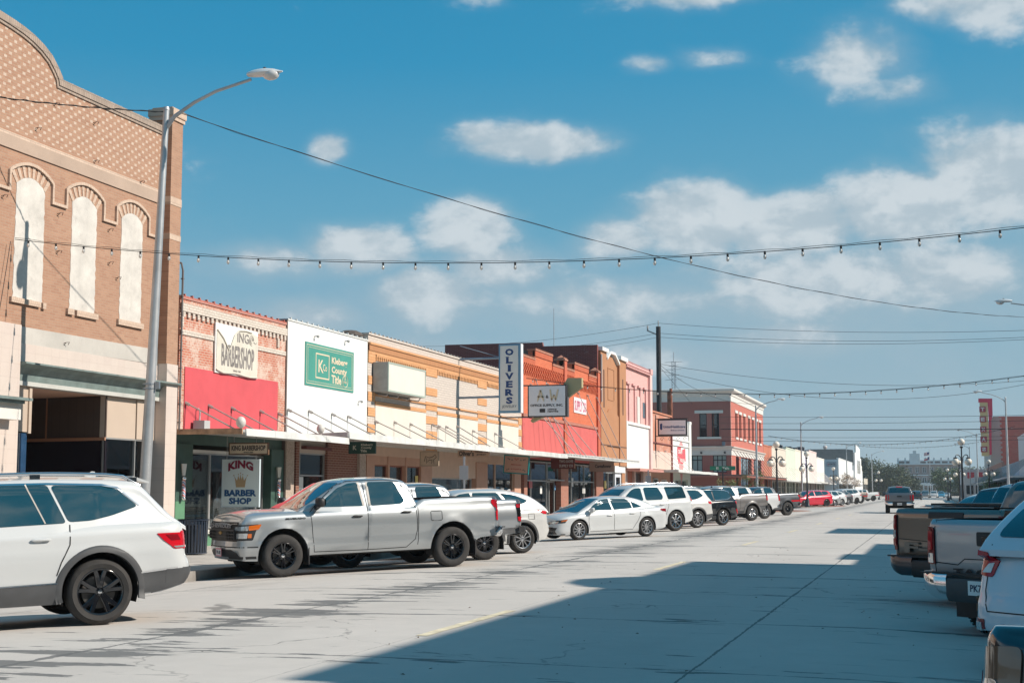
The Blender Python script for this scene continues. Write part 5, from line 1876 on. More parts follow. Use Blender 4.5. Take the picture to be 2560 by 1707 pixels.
b.build('marquee', mat('marquee_grey', (.45, .42, .42), rough=.6), th)
# its tall blade sign
T6 = zf(2380, 950, 5.227)
bl = thing('theatre_sign', 'tall red and gold vertical theatre sign with five letter tiles', 'sign', (10, 288, 8.4))
def tx(x, y, Y=288): return at(*T6(x, y), Y=Y)
b = MB()
pts_ = [(345, 240), (525, 240), (530, 455), (515, 530), (520, 972), (490, 975), (480, 500), (466, 290), (345, 290)]
b.prism([(tx(*p).x, tx(*p).z) for p in pts_], 'y', 287.6, 288.4)
b.build('red_casing', mat('sign_red', (.75, .02, .08), rough=.5), bl)
b = MB()
pts_ = [(360, 291), (465, 291), (489, 990), (388, 990)]
b.prism([(tx(*p).x, tx(*p).z) for p in pts_], 'y', 287.7, 288.3)
b.build('gold_panel', mat('sign_gold', (.78, .54, .25), rough=.5), bl)
for i, (chh, x0, y0, x1, y1) in enumerate((('T', 358, 345, 438, 418), ('E', 362, 475, 442, 550), ('X', 368, 605, 448, 682), ('A', 372, 735, 454, 812), ('S', 376, 865, 460, 940))):
 p0, p1 = tx(x0, y1), tx(x1, y0)
 b = MB()
 b.box(p0.x, p1.x, 287.5, 287.69, p0.z, p1.z)
 t_ = b.build('letter_tile', mat('tile_red', (.42, .02, .05), rough=.5), bl)
 b = MB()
 lettering(b, chh, ((p0.x + p1.x) / 2, 287.5, (p0.z + p1.z) / 2), ((-1 if chh == 'S' else 1), 0, 0), (0, 0, 1), width=(p1.x - p0.x) * .62, height=(p1.z - p0.z) * .66, bold=.05, depth=-.08 if chh == 'S' else .08)
 b.build('letter', mat('tile_white', (.70, .64, .62), rough=.5), t_)
# small white corner shop with red windows below the sign
sm = shop('red_window_shop', 'small pale corner shop with red upper windows below the theatre sign', 345, 380, 6.9, (.58, .56, .57), x=Rx - 3.2, sgn=-1, wins=4)
b = MB()
for x0 in (7.5, 9.8): b.box(x0, x0 + 1.5, 344.9, 345.05, 4.6, 6.0)
build_each(b, 'red_window', mat('red_window_paint', (.5, .04, .06), rough=.6), sm)
b = MB()
for x0 in (7.2, 9.3): b.box(x0, x0 + 1.5, 344.9, 345.05, 1.0, 3.0)
build_each(b, 'window', GLS_D, sm)

# ================================================================== trees
def leafmat(name, c1, c2):
 if name in MATS: return MATS[name]
 m, t, p = principled(name)
 g_ = t.new('ShaderNodeNewGeometry')
 f = t.noise(g_.outputs['Position'], 1.1, 4, .6)
 ob_ = t.new('ShaderNodeTexWhiteNoise')
 t.put(ob_.inputs[0], g_.outputs['Position'])
 t.put(p.inputs['Base Color'], t.mix(t.maprange(f, .3, .7), c1, c2))
 p.inputs['Roughness'].default_value = .6
 p.inputs['Specular IOR Level'].default_value = .3
 MATS[name] = m
 return m
BARK = mat('bark', (.09, .07, .055), rough=.95, var=.3, vscale=4)
def tree(name, label, x, y, h, blobs, n, leaf, m, group=None, base_z=0.0, trunk_r=.3, seed=0, trunk_top=.5):
 """blobs: (dx, dy, z, rx, ry, rz) masses of the crown"""
 rnd = random.Random(seed)
 r = thing(name, label, 'tree', (x, y, base_z), group=group)
 b = MB()
 b.tube([(x, y, base_z - .1), (x + .1, y, base_z + h * trunk_top * .5), (x, y + .1, base_z + h * trunk_top)], [trunk_r, trunk_r * .75, trunk_r * .55], 8)
 for (dx, dy, z, rx, ry, rz) in blobs:
  p = Vector((x, y, base_z + h * trunk_top * rnd.uniform(.6, .95)))
  q = Vector((x + dx, y + dy, base_z + z))
  mid = (p + q) / 2 + Vector((0, 0, -.1 * h * .3))
  b.tube([p, mid, q], [trunk_r * .45, trunk_r * .3, trunk_r * .1], 6)
  for k in range(5):
   e = q + Vector((rnd.gauss(0, rx * .5), rnd.gauss(0, ry * .5), rnd.gauss(0, rz * .5)))
   b.tube([mid + (q - mid) * rnd.uniform(.2, .9), (q + e) / 2, e], [trunk_r * .12, trunk_r * .08, .01], 4)
 b.build('trunk', BARK, r, 60)
 b = MB()
 vol = sum(a[3] * a[4] * a[5] for a in blobs)
 for bi, (dx, dy, z, rx, ry, rz) in enumerate(blobs):
  c = Vector((x + dx, y + dy, base_z + z))
  k_ = int(n * rx * ry * rz / vol)
  nc = max(5, k_ // 28)
  cl = []
  for _ in range(nc):
   d = Vector((rnd.gauss(0, 1), rnd.gauss(0, 1), rnd.gauss(0, 1))).normalized()
   rr = rnd.uniform(.35, 1.0) ** .5 * rnd.uniform(.85, 1.12)
   cl.append(c + Vector((d.x * rx, d.y * ry, d.z * rz)) * rr)
  for _ in range(k_):
   cc = rnd.choice(cl)
   s = leaf * 2.6
   p = cc + Vector((rnd.gauss(0, s), rnd.gauss(0, s), rnd.gauss(0, s * .7)))
   u = Vector((rnd.gauss(0, 1), rnd.gauss(0, 1), rnd.gauss(0, .7))).normalized()
   v = u.cross(Vector((rnd.gauss(0, 1), rnd.gauss(0, 1), rnd.gauss(0, 1)))).normalized()
   L = leaf * rnd.uniform(.6, 1.3)
   b.add([p - u * L, p + v * L * .5, p + u * L, p - v * L * .5], [(0, 1, 2, 3)])
 me = b.build('crown', m, r)
 return r
OAK = leafmat('oak_leaf', (.055, .075, .035), (.10, .12, .055))
OAKB = leafmat('grey_oak_leaf', (.06, .085, .055), (.09, .11, .07))
DRY = leafmat('dry_leaf', (.22, .14, .08), (.30, .21, .13))
LIM = leafmat('lime_leaf', (.10, .13, .04), (.17, .19, .07))
# live oaks in front of the courthouse
tree('oak_tree', 'broad dark live oak hiding the left of the courthouse', -15.5, 470, 10.5, [(-5.5, 0, 5.6, 3.6, 4, 3.6), (-1.0, 0, 7.2, 4.6, 4, 4.0), (3.8, 0, 6.4, 3.8, 4, 3.4), (-2.5, 0, 3.4, 5, 3, 2.2), (3, 0, 3.2, 4.5, 3, 2.2), (6.2, 0, 4.2, 2.4, 3, 2.2)], 9000, .36, OAK, 'live oaks before the courthouse', seed=3, trunk_r=.5)
tree('oak_tree', 'smaller dark oak to the right of the broad one', -7.6, 478, 7, [(0, 0, 4.4, 2.4, 3, 2.2), (1.6, 0, 3.0, 2.0, 3, 1.9), (-1.4, 0, 2.8, 1.8, 2, 1.6)], 3000, .32, OAKB, 'live oaks before the courthouse', seed=4)
tree('oak_tree', 'green oak before the right wing of the courthouse', 4.4, 470, 8.8, [(-2.6, 0, 6.0, 2.6, 3, 2.4), (1.4, 0, 6.0, 3.2, 3, 2.6), (3.8, 0, 4.0, 2.8, 3, 2.5), (-1, 0, 3.6, 2.8, 3, 2.2)], 5000, .32, leafmat('green_oak', (.06, .10, .04), (.11, .15, .06)), 'live oaks before the courthouse', seed=5)
tree('oak_tree', 'dark oak at the right behind the globe lamps', 10.8, 450, 9.0, [(0, 0, 6.2, 3.2, 3, 2.6), (3, 0, 5.6, 3, 3, 2.6), (-2, 0, 4.0, 2.4, 3, 2.2)], 5000, .32, OAK, 'live oaks before the courthouse', seed=6)
tree('palm_tree', 'single palm showing above the left of the oaks', -23.0, 500, 12.2, [(0, 0, 11.2, 1.3, 1.3, 1.1), (.0, 0, 10.0, 1.0, 1.0, .8)], 900, .42, OAKB, None, seed=8, trunk_r=.22, trunk_top=.9)
tree('bare_tree', 'small half-bare tree with dry brown leaves by the far left kerb', -15.8, 268, 5.2, [(-1.0, 0, 3.2, 1.6, 1.6, 1.2), (1.2, 0, 3.4, 1.8, 1.6, 1.1), (0, 0, 4.2, 1.6, 1.5, .9), (2.6, 0, 2.8, 1.2, 1.2, .9)], 1500, .10, DRY, None, seed=9, trunk_r=.09)
tree('street_tree', 'small sparse green street tree left of the tall lamp post', -17.4, 128.0, 3.4, [(-.6, 0, 2.3, .7, .8, .5), (.3, 0, 2.6, .7, .8, .5), (.0, 0, 2.0, .8, .8, .5)], 420, .07, LIM, 'small trees at the crossing', seed=10, trunk_r=.05)
tree('street_tree', 'small sparse green street tree right of the tall lamp post', -15.6, 129.0, 3.6, [(-.5, 0, 2.4, .6, .7, .6), (.5, 0, 2.9, .7, .7, .5), (.6, 0, 2.1, .7, .7, .5)], 480, .07, LIM, 'small trees at the crossing', seed=11, trunk_r=.05)
tree('street_tree', 'green bush-like tree beside the right-hand lamp post', 8.2, 205, 4.6, [(0, 0, 3.0, 1.4, 1.4, 1.0), (-1.2, 0, 2.2, 1.0, 1.2, .8), (.6, 0, 3.9, .7, .7, .5)], 1200, .10, leafmat('bush_leaf', (.08, .13, .05), (.14, .2, .08)), None, seed=12, trunk_r=.06)
b = MB()
rnd = random.Random(5)
for k in range(2600):
 p = Vector((rnd.uniform(-60, 60), rnd.uniform(560, 600), rnd.uniform(.2, 1) ** 1.5 * (5 + 3 * math.sin(k * .001 * 7))))
 u = Vector((rnd.gauss(0, 1), rnd.gauss(0, 1), rnd.gauss(0, 1))).normalized()
 v = u.cross(Vector((0, .3, 1))).normalized()
 b.add([p - u, p + v * .8, p + u, p - v * .8], [(0, 1, 2, 3)])
tag(b.build('woodland', OAKB), 'far-off line of dark trees behind the courthouse', kind='stuff')
b = MB()
for k in range(3000):
 p = Vector((rnd.uniform(-14, 12), rnd.uniform(500, 503), rnd.uniform(.1, 1.5)))
 u = Vector((rnd.gauss(0, 1), rnd.gauss(0, 1), rnd.gauss(0, 1))).normalized() * .25
 v = u.cross(Vector((0, .3, 1))).normalized() * .2
 b.add([p - u, p + v, p + u, p - v], [(0, 1, 2, 3)])
tag(b.build('hedge', OAKB), 'low clipped hedge along the courthouse forecourt', 'hedge', kind='stuff')

# ------------------------------------------------------------------ vehicles
class Shell:
 """projects flat shapes onto a built body so that glass, lamps, seams and trim follow its surface"""
 def __init__(s, mb):
  s.t = BVHTree.FromPolygons([Vector(v) for v in mb.v], mb.f)

 def hit(s, a, b, ang):
  # ang: direction the viewer stands in, degrees from +x (front) towards +y (left side)
  if ang == 'T':
   o, d = Vector((a, b, 4)), Vector((0, 0, -1))
  else:
   t = R(ang)
   o = Vector((math.cos(t) * 6 + math.sin(t) * a, math.sin(t) * 6 - math.cos(t) * a, b))
   d = Vector((-math.cos(t), -math.sin(t), 0))
  h, n, _, _ = s.t.ray_cast(o, d)
  if h is None or (ang != 'T' and Vector((h.x, h.y, 0)).dot(d) > -.05):
   return None, None
  if n.dot(d) > 0: n = -n
  return h, n

 def patch(s, mb, poly, ang, off=.004, step=.08, skirt=.015, rnd=0, mirror=False):
  if rnd: poly = round_poly(poly, rnd)
  bm = bmesh.new()
  vs = [bm.verts.new((p[0], p[1], 0)) for p in poly]
  try:
   bm.faces.new(vs)
  except ValueError:
   bm.free()
   return
  x0, x1 = min(p[0] for p in poly), max(p[0] for p in poly)
  y0, y1 = min(p[1] for p in poly), max(p[1] for p in poly)
  for ax, lo, hi in ((0, x0, x1), (1, y0, y1)):
   k = int((hi - lo) / step)
   for i in range(1, k + 1):
    c = lo + (hi - lo) * i / (k + 1)
    co = (c, 0, 0) if ax == 0 else (0, c, 0)
    no = (1, 0, 0) if ax == 0 else (0, 1, 0)
    bmesh.ops.bisect_plane(bm, geom=bm.verts[:] + bm.edges[:] + bm.faces[:], plane_co=co, plane_no=no, dist=1e-5)
  bad = []
  inner = {}
  hits = {v: s.hit(v.co.x, v.co.y, ang) for v in bm.verts}
  if ang != 'T':
   vd = Vector((math.cos(R(ang)), math.sin(R(ang)), 0))
   deep = max([h.dot(vd) for h, n in hits.values() if h is not None] or [0]) - .25 - 1.5 * max(x1 - x0, y1 - y0)
   for v, (h, n) in hits.items():
    if h is not None and h.dot(vd) < deep: hits[v] = (None, None)
  for v in bm.verts:
   h, n = hits[v]
   if h is None:
    bad.append(v)
   else:
    inner[v] = h - n * skirt
    v.co = h + n * off
  if bad: bmesh.ops.delete(bm, geom=bad, context='VERTS')
  bm.verts.index_update()
  vv = [v.co.copy() for v in bm.verts]
  ff = [[v.index for v in f.verts] for f in bm.faces]
  for e in bm.edges:
   if len(e.link_faces) == 1:
    a, b = e.verts
    o = len(vv)
    vv += [inner[a], inner[b]]
    ff.append([a.index, b.index, o + 1, o])
  bm.free()
  mb.add(vv, ff)
  if mirror:
   mb.add([(v[0], -v[1], v[2]) for v in vv], [tuple(f)[::-1] for f in ff])

 def seam(s, mb, pts, ang, w=.012, off=.0025, step=.06, mirror=False, closed=False):
  """thin strip along a polyline"""
  P = []
  pts = list(pts) + ([pts[0]] if closed else [])
  for a, b in zip(pts, pts[1:]):
   L = math.hypot(b[0] - a[0], b[1] - a[1])
   k = max(1, int(L / step))
   for i in range(k): P.append((a[0] + (b[0] - a[0]) * i / k, a[1] + (b[1] - a[1]) * i / k))
  P.append(pts[-1])
  row = []
  for i, p in enumerate(P):
   a, b = P[max(0, i - 1)], P[min(len(P) - 1, i + 1)]
   dx, dy = b[0] - a[0], b[1] - a[1]
   L = math.hypot(dx, dy) or 1
   nx, ny = -dy / L * w / 2, dx / L * w / 2
   q = []
   for sg in (1, -1):
    h, n = s.hit(p[0] + nx * sg, p[1] + ny * sg, ang)
    q.append(None if h is None else h + n * off)
   row.append(q)
  for a, b in zip(row, row[1:]):
   if None in a or None in b or (a[0] - b[0]).length > .35: continue
   mb.add([a[0], a[1], b[1], b[0]], [(0, 1, 2, 3)])
   if mirror:
    mb.add([(v[0], -v[1], v[2]) for v in (a[0], b[0], b[1], a[1])], [(0, 1, 2, 3)])

PAINT = {}
def paint(key, col, metallic=0.0, rough=.35, dirt=0.0):
 return mat('paint_' + key, col, rough=rough, metal=metallic, coat=1.0, coat_rough=.04, spec=.5, dirt=dirt)

def setup_car_mats():
 g = {}
 g['glass'] = mat('sky_tinted_glass', (.004, .040, .058), rough=.03, spec=1.0, coat=1.0, coat_rough=.01)  # tint carries the teal of the reflected sky, put into the colour
 g['glass_clear'] = mat('windscreen_glass', (.02, .035, .04), rough=.03, spec=1.0, coat=1.0, coat_rough=.01)
 g['black'] = mat('black_plastic', (.018, .018, .02), rough=.5, var=.2, vscale=8)
 g['clad'] = mat('grey_cladding', (.06, .062, .066), rough=.6, var=.12, vscale=6)
 g['grille'] = mat('grille_black', (.006, .006, .007), rough=.45, spec=.25)
 g['smoke'] = mat('smoked_lens', (.20, .09, .055), rough=.1, coat=1)
 g['gloss'] = mat('gloss_black', (.008, .008, .01), rough=.12, coat=1)
 g['tyre'] = mat('tyre_rubber', (.035, .033, .032), rough=.85, var=.25, vscale=9, bump=.3, bscale=60)
 g['seam'] = mat('panel_gap', (.012, .013, .015), rough=.7)
 g['red'] = mat('red_lamp', (.50, .008, .018), rough=.15, coat=.35, spec=.4)
 g['red_dim'] = mat('dark_red_lamp', (.20, .006, .012), rough=.15, coat=.35, spec=.4)
 g['amber'] = mat('amber_lamp', (.55, .12, .01), rough=.12, coat=1)
 g['lamp'] = mat('lamp_lens', (.55, .58, .6), rough=.08, metal=.6, coat=1)
 g['chrome'] = mat('chrome', (.75, .76, .78), rough=.12, metal=1.0)
 g['alloy'] = mat('alloy', (.55, .56, .58), rough=.28, metal=.9)
 g['dalloy'] = mat('dark_alloy', (.10, .10, .11), rough=.25, metal=.9)
 g['balloy'] = mat('black_alloy', (.008, .009, .012), rough=.14, metal=.2, coat=1)
 g['under'] = mat('underbody', (.012, .011, .011), rough=.9)
 g['disc'] = mat('brake_disc', (.11, .105, .10), rough=.5, metal=.6)
 g['plate_w'] = mat('number_plate', (.78, .78, .76), rough=.4)
 g['plate_p'] = mat('pink_plate', (.7, .22, .28), rough=.4)
 g['ink'] = mat('plate_ink', (.03, .04, .09), rough=.5)
 g['trimtan'] = mat('door_pillar_trim', (.42, .38, .34), rough=.45)
 return g
G = setup_car_mats()

def add_wheel(root, x, side, W, wh, tag_q=1):
 """wheel > rim, brake; axle along y"""
 Rr, tw, n = wh['R'], wh.get('tw', .26), (40 if tag_q else 24)
 rr = wh['rim']
 yo = side * (W - wh.get('tuck', .035) - tw / 2)
 t = MB()
 h = tw / 2
 prof = [(rr - .012, h - .035), (rr, h - .006), (rr + .012, h - .002), ((rr + Rr) / 2, h + .012), (Rr - .045, h + .004), (Rr - .018, h - .012), (Rr - .004, h - .035), (Rr, h - .06)]
 prof = prof + [(Rr, .03), (Rr - .008, .028), (Rr - .008, .012), (Rr, .01), (Rr, -.01), (Rr - .008, -.012), (Rr - .008, -.028), (Rr, -.03)] + [(r, -a) for r, a in reversed(prof)]
 t.lathe(prof, n, (x, yo, Rr), 'y')
 if wh.get('tread', 0):
  for k in range(44):
   a = 2 * PI * k / 44
   for s2 in (1, -1):
    p = Vector((x + math.cos(a) * (Rr - .002), yo + s2 * (h - .045), Rr + math.sin(a) * (Rr - .002)))
    tdir = Vector((-math.sin(a), 0, math.cos(a)))
    t.bar(p - tdir * .013, p + tdir * .013, .07, .014, up=(math.cos(a), 0, math.sin(a)))
 to = t.build('wheel', G['tyre'], root, 40, origin=(0, 0, 0))
 m = MB()
 yf = h - .015                     # rim lip plane
 o = side
 L = [(rr + .004, yf), (rr - .008, yf + .006), (rr - .022, yf - .004), (rr - .03, yf - .03), (rr - .035, -h + .03)]
 m.lathe([(r, o * a) for r, a in L], n, (x, yo, Rr), 'y')
 hub = wh.get('hub', .075)
 yh = yf - wh.get('dish', .03)
 m.lathe([(.001, o * (yh + .006)), (hub * .45, o * (yh + .006)), (hub * .5, o * yh), (hub, o * (yh - .004)), (hub + .012, o * (yh - .03)), (hub + .012, o * (yh - .09))], 20, (x, yo, Rr), 'y')
 ns, style = wh.get('n', 5), wh.get('style', 'double')
 def spoke(a, r0, r1, w0, w1, y0, y1, th=.028, skew=0.0):
  vs = []
  for r, w, yy, da in ((r0, w0, y0, 0), ((r0 + r1) / 2, (w0 + w1) / 2, (y0 + y1) / 2 + .006, skew * .5), (r1, w1, y1, skew)):
   c, s_ = math.cos(a + da), math.sin(a + da)
   for tw_, dy in ((-w, 0), (-w * .7, .008), (w * .7, .008), (w, 0), (w, -th), (-w, -th)):
    vs.append((x + c * r - s_ * tw_, yo + o * (yy + dy), Rr + s_ * r + c * tw_))
  fs = []
  for i in range(2):
   for k in range(6):
    fs.append((i * 6 + k, i * 6 + (k + 1) % 6, (i + 1) * 6 + (k + 1) % 6, (i + 1) * 6 + k))
  m.add(vs, fs)
 for k in range(ns):
  a = 2 * PI * k / ns + PI / 2 + wh.get('rot', 0)
  if style == 'double':
   g = wh.get('gap', .19)
   for s2 in (1, -1):
    spoke(a + s2 * g * .55, hub * .8, rr - .02, wh.get('sw', .018) * 1.15, wh.get('sw', .018), yh, yf - .006, skew=s2 * wh.get('spread', .02))
  elif style == 'single':
   spoke(a, hub * .8, rr - .02, wh.get('sw', .03) * .8, wh.get('sw', .03) * 1.2, yh, yf - .006)
  elif style == 'y':
   rm = hub + (rr - hub) * .45
   spoke(a, hub * .7, rm, .024, .02, yh, yh + (yf - yh) * .5)
   for s2 in (1, -1):
    spoke(a, rm - .01, rr - .02, .013, .011, yh + (yf - yh) * .5, yf - .006, skew=s2 * PI / ns * .62)
 for k in range(wh.get('lugs', 6)):
  a = 2 * PI * k / wh.get('lugs', 6) + .3
  m.sphere((x + math.cos(a) * hub * .72, yo + o * (yh + .004), Rr + math.sin(a) * hub * .72), (.010, .012, .010), 8, 5)
 ro = m.build('rim', G[wh.get('mat', 'alloy')], to, 30, origin=(0, 0, 0))
 b = MB()
 b.lathe([(.001, o * (h - .10)), (rr * .72, o * (h - .10)), (rr * .72, o * (h - .13)), (.001, o * (h - .13))], 24, (x, yo, Rr), 'y')
 b.build('brake_disc', G['disc'], to, 30, origin=(0, 0, 0))
 c = MB()
 c.lathe([(.001, o * (h - .14)), (rr - .03, o * (h - .14))], 24, (x, yo, Rr), 'y')
 c.build('wheel_shade_disc', G['under'], to, None, origin=(0, 0, 0))  # black disc added behind the spokes: the wheel's inner shade as colour
 if tag_q and wh.get('cap', 1):
  c = MB()
  c.lathe([(.001, o * (yh + .012)), (hub * .4, o * (yh + .010)), (hub * .44, o * (yh + .002))], 16, (x, yo, Rr), 'y')
  c.build('centre_cap', G[wh.get('capmat', 'chrome')], to, 30, origin=(0, 0, 0))
 return to

def build_car(sp, root):
 """sp: see the vehicle tables below. Returns the shells for projecting trim."""
 W = sp['W']
 xf, xr = sp['xf'], sp['xr']
 wb = sp['wb']
 top, sill = pchip(sp['top']), lin(sp['sill'])
 side, front, rear = lin(sp['side']), lin(sp['front']), lin(sp['rear'])
 ra, za = sp['ra'], sp['wheel']['R'] + sp.get('arch_up', 0)
 axles = (wb / 2 + sp.get('ax', 0), -wb / 2 + sp.get('ax', 0))
 sp['axles'] = axles
 rcf, rcr = sp.get('rcf', .35), sp.get('rcr', .25)
 bf, br = sp.get('bf', .12), sp.get('br', .06)
 crown = lin(sp.get('crown', [(-9, .03), (9, .03)]))
 q = sp.get('q', 1.0)
 half = []                                          # x, y, nx, ny
 nf = 6
 for i in range(nf + 1):
  y = (W - rcf) * i / nf
  half.append((xf - bf * (y / W) ** 2, y, 1, 0))
 cx = half[-1][0] - rcf
 nc = 8
 for i in range(1, nc):
  a = PI / 2 * i / nc
  half.append((cx + rcf * math.cos(a), W - rcf + rcf * math.sin(a), math.cos(a) ** 2, math.sin(a) ** 2))
 cxr = xr + br * ((W - rcr) / W) ** 2 + rcr
 xs = [cx - (cx - cxr) * i / int(46 * q) for i in range(int(46 * q) + 1)]
 for xa in axles:
  xs = [x for x in xs if abs(abs(x - xa) - ra) > .03 and not abs(x - xa) < ra]
  na = 18
  xs += [xa + ra * math.cos(PI * k / na) for k in range(na + 1)]
  xs += [xa + ra + .0006, xa - ra - .0006]
 xs = sorted(set(x for x in xs if cxr <= x <= cx), reverse=True)
 for x in xs: half.append((x, W, 0, 1))
 for i in range(1, nc):
  a = PI / 2 * i / nc
  half.append((cxr - rcr * math.sin(a), W - rcr + rcr * math.cos(a), -math.sin(a) ** 2, math.cos(a) ** 2))
 for i in range(nf + 1):
  y = (W - rcr) * (1 - i / nf)
  half.append((xr + br * (y / W) ** 2, y, -1, 0))
 fr = [0, .05, .1, .16, .24, .32, .4, .48, .56, .64, .72, .79, .85, .9, .94, .97, .99, 1.0]
 rp = sp.get('round', .05)                          # shoulder rounding
 tap = sp.get('taper', .05)
 xm = (xf + xr) / 2
 hl = (xf - xr) / 2
 flare = sp.get('flare', .02)
 cols = []
 for (x, y, nx, ny) in half:
  zs, zt = sill(x), top(x)
  zb = zs
  for xa in axles:
   d = abs(x - xa)
   if d <= ra and y > W * .5:
    zb = max(zb, za + math.sqrt(max(0, ra * ra - d * d)))
  col = []
  for f in fr:
   z = zs + (zt - zs) * f
   t = max(0, (f - .9) / .1)
   ins = side(z) * ny + (front(z) * nx if nx > 0 else rear(z) * -nx)
   ins += rp * (t * t) * (1 if ny > .3 or nx != 0 else 1)
   zz = max(z, zb)
   if ny > 0:
    for xa in axles:
     dd = math.hypot(x - xa, zz - za) - ra
     if zz > za * .6: ins -= flare * math.exp(-(max(0, dd) / sp.get('flw', .10)) ** 2) * ny
   tp = tap * abs((x - xm) / hl) ** 2.5 * ny
   if f > .97: tp += 0
   # inward unit direction for this perimeter point
   col.append((x - (math.copysign(abs(nx), nx)) * ins, max(0, y - (ny) * (ins + tp) - (0 if abs(nx) < 1 else 0)), zz))
  cols.append(col)
 body = MB()
 nl = len(fr)
 for sgn in (1, -1):
  vs, fs = [], []
  for c in cols: vs += [(p[0], p[1] * sgn, p[2]) for p in c]
  for i in range(len(cols) - 1):
   for k in range(nl - 1):
    a, b, c_, d = i * nl + k, (i + 1) * nl + k, (i + 1) * nl + k + 1, i * nl + k + 1
    fs.append((a, b, c_, d) if sgn > 0 else (d, c_, b, a))
  # deck
  bed = sp.get('bed')
  ts = [1, .96, .88, .7, .45, .2, 0]
  base = len(vs)
  for c in cols:
   p = c[-1]
   cr = crown(p[0])
   for t in ts: vs.append((p[0], p[1] * t * sgn, p[2] + cr * (1 - t * t)))
  m = len(ts)
  for i in range(len(cols) - 1):
   xa_, xb_ = cols[i][-1][0], cols[i + 1][-1][0]
   for k in range(m - 1):
    if bed and xa_ <= bed[0] + 1e-3 and xb_ >= bed[1] - 1e-3 and k >= 1: continue
    a, b, c_, d = base + i * m + k, base + (i + 1) * m + k, base + (i + 1) * m + k + 1, base + i * m + k + 1
    fs.append((a, d, c_, b) if sgn > 0 else (a, b, c_, d))
  body.add(vs, fs)
 bo = body.build('body', sp['paint'], root, sp.get('angle', 38), origin=(0, 0, 0), weld=5e-4)
 sh = Shell(body)
 # underbody and wheel wells
 u = MB()
 zu = min(s_[1] for s_ in sp['sill'])
 u.box(axles[1] - .25, xf - .3, -(W - .36), W - .36, zu + .02, zu + .25)
 u.box(axles[1] + ra + .02, axles[0] - ra - .02, -(W - .1), W - .1, zu + .05, zu + .2)
 u.box(xr + .3, axles[1] - ra - .02, -(W - .2), W - .2, sill(xr) + .02, sill(xr) + .12)
 u.box(axles[0] + ra + .02, xf - .2, -(W - .2), W - .2, sill(xf - .3) + .02, sill(xf - .3) + .12)
 for xa in axles:
  for s2 in (1, -1):
   pr = [(ra - .004, s2 * (W - .06)), (ra - .004, s2 * (W - .34)), (.02, s2 * (W - .34))]
   n = 20
   vs, fs = [], []
   for r, yy in pr:
    for k in range(n + 1):
     t = -.35 + (PI + .7) * k / n
     vs.append((xa + r * math.cos(t), yy, za + r * math.sin(t)))
   for i in range(2):
    for k in range(n): fs.append((i * (n + 1) + k, i * (n + 1) + k + 1, (i + 1) * (n + 1) + k + 1, (i + 1) * (n + 1) + k))
   u.add(vs, fs)
 u.build('underbody', G['under'], root, None, origin=(0, 0, 0))
 if sp.get('bed'):
  b0, b1 = sp['bed']
  bm_ = MB()
  zb = top((b0 + b1) / 2)
  yi = W - .13
  fl = zb - .5
  vs = []
  bm_.add([(b0, yi, zb - .012), (b1, yi, zb - .012), (b1, yi, fl), (b0, yi, fl)], [(0, 1, 2, 3)])
  bm_.add([(b0, -yi, zb - .012), (b1, -yi, zb - .012), (b1, -yi, fl), (b0, -yi, fl)], [(0, 1, 2, 3)])
  bm_.add([(b0, -yi, fl), (b1, -yi, fl), (b1, yi, fl), (b0, yi, fl)], [(0, 1, 2, 3)])
  bm_.add([(b1, -yi, fl), (b1, yi, fl), (b1, yi, zb - .012), (b1, -yi, zb - .012)], [(0, 1, 2, 3)])
  bm_.add([(b0, -yi, fl), (b0, yi, fl), (b0, yi, zb), (b0, -yi, zb)], [(0, 1, 2, 3)])

  bm_.build('bed_liner', G['black'], root, None, origin=(0, 0, 0))
  if sp.get('tonneau'):
   tn = MB()
   tn.box(b1 - .03, b0, -(W - .09), W - .09, zb + .014, zb + .05)
   tn.build('bed_cover', G['black'], root, 30, origin=(0, 0, 0))
 # greenhouse
 roof = pchip(sp['roof'])
 x0, x1 = sp['roof'][-1][0], sp['roof'][0][0]       # front, rear
 wbs, wr, zr = sp['gw'], sp['gr'], max(z for _, z in sp['roof'])
 zbelt = sp.get('belt', sum(t[1] for t in sp['top']) / len(sp['top']))
 gt = lin(sp.get('gtaper', [(x1, .06), (x1 + .5, 0), (x0 - .9, 0), (x0, .05)]))
 rc0 = sp.get('grc', .11)
 xs = [x0 + (x1 - x0) * i / int(54 * q) for i in range(int(54 * q) + 1)]
 cabs = []
 for x in xs:
  zt = roof(x)
  zb = min(top(x), zt) - .06
  H = zt - zb
  def wy(z):
   t = (z - zbelt) / (zr - zbelt)
   return wbs - max(-.3, t) * (wbs - wr) - gt(x) - (.012 * t * t if t > 0 else 0)
  cr = sp.get('gcrown', .05) * min(1, H / .4)
  rc = min(rc0, H * .45)
  col = []
  zc = zt - rc - cr
  for k in range(9):
   z = zb + (zc - zb) * k / 8
   col.append((x, wy(z), z))
  yc = wy(zc) - rc
  for k in range(1, 7):
   a = PI / 2 * k / 6
   col.append((x, yc + rc * math.cos(a), zc + rc * math.sin(a)))
  for t in (.85, .65, .4, .2, 0):
   col.append((x, yc * t, zc + rc + cr * (1 - t * t)))
  cabs.append(col)
 cab = MB()
 m = len(cabs[0])
 for sgn in (1, -1):
  vs, fs = [], []
  for c in cabs: vs += [(p[0], p[1] * sgn, p[2]) for p in c]
  for i in range(len(cabs) - 1):
   for k in range(m - 1):
    a, b, c_, d = i * m + k, (i + 1) * m + k, (i + 1) * m + k + 1, i * m + k + 1
    fs.append((a, b, c_, d) if sgn > 0 else (d, c_, b, a))
  cab.add(vs, fs)
 # close front and rear
 for c in (cabs[0], cabs[-1]):
  ring = [(p[0], p[1], p[2]) for p in c] + [(p[0], -p[1], p[2]) for p in reversed(c[:-1])]
  cab.add(ring, [tuple(range(len(ring)))])
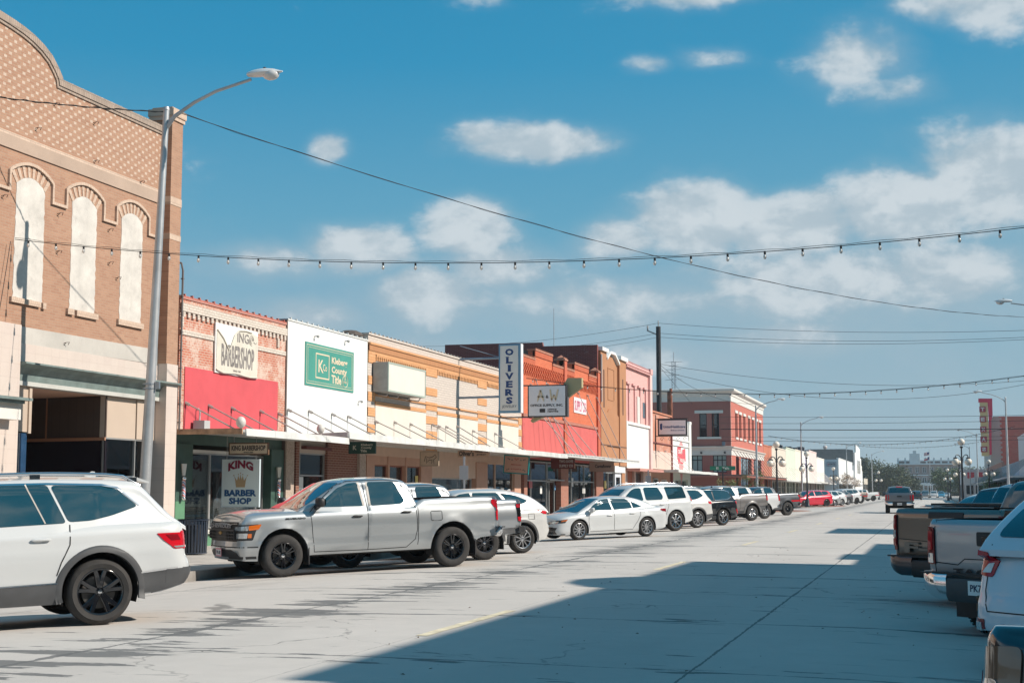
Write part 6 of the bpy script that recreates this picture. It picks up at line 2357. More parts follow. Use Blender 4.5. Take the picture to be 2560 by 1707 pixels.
 cab.build('cabin', sp.get('cabin_paint', sp['paint']), root, sp.get('gangle', 32), origin=(0, 0, 0), weld=5e-4)
 gh = Shell(cab)
 both = MB()
 both.add(body.v, body.f)
 both.add(cab.v, cab.f)
 al = Shell(both)
 # glass
 for nm, poly, rn in sp.get('side_glass', []):
  for s2 in (1, -1):
   g = MB()
   gh.patch(g, poly, 90, .007, .06, .012, rnd=rn)
   if s2 < 0: g.v = [(v[0], -v[1], v[2]) for v in g.v]
   g.build('window', G[nm], root, 50, origin=(0, 0, 0))
 if sp.get('screen'):
  g = MB()
  gh.patch(g, sp['screen'], 0, .008, .06, .012, rnd=.06)
  g.build('windscreen', G['glass_clear'], root, 60, origin=(0, 0, 0))
 if sp.get('rear_glass'):
  g = MB()
  gh.patch(g, sp['rear_glass'], 180, .008, .06, .012, rnd=.07)
  g.build('rear_window', G['glass'], root, 60, origin=(0, 0, 0))
 if sp.get('trim'):                                 # bright strip round the side glass
  for s2 in (1, -1):
   g = MB()
   gh.seam(g, sp['trim'][1], 90, sp['trim'][2], .006, .08)
   if s2 < 0: g.v = [(v[0], -v[1], v[2]) for v in g.v]
   g.build('window_trim', G[sp['trim'][0]], root, None, origin=(0, 0, 0))
 g = MB()
 for pl in sp.get('seams', []): al.seam(g, pl, 90, .014, mirror=True)
 for pl in sp.get('rear_seams', []): al.seam(g, pl, 180, .012)
 for pl in sp.get('hood_seams', []): al.seam(g, pl, 'T', .012, mirror=True)
 if g.v: g.build('panel_gap', G['seam'], root, None, origin=(0, 0, 0))
 # cladding and arch strips
 if sp.get('clad'):
  g = MB()
  for poly in sp['clad']: sh.patch(g, poly, 90, .012, .05, .02, mirror=True)
  for poly in sp.get('clad_rear', []): sh.patch(g, poly, 180, .012, .05, .02)
  for poly in sp.get('clad_rc', []): sh.patch(g, poly, 135, .014, .05, .02, mirror=True)
  g.build('cladding', G[sp.get('clad_mat', 'clad')], root, 40, origin=(0, 0, 0))
 if sp.get('arch_w'):
  aw = sp['arch_w']
  for xa in axles:
   for s2 in (1, -1):
    g = MB()
    rows = []
    n = 28
    zlo = sp.get('arch_lo', sill(0) + .02)
    a0 = math.asin(max(-1, min(1, (zlo - za) / ra)))
    for k in range(n + 1):
     t = a0 + (PI - 2 * a0) * k / n
     row = []
     for j, (dr, off) in enumerate(((-.004, -.02), (.0, .016), (aw * .55, .02), (aw, .012), (aw + .006, -.006))):
      r = ra + .012 + max(dr, 0)
      h, nn = sh.hit(xa + r * math.cos(t), za + r * math.sin(t), 90)
      if h is None: h = Vector((xa + r * math.cos(t), W - .01, za + r * math.sin(t)))
      rr = ra + dr
      row.append((xa + rr * math.cos(t), (h.y + off) * s2, za + rr * math.sin(t)))
     rows.append(row)
    vs = [p for r_ in rows for p in r_]
    fs = [(i * 5 + j, (i + 1) * 5 + j, (i + 1) * 5 + j + 1, i * 5 + j + 1) for i in range(n) for j in range(4)]
    g.add(vs, fs)
    g.build('wheel_arch', G[sp.get('arch_mat', 'clad')] if sp.get('arch_mat') != 'paint' else sp['paint'], root, 50, origin=(0, 0, 0))
 for d in sp.get('handles', []):
  for s2 in (1, -1):
   h, n = sh.hit(d[0], d[1], 90)
   g = MB()
   g.sphere((d[0], (h.y + .022) * s2, d[1]), (.115, .016, .017), 14, 6, .6)
   g.sphere((d[0] + .03, (h.y + .001) * s2, d[1] - .004), (.07, .008, .026), 12, 6)
   g.build('door_handle', G[sp['handle_mat']] if sp.get('handle_mat') else sp['paint'], root, 40, origin=(0, 0, 0))
 if sp.get('mirror'):
  mx, mz, ms = sp['mirror']
  for s2 in (1, -1):
   h, n = al.hit(mx, mz - .06, 90)
   y = h.y
   g = MB()
   g.sphere((mx + .01, s2 * (y + .16 * ms), mz + .03), (.075 * ms, .13 * ms, .095 * ms), 14, 10, .55)
   g.bar((mx + .03, s2 * (y - .01), mz - .09), (mx + .01, s2 * (y + .13), mz - .03), .09, .05)
   mo = g.build('side_mirror', G[sp['mirror_mat']] if sp.get('mirror_mat') else sp['paint'], root, 45, origin=(0, 0, 0))
   k = MB()
   k.box(mx - .078 * ms, mx - .070 * ms, s2 * (y + .06), s2 * (y + .26 * ms), mz - .03, mz + .09)
   k.build('mirror_glass', G['glass'], mo, None, origin=(0, 0, 0))
 for s2 in ((1, -1) if sp.get('rails') else ()):
  a, b, y, z = sp['rails']
  g = MB()
  pts = []
  for k in range(13):
   t = k / 12
   x = a + (b - a) * t
   h, _ = gh.hit(x, y * s2, 'T')
   if h is None: continue
   lift = .065 * min(1, min(t, 1 - t) * 9) ** .6
   pts.append((x, y * s2, h.z + lift))
  g.tube(pts, .018, 8)
  for t in (.04, .5, .96):
   x = a + (b - a) * t
   h, _ = gh.hit(x, y * s2, 'T')
   if h: g.box(x - .06, x + .06, y * s2 - .014, y * s2 + .014, h.z - .02, h.z + .05)
  g.build('roof_rail', G[z], root, 50, origin=(0, 0, 0))
 if sp.get('fin'):
  x = sp['fin']
  h, _ = gh.hit(x, 0, 'T')
  g = MB()
  g.prism([(x + .1, h.z - .01), (x - .07, h.z - .01), (x - .055, h.z + .055), (x - .02, h.z + .06)], 'y', -.012, .012)
  g.build('antenna', sp['paint'], root, None, origin=(0, 0, 0))
 def lamp(nm, parts):
  for s2 in (1, -1):
   par = None
   for (mt, ang, poly, off, rn) in parts:
    g = MB()
    al.patch(g, poly, ang, off, .05, .02, rnd=rn)
    if not g.v: continue
    if s2 < 0: g.v = [(v[0], -v[1], v[2]) for v in g.v]
    o = g.build(nm if par is None else 'lens', sp['paint'] if mt == 'paint' else G[mt], par or root, 50, origin=(0, 0, 0))
    par = par or o
 lamp('tail_light', sp.get('tail', []))
 lamp('headlight', sp.get('head', []))
 lamp('reflector', sp.get('refl', []))
 for (nm, mt, ang, poly, off, rn) in sp.get('bits', []):
  g = MB()
  al.patch(g, poly, ang, off, .08, .02, rnd=rn)
  if g.v: g.build(nm, sp['paint'] if mt == 'paint' else G[mt], root, 50, origin=(0, 0, 0))
 for xa in axles:
  for s2 in (1, -1): add_wheel(root, xa, s2, W, sp['wheel'], sp.get('wq', 1))
 return sh, gh, al

def T_pickup(paint_m, **k):
 """full-size crew cab pickup, 5.9 m"""
 sp = dict(W=1.0, xf=2.83, xr=-3.0, wb=3.745, ra=.515, arch_up=.02, rcf=.26, rcr=.10, bf=.11, br=.02, round=.045, taper=.035, flare=.03, flw=.07,
  top=[(-3.0, 1.425), (-2.7, 1.435), (-1.16, 1.42), (-1.05, 1.30), (.9, 1.275), (1.3, 1.26), (2.2, 1.235), (2.62, 1.19), (2.83, 1.13)],
  sill=[(-3.0, .62), (-2.5, .58), (-2.2, .42), (-1.3, .40), (1.3, .40), (2.3, .33), (2.83, .35)],
  side=[(.4, .085), (.5, .05), (.58, .035), (.64, .03), (.70, .045), (.80, .03), (.95, .01), (1.08, .012), (1.2, .035), (1.30, .065), (1.44, .075)],
  front=[(.35, .10), (.5, .02), (.62, .0), (.7, .02), (.95, .02), (1.08, .04), (1.17, .09)],
  rear=[(.6, .04), (.9, 0), (1.3, 0), (1.42, .02)],
  crown=[(-3, .0), (-1.2, .0), (.9, .03), (1.6, .07), (2.4, .09), (2.83, .04)],
  bed=(-1.18, -2.93), belt=1.29, gw=.93, gr=.74, grc=.12,
  roof=[(-1.10, 1.28), (-1.03, 1.5), (-.94, 1.78), (-.80, 1.875), (-.4, 1.905), (.1, 1.90), (.5, 1.86), (.8, 1.72), (1.2, 1.48), (1.55, 1.27), (1.60, 1.22)],
  gtaper=[(-1.1, .03), (-.6, 0), (.6, 0), (1.6, .05)],
  side_glass=[('glass', [(1.13, 1.335), (.97, 1.48), (.66, 1.70), (.42, 1.785), (.22, 1.80), (.14, 1.325)], .05), ('glass', [(-.02, 1.325), (-.00, 1.805), (-.60, 1.80), (-.80, 1.40), (-.72, 1.345)], .06)],
  screen=[(-.80, 1.31), (.80, 1.31), (.66, 1.80), (-.66, 1.80)], rear_glass=[(-.72, 1.42), (.72, 1.42), (.62, 1.78), (-.62, 1.78)],
  seams=[[(1.22, .46), (1.27, .9), (1.30, 1.24), (1.18, 1.36), (1.02, 1.5), (.68, 1.75), (.4, 1.83), (.09, 1.84)], [(.06, .45), (.06, 1.3), (.11, 1.84)], [(.06, .45), (1.22, .46)], [(.06, .45), (-.80, .46), (-1.0, .62), (-1.05, .8), (-1.03, 1.25), (-.9, 1.5), (-.72, 1.8), (-.4, 1.84), (.1, 1.84)]],
  handles=[(.30, 1.13), (-.80, 1.18)], handle_mat='black', mirror=(1.12, 1.40, 1.0), mirror_mat='black',
  wheel=dict(R=.415, tw=.285, rim=.265, n=6, style='double', mat='balloy', hub=.085, lugs=6, gap=.24, sw=.017),
  tail=[('red', 90, [(-2.985, 1.30), (-2.86, 1.33), (-2.82, 1.27), (-2.86, 1.20), (-2.92, 1.16), (-2.93, 1.08), (-2.985, 1.08)], .012, .015), ('red', 90, [(-2.99, .88), (-2.92, .88), (-2.91, 1.08), (-2.99, 1.09)], .012, .02),
    ('red', 180, [(.985, .88), (.90, .88), (.88, 1.32), (.985, 1.32)], .012, .015)],
  head=[('lamp', 45, [(1.20, .86), (1.48, .86), (1.55, 1.08), (1.12, 1.09)], .008, .02)],
  bits=[])
 sp['paint'] = paint_m
 sp.update(k)
 return sp

def T_suv(paint_m, **k):
 """three-row family SUV, 5.05 m"""
 sp = dict(W=.99, xf=2.5, xr=-2.55, wb=2.98, ra=.455, arch_up=.01, rcf=.45, rcr=.34, bf=.2, br=.12, round=.04, taper=.05, flare=.018, flw=.09,
  top=[(-2.55, 1.10), (-2.40, 1.16), (-1.8, 1.165), (-.5, 1.13), (.9, 1.10), (1.3, 1.09), (2.1, 1.02), (2.4, .92), (2.5, .8)],
  sill=[(-2.55, .42), (-2.0, .30), (-1.0, .27), (1.0, .27), (2.0, .25), (2.5, .28)],
  side=[(.25, .06), (.40, .03), (.55, .03), (.70, .012), (.86, .0), (.93, .018), (1.02, .022), (1.10, .04), (1.2, .06)],
  front=[(.28, .1), (.5, .0), (.8, .04), (.95, .1)],
  rear=[(.42, .12), (.5, .03), (.58, .0), (.70, .03), (.78, .09), (1.0, .11), (1.16, .16)],
  belt=1.13, gw=.93, gr=.70, grc=.12, gcrown=.05,
  roof=[(-2.42, 1.12), (-2.32, 1.27), (-2.10, 1.60), (-2.03, 1.69), (-1.6, 1.735), (-.8, 1.76), (0, 1.75), (.45, 1.70), (.8, 1.56), (1.3, 1.28), (1.55, 1.08)],
  gtaper=[(-2.42, .14), (-2.1, .09), (-1.5, .03), (-1, 0), (.6, 0), (1.5, .06)],
  side_glass=[('glass', [(1.12, 1.17), (.9, 1.36), (.62, 1.54), (.42, 1.61), (.10, 1.64), (.04, 1.175)], .04), ('glass', [(-.04, 1.17), (.02, 1.645), (-.91, 1.645), (-1.10, 1.20)], .04), ('glass', [(-1.13, 1.21), (-.95, 1.64), (-1.55, 1.62), (-1.72, 1.59), (-1.98, 1.37), (-1.65, 1.27), (-1.4, 1.22)], .05)],
  screen=[(-.76, 1.12), (.76, 1.12), (.62, 1.62), (-.62, 1.62)], rear_glass=[(-.66, 1.24), (.66, 1.24), (.58, 1.60), (-.58, 1.60)],
  seams=[[(1.08, .34), (1.12, 1.08)], [(-.0, .34), (0, 1.14)], [(-.98, .60), (-1.03, .75), (-1.13, .95), (-1.14, 1.18)], [(1.08, .34), (-.9, .36)]],
  handles=[(.22, .99), (-.80, 1.02)], mirror=(1.0, 1.18, .85),
  wheel=dict(R=.38, tw=.255, rim=.27, n=5, style='double', mat='balloy', hub=.07, lugs=5, gap=.2),
  tail=[('red', 90, [(-2.48, 1.08), (-2.0, 1.09), (-2.1, .98), (-2.48, .93)], .010, .02)],
  head=[('lamp', 45, [(.80, .74), (1.25, .70), (1.25, .84), (.78, .90)], .008, .03)],
  fin=-1.6)
 sp['paint'] = paint_m
 sp.update(k)
 return sp

def T_sedan(paint_m, **k):
 sp = dict(W=.92, xf=2.4, xr=-2.48, wb=2.825, ra=.375, arch_up=.01, rcf=.48, rcr=.36, bf=.2, br=.12, round=.04, taper=.05, flare=.015, flw=.08,
  top=[(-2.48, .96), (-2.35, 1.01), (-1.6, .99), (-.5, .93), (.8, .90), (1.2, .885), (1.9, .79), (2.3, .66), (2.4, .58)],
  sill=[(-2.48, .36), (-2.0, .24), (-1.0, .19), (1.0, .19), (2.0, .18), (2.4, .2)],
  side=[(.19, .06), (.30, .025), (.42, .03), (.58, .012), (.72, .0), (.80, .012), (.9, .03), (1.0, .06)],
  front=[(.2, .06), (.35, .0), (.5, .02), (.66, .10)], rear=[(.36, .12), (.45, .02), (.6, 0), (.75, .04), (1.0, .06)],
  crown=[(-2.5, .02), (-1.5, .03), (1, .05), (1.8, .09), (2.4, .04)],
  belt=.93, gw=.85, gr=.60, grc=.12, gcrown=.05,
  roof=[(-2.12, .99), (-1.75, 1.14), (-1.35, 1.31), (-.95, 1.405), (-.4, 1.44), (.05, 1.44), (.45, 1.38), (.9, 1.18), (1.25, 1.00), (1.5, .86)],
  gtaper=[(-2.12, .2), (-1.5, .08), (-1, 0), (.6, 0), (1.5, .06)],
  side_glass=[('glass', [(1.0, .985), (.75, 1.15), (.42, 1.31), (.2, 1.345), (.08, 1.35), (.02, .97)], .03), ('glass', [(-.06, .97), (0, 1.352), (-.62, 1.33), (-.80, 1.25), (-.84, 1.0)], .03), ('glass', [(-.88, 1.0), (-.86, 1.24), (-1.28, 1.04)], .02)],
  screen=[(-.72, .93), (.72, .93), (.55, 1.36), (-.55, 1.36)], rear_glass=[(-.62, 1.05), (.62, 1.05), (.52, 1.34), (-.52, 1.34)],
  seams=[[(.98, .27), (1.04, .6), (1.02, .88)], [(-.02, .26), (-.02, .93)], [(-.80, .30), (-1.0, .55), (-1.12, .75), (-1.15, .95)], [(.98, .27), (-.8, .28)]],
  handles=[(.17, .79), (-.78, .83)], mirror=(.92, .97, .8),
  wheel=dict(R=.335, tw=.235, rim=.235, n=10, style='double', mat='alloy', hub=.06, lugs=5, gap=.09, sw=.010),
  tail=[('red_dim', 90, [(-2.38, .94), (-1.95, .95), (-2.1, .86), (-2.38, .82)], .008, .02)],
  head=[('gloss', 45, [(.8, .60), (1.35, .56), (1.35, .63), (.74, .71)], .008, .02)])
 sp['paint'] = paint_m
 sp.update(k)
 return sp

def scale_spec(sp, kx=1.0, kz=1.0, ky=1.0):
 """stretch a vehicle table to another size"""
 tabx = ('top', 'roof')
 for n in tabx: sp[n] = [(x * kx, z * kz) for x, z in sp[n]]
 sp['sill'] = [(x * kx, z * kz) for x, z in sp['sill']]
 for n in ('side', 'front', 'rear'): sp[n] = [(z * kz, v) for z, v in sp[n]]
 for n in ('crown', 'gtaper'):
  if n in sp: sp[n] = [(x * kx, v) for x, v in sp[n]]
 for n in ('xf', 'xr', 'wb'): sp[n] *= kx
 for n in ('W', 'gw', 'gr'): sp[n] *= ky
 sp['belt'] *= kz
 if sp.get('bed'): sp['bed'] = tuple(v * kx for v in sp['bed'])
 def sc(poly): return [(x * kx, z * kz) for x, z in poly]
 sp['side_glass'] = [(a, sc(p), r) for a, p, r in sp.get('side_glass', [])]
 for n in ('screen', 'rear_glass'): sp[n] = [(y * ky, z * kz) for y, z in sp[n]]
 sp['seams'] = [sc(p) for p in sp.get('seams', [])]
 sp['handles'] = [(x * kx, z * kz) for x, z in sp.get('handles', [])]
 if sp.get('mirror'): sp['mirror'] = (sp['mirror'][0] * kx, sp['mirror'][1] * kz, sp['mirror'][2])
 for n in ('tail', 'head', 'refl'):
  sp[n] = [(m, a, [(x * (kx if a == 90 else (ky if a in (0, 180) else (kx + ky) / 2)), z * kz) for x, z in p], o, r) for m, a, p, o, r in sp.get(n, [])]
 if sp.get('clad'): sp['clad'] = [sc(p) for p in sp['clad']]
 if sp.get('rails'):
  a, b, y, z = sp['rails']
  sp['rails'] = (a * kx, b * kx, y * ky, z)
 if sp.get('fin'): sp['fin'] *= kx
 return sp

def place_car(name, label, cat, sp, x, y, heading, z=0.0, group=None, tilt=0.0):
 """heading: degrees, direction of travel measured from +X counter-clockwise"""
 root = thing(name, label, cat, (x, y, z), R(heading), group)
 if tilt: root.rotation_euler[0] = tilt
 sh = build_car(sp, root)
 return root, sh

# ================================================================== vehicles in the street
WHITE = paint('white', (.54, .555, .56))
PEARL = paint('pearl_white', (.56, .555, .54), .1, .3)
SILVER = paint('silver', (.40, .425, .44), .6, .32)
GREY = paint('steel_grey', (.24, .255, .27), .6, .28)
BLACKP = paint('black', (.010, .012, .015), .0, .15)
REDP_ = paint('red', (.62, .015, .045), .1, .25)
GUN = paint('gunmetal', (.17, .17, .175), .5, .3)
TAUPE = paint('taupe', (.20, .165, .14), .6, .3)
SILV2 = paint('warm_silver', (.40, .385, .39), .5, .35)
SKYB = paint('pale_blue', (.45, .62, .74), .2, .3)
BLUE = paint('bright_blue', (.06, .30, .46), .3, .3)
DKGREY = paint('dark_grey', (.085, .088, .095), .5, .3)

def world_at_depth(px, d):
 lat = (px - 1176) / 3267 * d
 return lat * math.cos(YAW) - d * math.sin(YAW), lat * math.sin(YAW) + d * math.cos(YAW)
def park_left(name, label, cat, sp, px, depth, heading=226.6, group=None):
 """placed by the kerbside-facing row's near rear wheel"""
 wx, wy = world_at_depth(px, depth)
 t = R(heading)
 lx, ly = -sp['wb'] / 2 + sp.get('ax', 0), sp['W'] - .16
 ox = wx - (lx * math.cos(t) - ly * math.sin(t))
 oy = wy - (lx * math.sin(t) + ly * math.cos(t))
 root, sh = place_car(name, label, cat, sp, ox, oy, heading, (road_z(wx) + road_z(wx - sp['wb'] * .69)) / 2 + .005, group)
 root.rotation_euler[1] = math.atan2(road_z(wx) - road_z(wx - sp['wb'] * .69), sp['wb'])
 return root, sh
def park_right(name, label, cat, sp, x, y, heading=50.0, group=None):
 """placed by its rear left corner"""
 t = R(heading)
 lx, ly = sp['xr'], sp['W']
 ox = x - (lx * math.cos(t) - ly * math.sin(t))
 oy = y - (lx * math.sin(t) + ly * math.cos(t))
 return place_car(name, label, cat, sp, ox, oy, heading, road_z(ox) + .01, group)
GL, GR_ = 'vehicles parked nose-in along the left kerb', 'vehicles parked nose-in along the right kerb'
BEHIND = dict(ux=(0, -1, 0), uy=(0, 0, 1))
FRONTV = dict(ux=(0, 1, 0), uy=(0, 0, 1))
LEFTV = dict(ux=(-1, 0, 0), uy=(0, 0, 1))
def car_text(root, s, pos, view, w, h, m, bold=.02, depth=.006, name='lettering', parent=None, spacing=1.0):
 b = MB()
 lettering(b, s, pos, view['ux'], view['uy'], width=w, height=h, bold=bold, depth=depth, spacing=spacing)
 return b.build(name, m, parent or root, None, origin=(0, 0, 0))
def plate(root, pos, view, text, mt='plate_w', w=.32, h=.16):
 ux, uy = Vector(view['ux']), Vector(view['uy'])
 un = ux.cross(uy)
 p = Vector(pos)
 b = MB()
 c = [p - ux * w / 2 - uy * h / 2, p + ux * w / 2 - uy * h / 2, p + ux * w / 2 + uy * h / 2, p - ux * w / 2 + uy * h / 2]
 b.add(c + [q + un * .006 for q in c], [(0, 3, 2, 1), (4, 5, 6, 7), (0, 1, 5, 4), (1, 2, 6, 5), (2, 3, 7, 6), (3, 0, 4, 7)])
 o = b.build('number_plate', G[mt], root, None, origin=(0, 0, 0))
 car_text(root, text, p + un * .007, view, w * .8, h * .5, G['ink'], name='plate_lettering', parent=o, depth=.002)
 if mt == 'plate_p':
  b = MB()
  c = [p - ux * w * .44 - uy * h * .34, p + ux * w * .44 - uy * h * .34, p + ux * w * .44 + uy * h * .34, p - ux * w * .44 + uy * h * .34]
  b.add([q + un * .0065 for q in c], [(0, 1, 2, 3)])
  b.build('plate_field', G['plate_w'], o, None, origin=(0, 0, 0))
 return o
def step_bumper(root, sp, m_end, m_mid, x=None, z=.66, h=.22):
 """pickup rear bumper: bright wrap-round ends, dark step between"""
 x = x if x is not None else sp['xr']
 W = sp['W']
 def sweep(y0, y1, n, m, name, zc, hh, dx=.0, curve=.16):
  b = MB()
  vs = []
  for i in range(n + 1):
   y = y0 + (y1 - y0) * i / n
   e = max(0, (abs(y) - (W - .30)) / .30)
   xx = x - .14 + curve * e ** 2.2 + dx
   for (ox, oz) in ((.10, -hh / 2 + .05), (.0, -hh / 2 + .02), (-.035, -hh / 2 + .08), (-.04, hh / 2 - .04), (-.02, hh / 2), (.10, hh / 2)):
    vs.append((xx + ox, y, zc + oz * (1 - .25 * e) + .06 * e))
  fs = [(i * 6 + k, (i + 1) * 6 + k, (i + 1) * 6 + (k + 1) % 6, i * 6 + (k + 1) % 6) for i in range(n) for k in range(6)]
  fs += [tuple(range(6)), tuple(n * 6 + k for k in range(6))[::-1]]
  b.add(vs, fs)
  return b.build(name, m, root, 45, origin=(0, 0, 0))
 p = sweep(-W - .01, -.48, 10, m_end, 'bumper', z, h)
 sweep(.48, W + .01, 10, m_end, 'bumper', z, h)
 sweep(-.48, .48, 6, m_mid, 'bumper_step', z - .03, h - .02)
 b = MB()
 b.box(x - .15, x - .02, -W + .06, W - .06, z + h / 2 - .001, z + h / 2 + .02)
 b.build('step_pad', G['black'], root, None, origin=(0, 0, 0))
 return p
def mudflaps(root, sp):
 for xa in sp['axles']:
  for s in (1, -1):
   b = MB()
   b.box(xa - sp['ra'] - .02, xa - sp['ra'] + .0, s * (sp['W'] - .30), s * (sp['W'] - .02), .22, .56)
   b.build('mudflap', G['black'], root, None, origin=(0, 0, 0))

# --- 1: white family SUV cut by the left edge
sp = T_suv(WHITE, arch_w=.075, rails=(-2.05, .45, .60, 'chrome'), flare=.012,
 clad=[[(1.03, .272), (-1.02, .272), (-1.02, .50), (1.03, .47)], [(-1.955, .305), (-2.55, .435), (-2.62, .62), (-1.955, .57)]],
 clad_rear=[[(-.9, .45), (.9, .45), (.9, .62), (-.9, .62)]], clad_rc=[[(-1.6, .45), (-.95, .44), (-.95, .61), (-1.6, .62)]],
 trim=('chrome', [(-2.00, 1.38), (-1.74, 1.60), (-1.55, 1.635), (-.9, 1.66), (.2, 1.66)], .022),
 bits=[('chrome_strip', 'chrome', 90, [(1.0, .475), (-1.0, .505), (-1.0, .520), (1.0, .49)], .014, 0), ('chrome_strip', 'chrome', 90, [(-1.96, .575), (-2.42, .615), (-2.42, .630), (-1.96, .59)], .014, 0)])
sp['top'] = [(-2.70, 1.10), (-2.52, 1.17), (-1.8, 1.165), (-.5, 1.13), (.9, 1.10), (1.3, 1.09), (2.1, 1.02), (2.4, .92), (2.5, .8)]
sp['sill'] = [(-2.70, .46), (-2.2, .34), (-1.0, .27), (1.0, .27), (2.0, .25), (2.5, .28)]
sp['xr'] = -2.70
sp['tail'] = [('red', 90, [(-2.64, 1.04), (-2.16, 1.04), (-2.25, .95), (-2.38, .85), (-2.64, .85)], .010, .02), ('red_dim', 90, [(-2.42, 1.02), (-2.27, 1.02), (-2.34, .95), (-2.46, .95)], .014, .005), ('lamp', 90, [(-2.64, .885), (-2.36, .882), (-2.39, .86), (-2.64, .86)], .014, 0), ('red', 180, [(.6, 1.04), (.88, 1.06), (.88, .84), (.6, .86)], .01, .02)]
sp['wheel'].update(R=.385, rim=.275, n=5, gap=.22, sw=.026, spread=.10, hub=.06)
sp['roof'] = [(-2.56, 1.12), (-2.42, 1.24), (-2.22, 1.48), (-2.06, 1.66), (-1.96, 1.72), (-1.6, 1.745), (-.8, 1.765), (0, 1.75), (.45, 1.70), (.8, 1.56), (1.3, 1.28), (1.55, 1.08)]
r, (sh, gh, al) = park_left('family_suv', 'white family SUV with black wheels and grey wheel arches, nearest on the left', 'suv', sp, 239, 17.05, 227, GL)
b = MB()                                              # roof spoiler lip
b.prism([(-1.97, 1.69), (-2.16, 1.645), (-2.18, 1.66), (-1.97, 1.735)], 'y', -.58, .58)
b.build('spoiler', WHITE, r, None, origin=(0, 0, 0))
b = MB()
for pl in ([(-.86, 1.20), (-.66, 1.655)],): gh.seam(b, pl, 90, .016, .010)
b.build('pillar_strip', G['trimtan'], r, None, origin=(0, 0, 0))

# --- 2: silver crew-cab pickup
sp = T_pickup(SILVER)
sp['tail'] = [('red', 90, [(-2.99, 1.36), (-2.85, 1.37), (-2.83, 1.30), (-2.88, 1.22), (-2.93, 1.19), (-2.935, 1.13), (-2.99, 1.13)], .012, .01), ('red', 90, [(-2.99, .93), (-2.925, .93), (-2.915, 1.12), (-2.99, 1.13)], .014, .02)]
sp['head'] = [('black', 45, [(1.10, .74), (1.50, .74), (1.52, 1.03), (1.0, 1.05)], .006, .02), ('lamp', 45, [(1.16, .93), (1.46, .93), (1.46, 1.0), (1.14, 1.02)], .012, .02), ('amber', 45, [(1.0, .95), (1.15, .93), (1.15, 1.02), (.96, 1.045)], .014, .02), ('lamp', 45, [(1.19, .78), (1.42, .78), (1.42, .88), (1.17, .88)], .012, .01), ('amber', 45, [(1.12, .79), (1.18, .79), (1.17, .87), (1.11, .87)], .014, .01)]
sp['bits'] = [('grille', 'grille', 0, [(-.76, .72), (.76, .72), (.80, 1.09), (-.80, 1.09)], .006, .04),
 ('bumper_valance', 'black', 0, [(-.80, .34), (.80, .34), (.74, .50), (.5, .56), (-.5, .56), (-.74, .50)], .008, .03),
 ('bumper_valance', 'black', 45, [(.95, .33), (1.75, .33), (1.75, .43), (.90, .43)], .008, .01),
 ('bumper_gap', 'seam', 0, [(-.9, .60), (.9, .60), (.9, .62), (-.9, .62)], .004, 0),
 ('bumper_gap', 'seam', 45, [(.85, .60), (1.8, .60), (1.8, .62), (.85, .62)], .004, 0),
 ('fuel_door', 'paint', 90, [(-1.60, .98), (-1.38, .98), (-1.38, 1.16), (-1.60, 1.16)], .003, .06)]
sp['seams'] += [[(-1.055, .50), (-1.07, .62), (-1.075, 1.33)], [(-1.60, .98), (-1.38, .98), (-1.36, 1.0), (-1.36, 1.15), (-1.38, 1.17), (-1.60, 1.17), (-1.62, 1.15), (-1.62, 1.0), (-1.60, .98)]]
r, (sh, gh, al) = park_left('pickup_truck', 'silver crew-cab pickup with black wheels and black mirrors before the barber shop', 'pickup', sp, 1037, 30.1, 226.6, GL)
step_bumper(r, sp, G['chrome'], G['black'])
mudflaps(r, sp)
h, n = sh.hit(0, 1.0, 0)
car_text(r, 'CHEVROLET', (h.x + .012, 0, 1.015), FRONTV, 1.25, .07, G['chrome'] and mat('badge_grey', (.30, .30, .31), rough=.3, metal=.5), .04)
b = MB()
b.box(h.x - .02, h.x + .02, -.76, .76, .925, .950)
b.box(h.x - .02, h.x + .015, -.76, .76, .86, .872)
b.box(h.x - .02, h.x + .015, -.76, .76, .80, .812)
for k in range(17): b.box(h.x - .02, h.x + .010, -.72 + k * .09, -.70 + k * .09, .76, .92)
b.build('grille_bar', G['black'], r, None, origin=(0, 0, 0))
b = MB()
b.box(h.x + .012, h.x + .03, -.07, .07, .865, .895)
b.box(h.x + .012, h.x + .03, -.025, .025, .85, .91)
b.build('gold_badge', mat('gold_badge', (.6, .38, .12), rough=.3, metal=.8), r, None, origin=(0, 0, 0))
plate(r, (h.x + .06, .0, .50), FRONTV, 'VN-80', 'plate_p')
h, n = sh.hit(1.62, 1.13, 90)
car_text(r, 'SILVERADO', (1.62, h.y + .004, 1.13), LEFTV, .42, .035, G['seam'], .03)
b = MB()
for k in range(2): gh.seam(b, [(.14 - .01, 1.33), (.20, 1.80)] if k == 0 else [(.0, 1.33), (.01, 1.80)], 90, .05, .008)
b.build('pillar_strip', G['trimtan'], r, None, origin=(0, 0, 0))

# --- 3: grey mid-size pickup behind it
sp = scale_spec(T_pickup(paint('light_steel', (.36, .38, .40), .6, .28)), .91, .955, .94)
sp['ra'] = .47
sp['wheel'] = dict(R=.39, tw=.265, rim=.235, n=6, style='double', mat='dalloy', hub=.08, lugs=6, gap=.26, sw=.014, tread=1)
sp['arch_w'], sp['clad'], sp['clad_mat'] = .06, [[(-2.15, .40), (-2.66, .52), (-2.70, .72), (-2.17, .70)]], 'clad'
sp['tail'] = [('gloss', 90, [(-2.72, .82), (-2.60, .85), (-2.57, 1.26), (-2.72, 1.28)], .010, .02), ('red', 90, [(-2.72, 1.17), (-2.585, 1.17), (-2.58, 1.25), (-2.72, 1.26)], .016, .01), ('red', 90, [(-2.72, .84), (-2.61, .87), (-2.59, .96), (-2.72, .96)], .016, .01)]
r, (sh, gh, al) = park_left('pickup_truck', 'grey pickup with smoked tail lights between the silver pickup and white crossover', 'pickup', sp, 1110, 33.4, 226.6, GL)
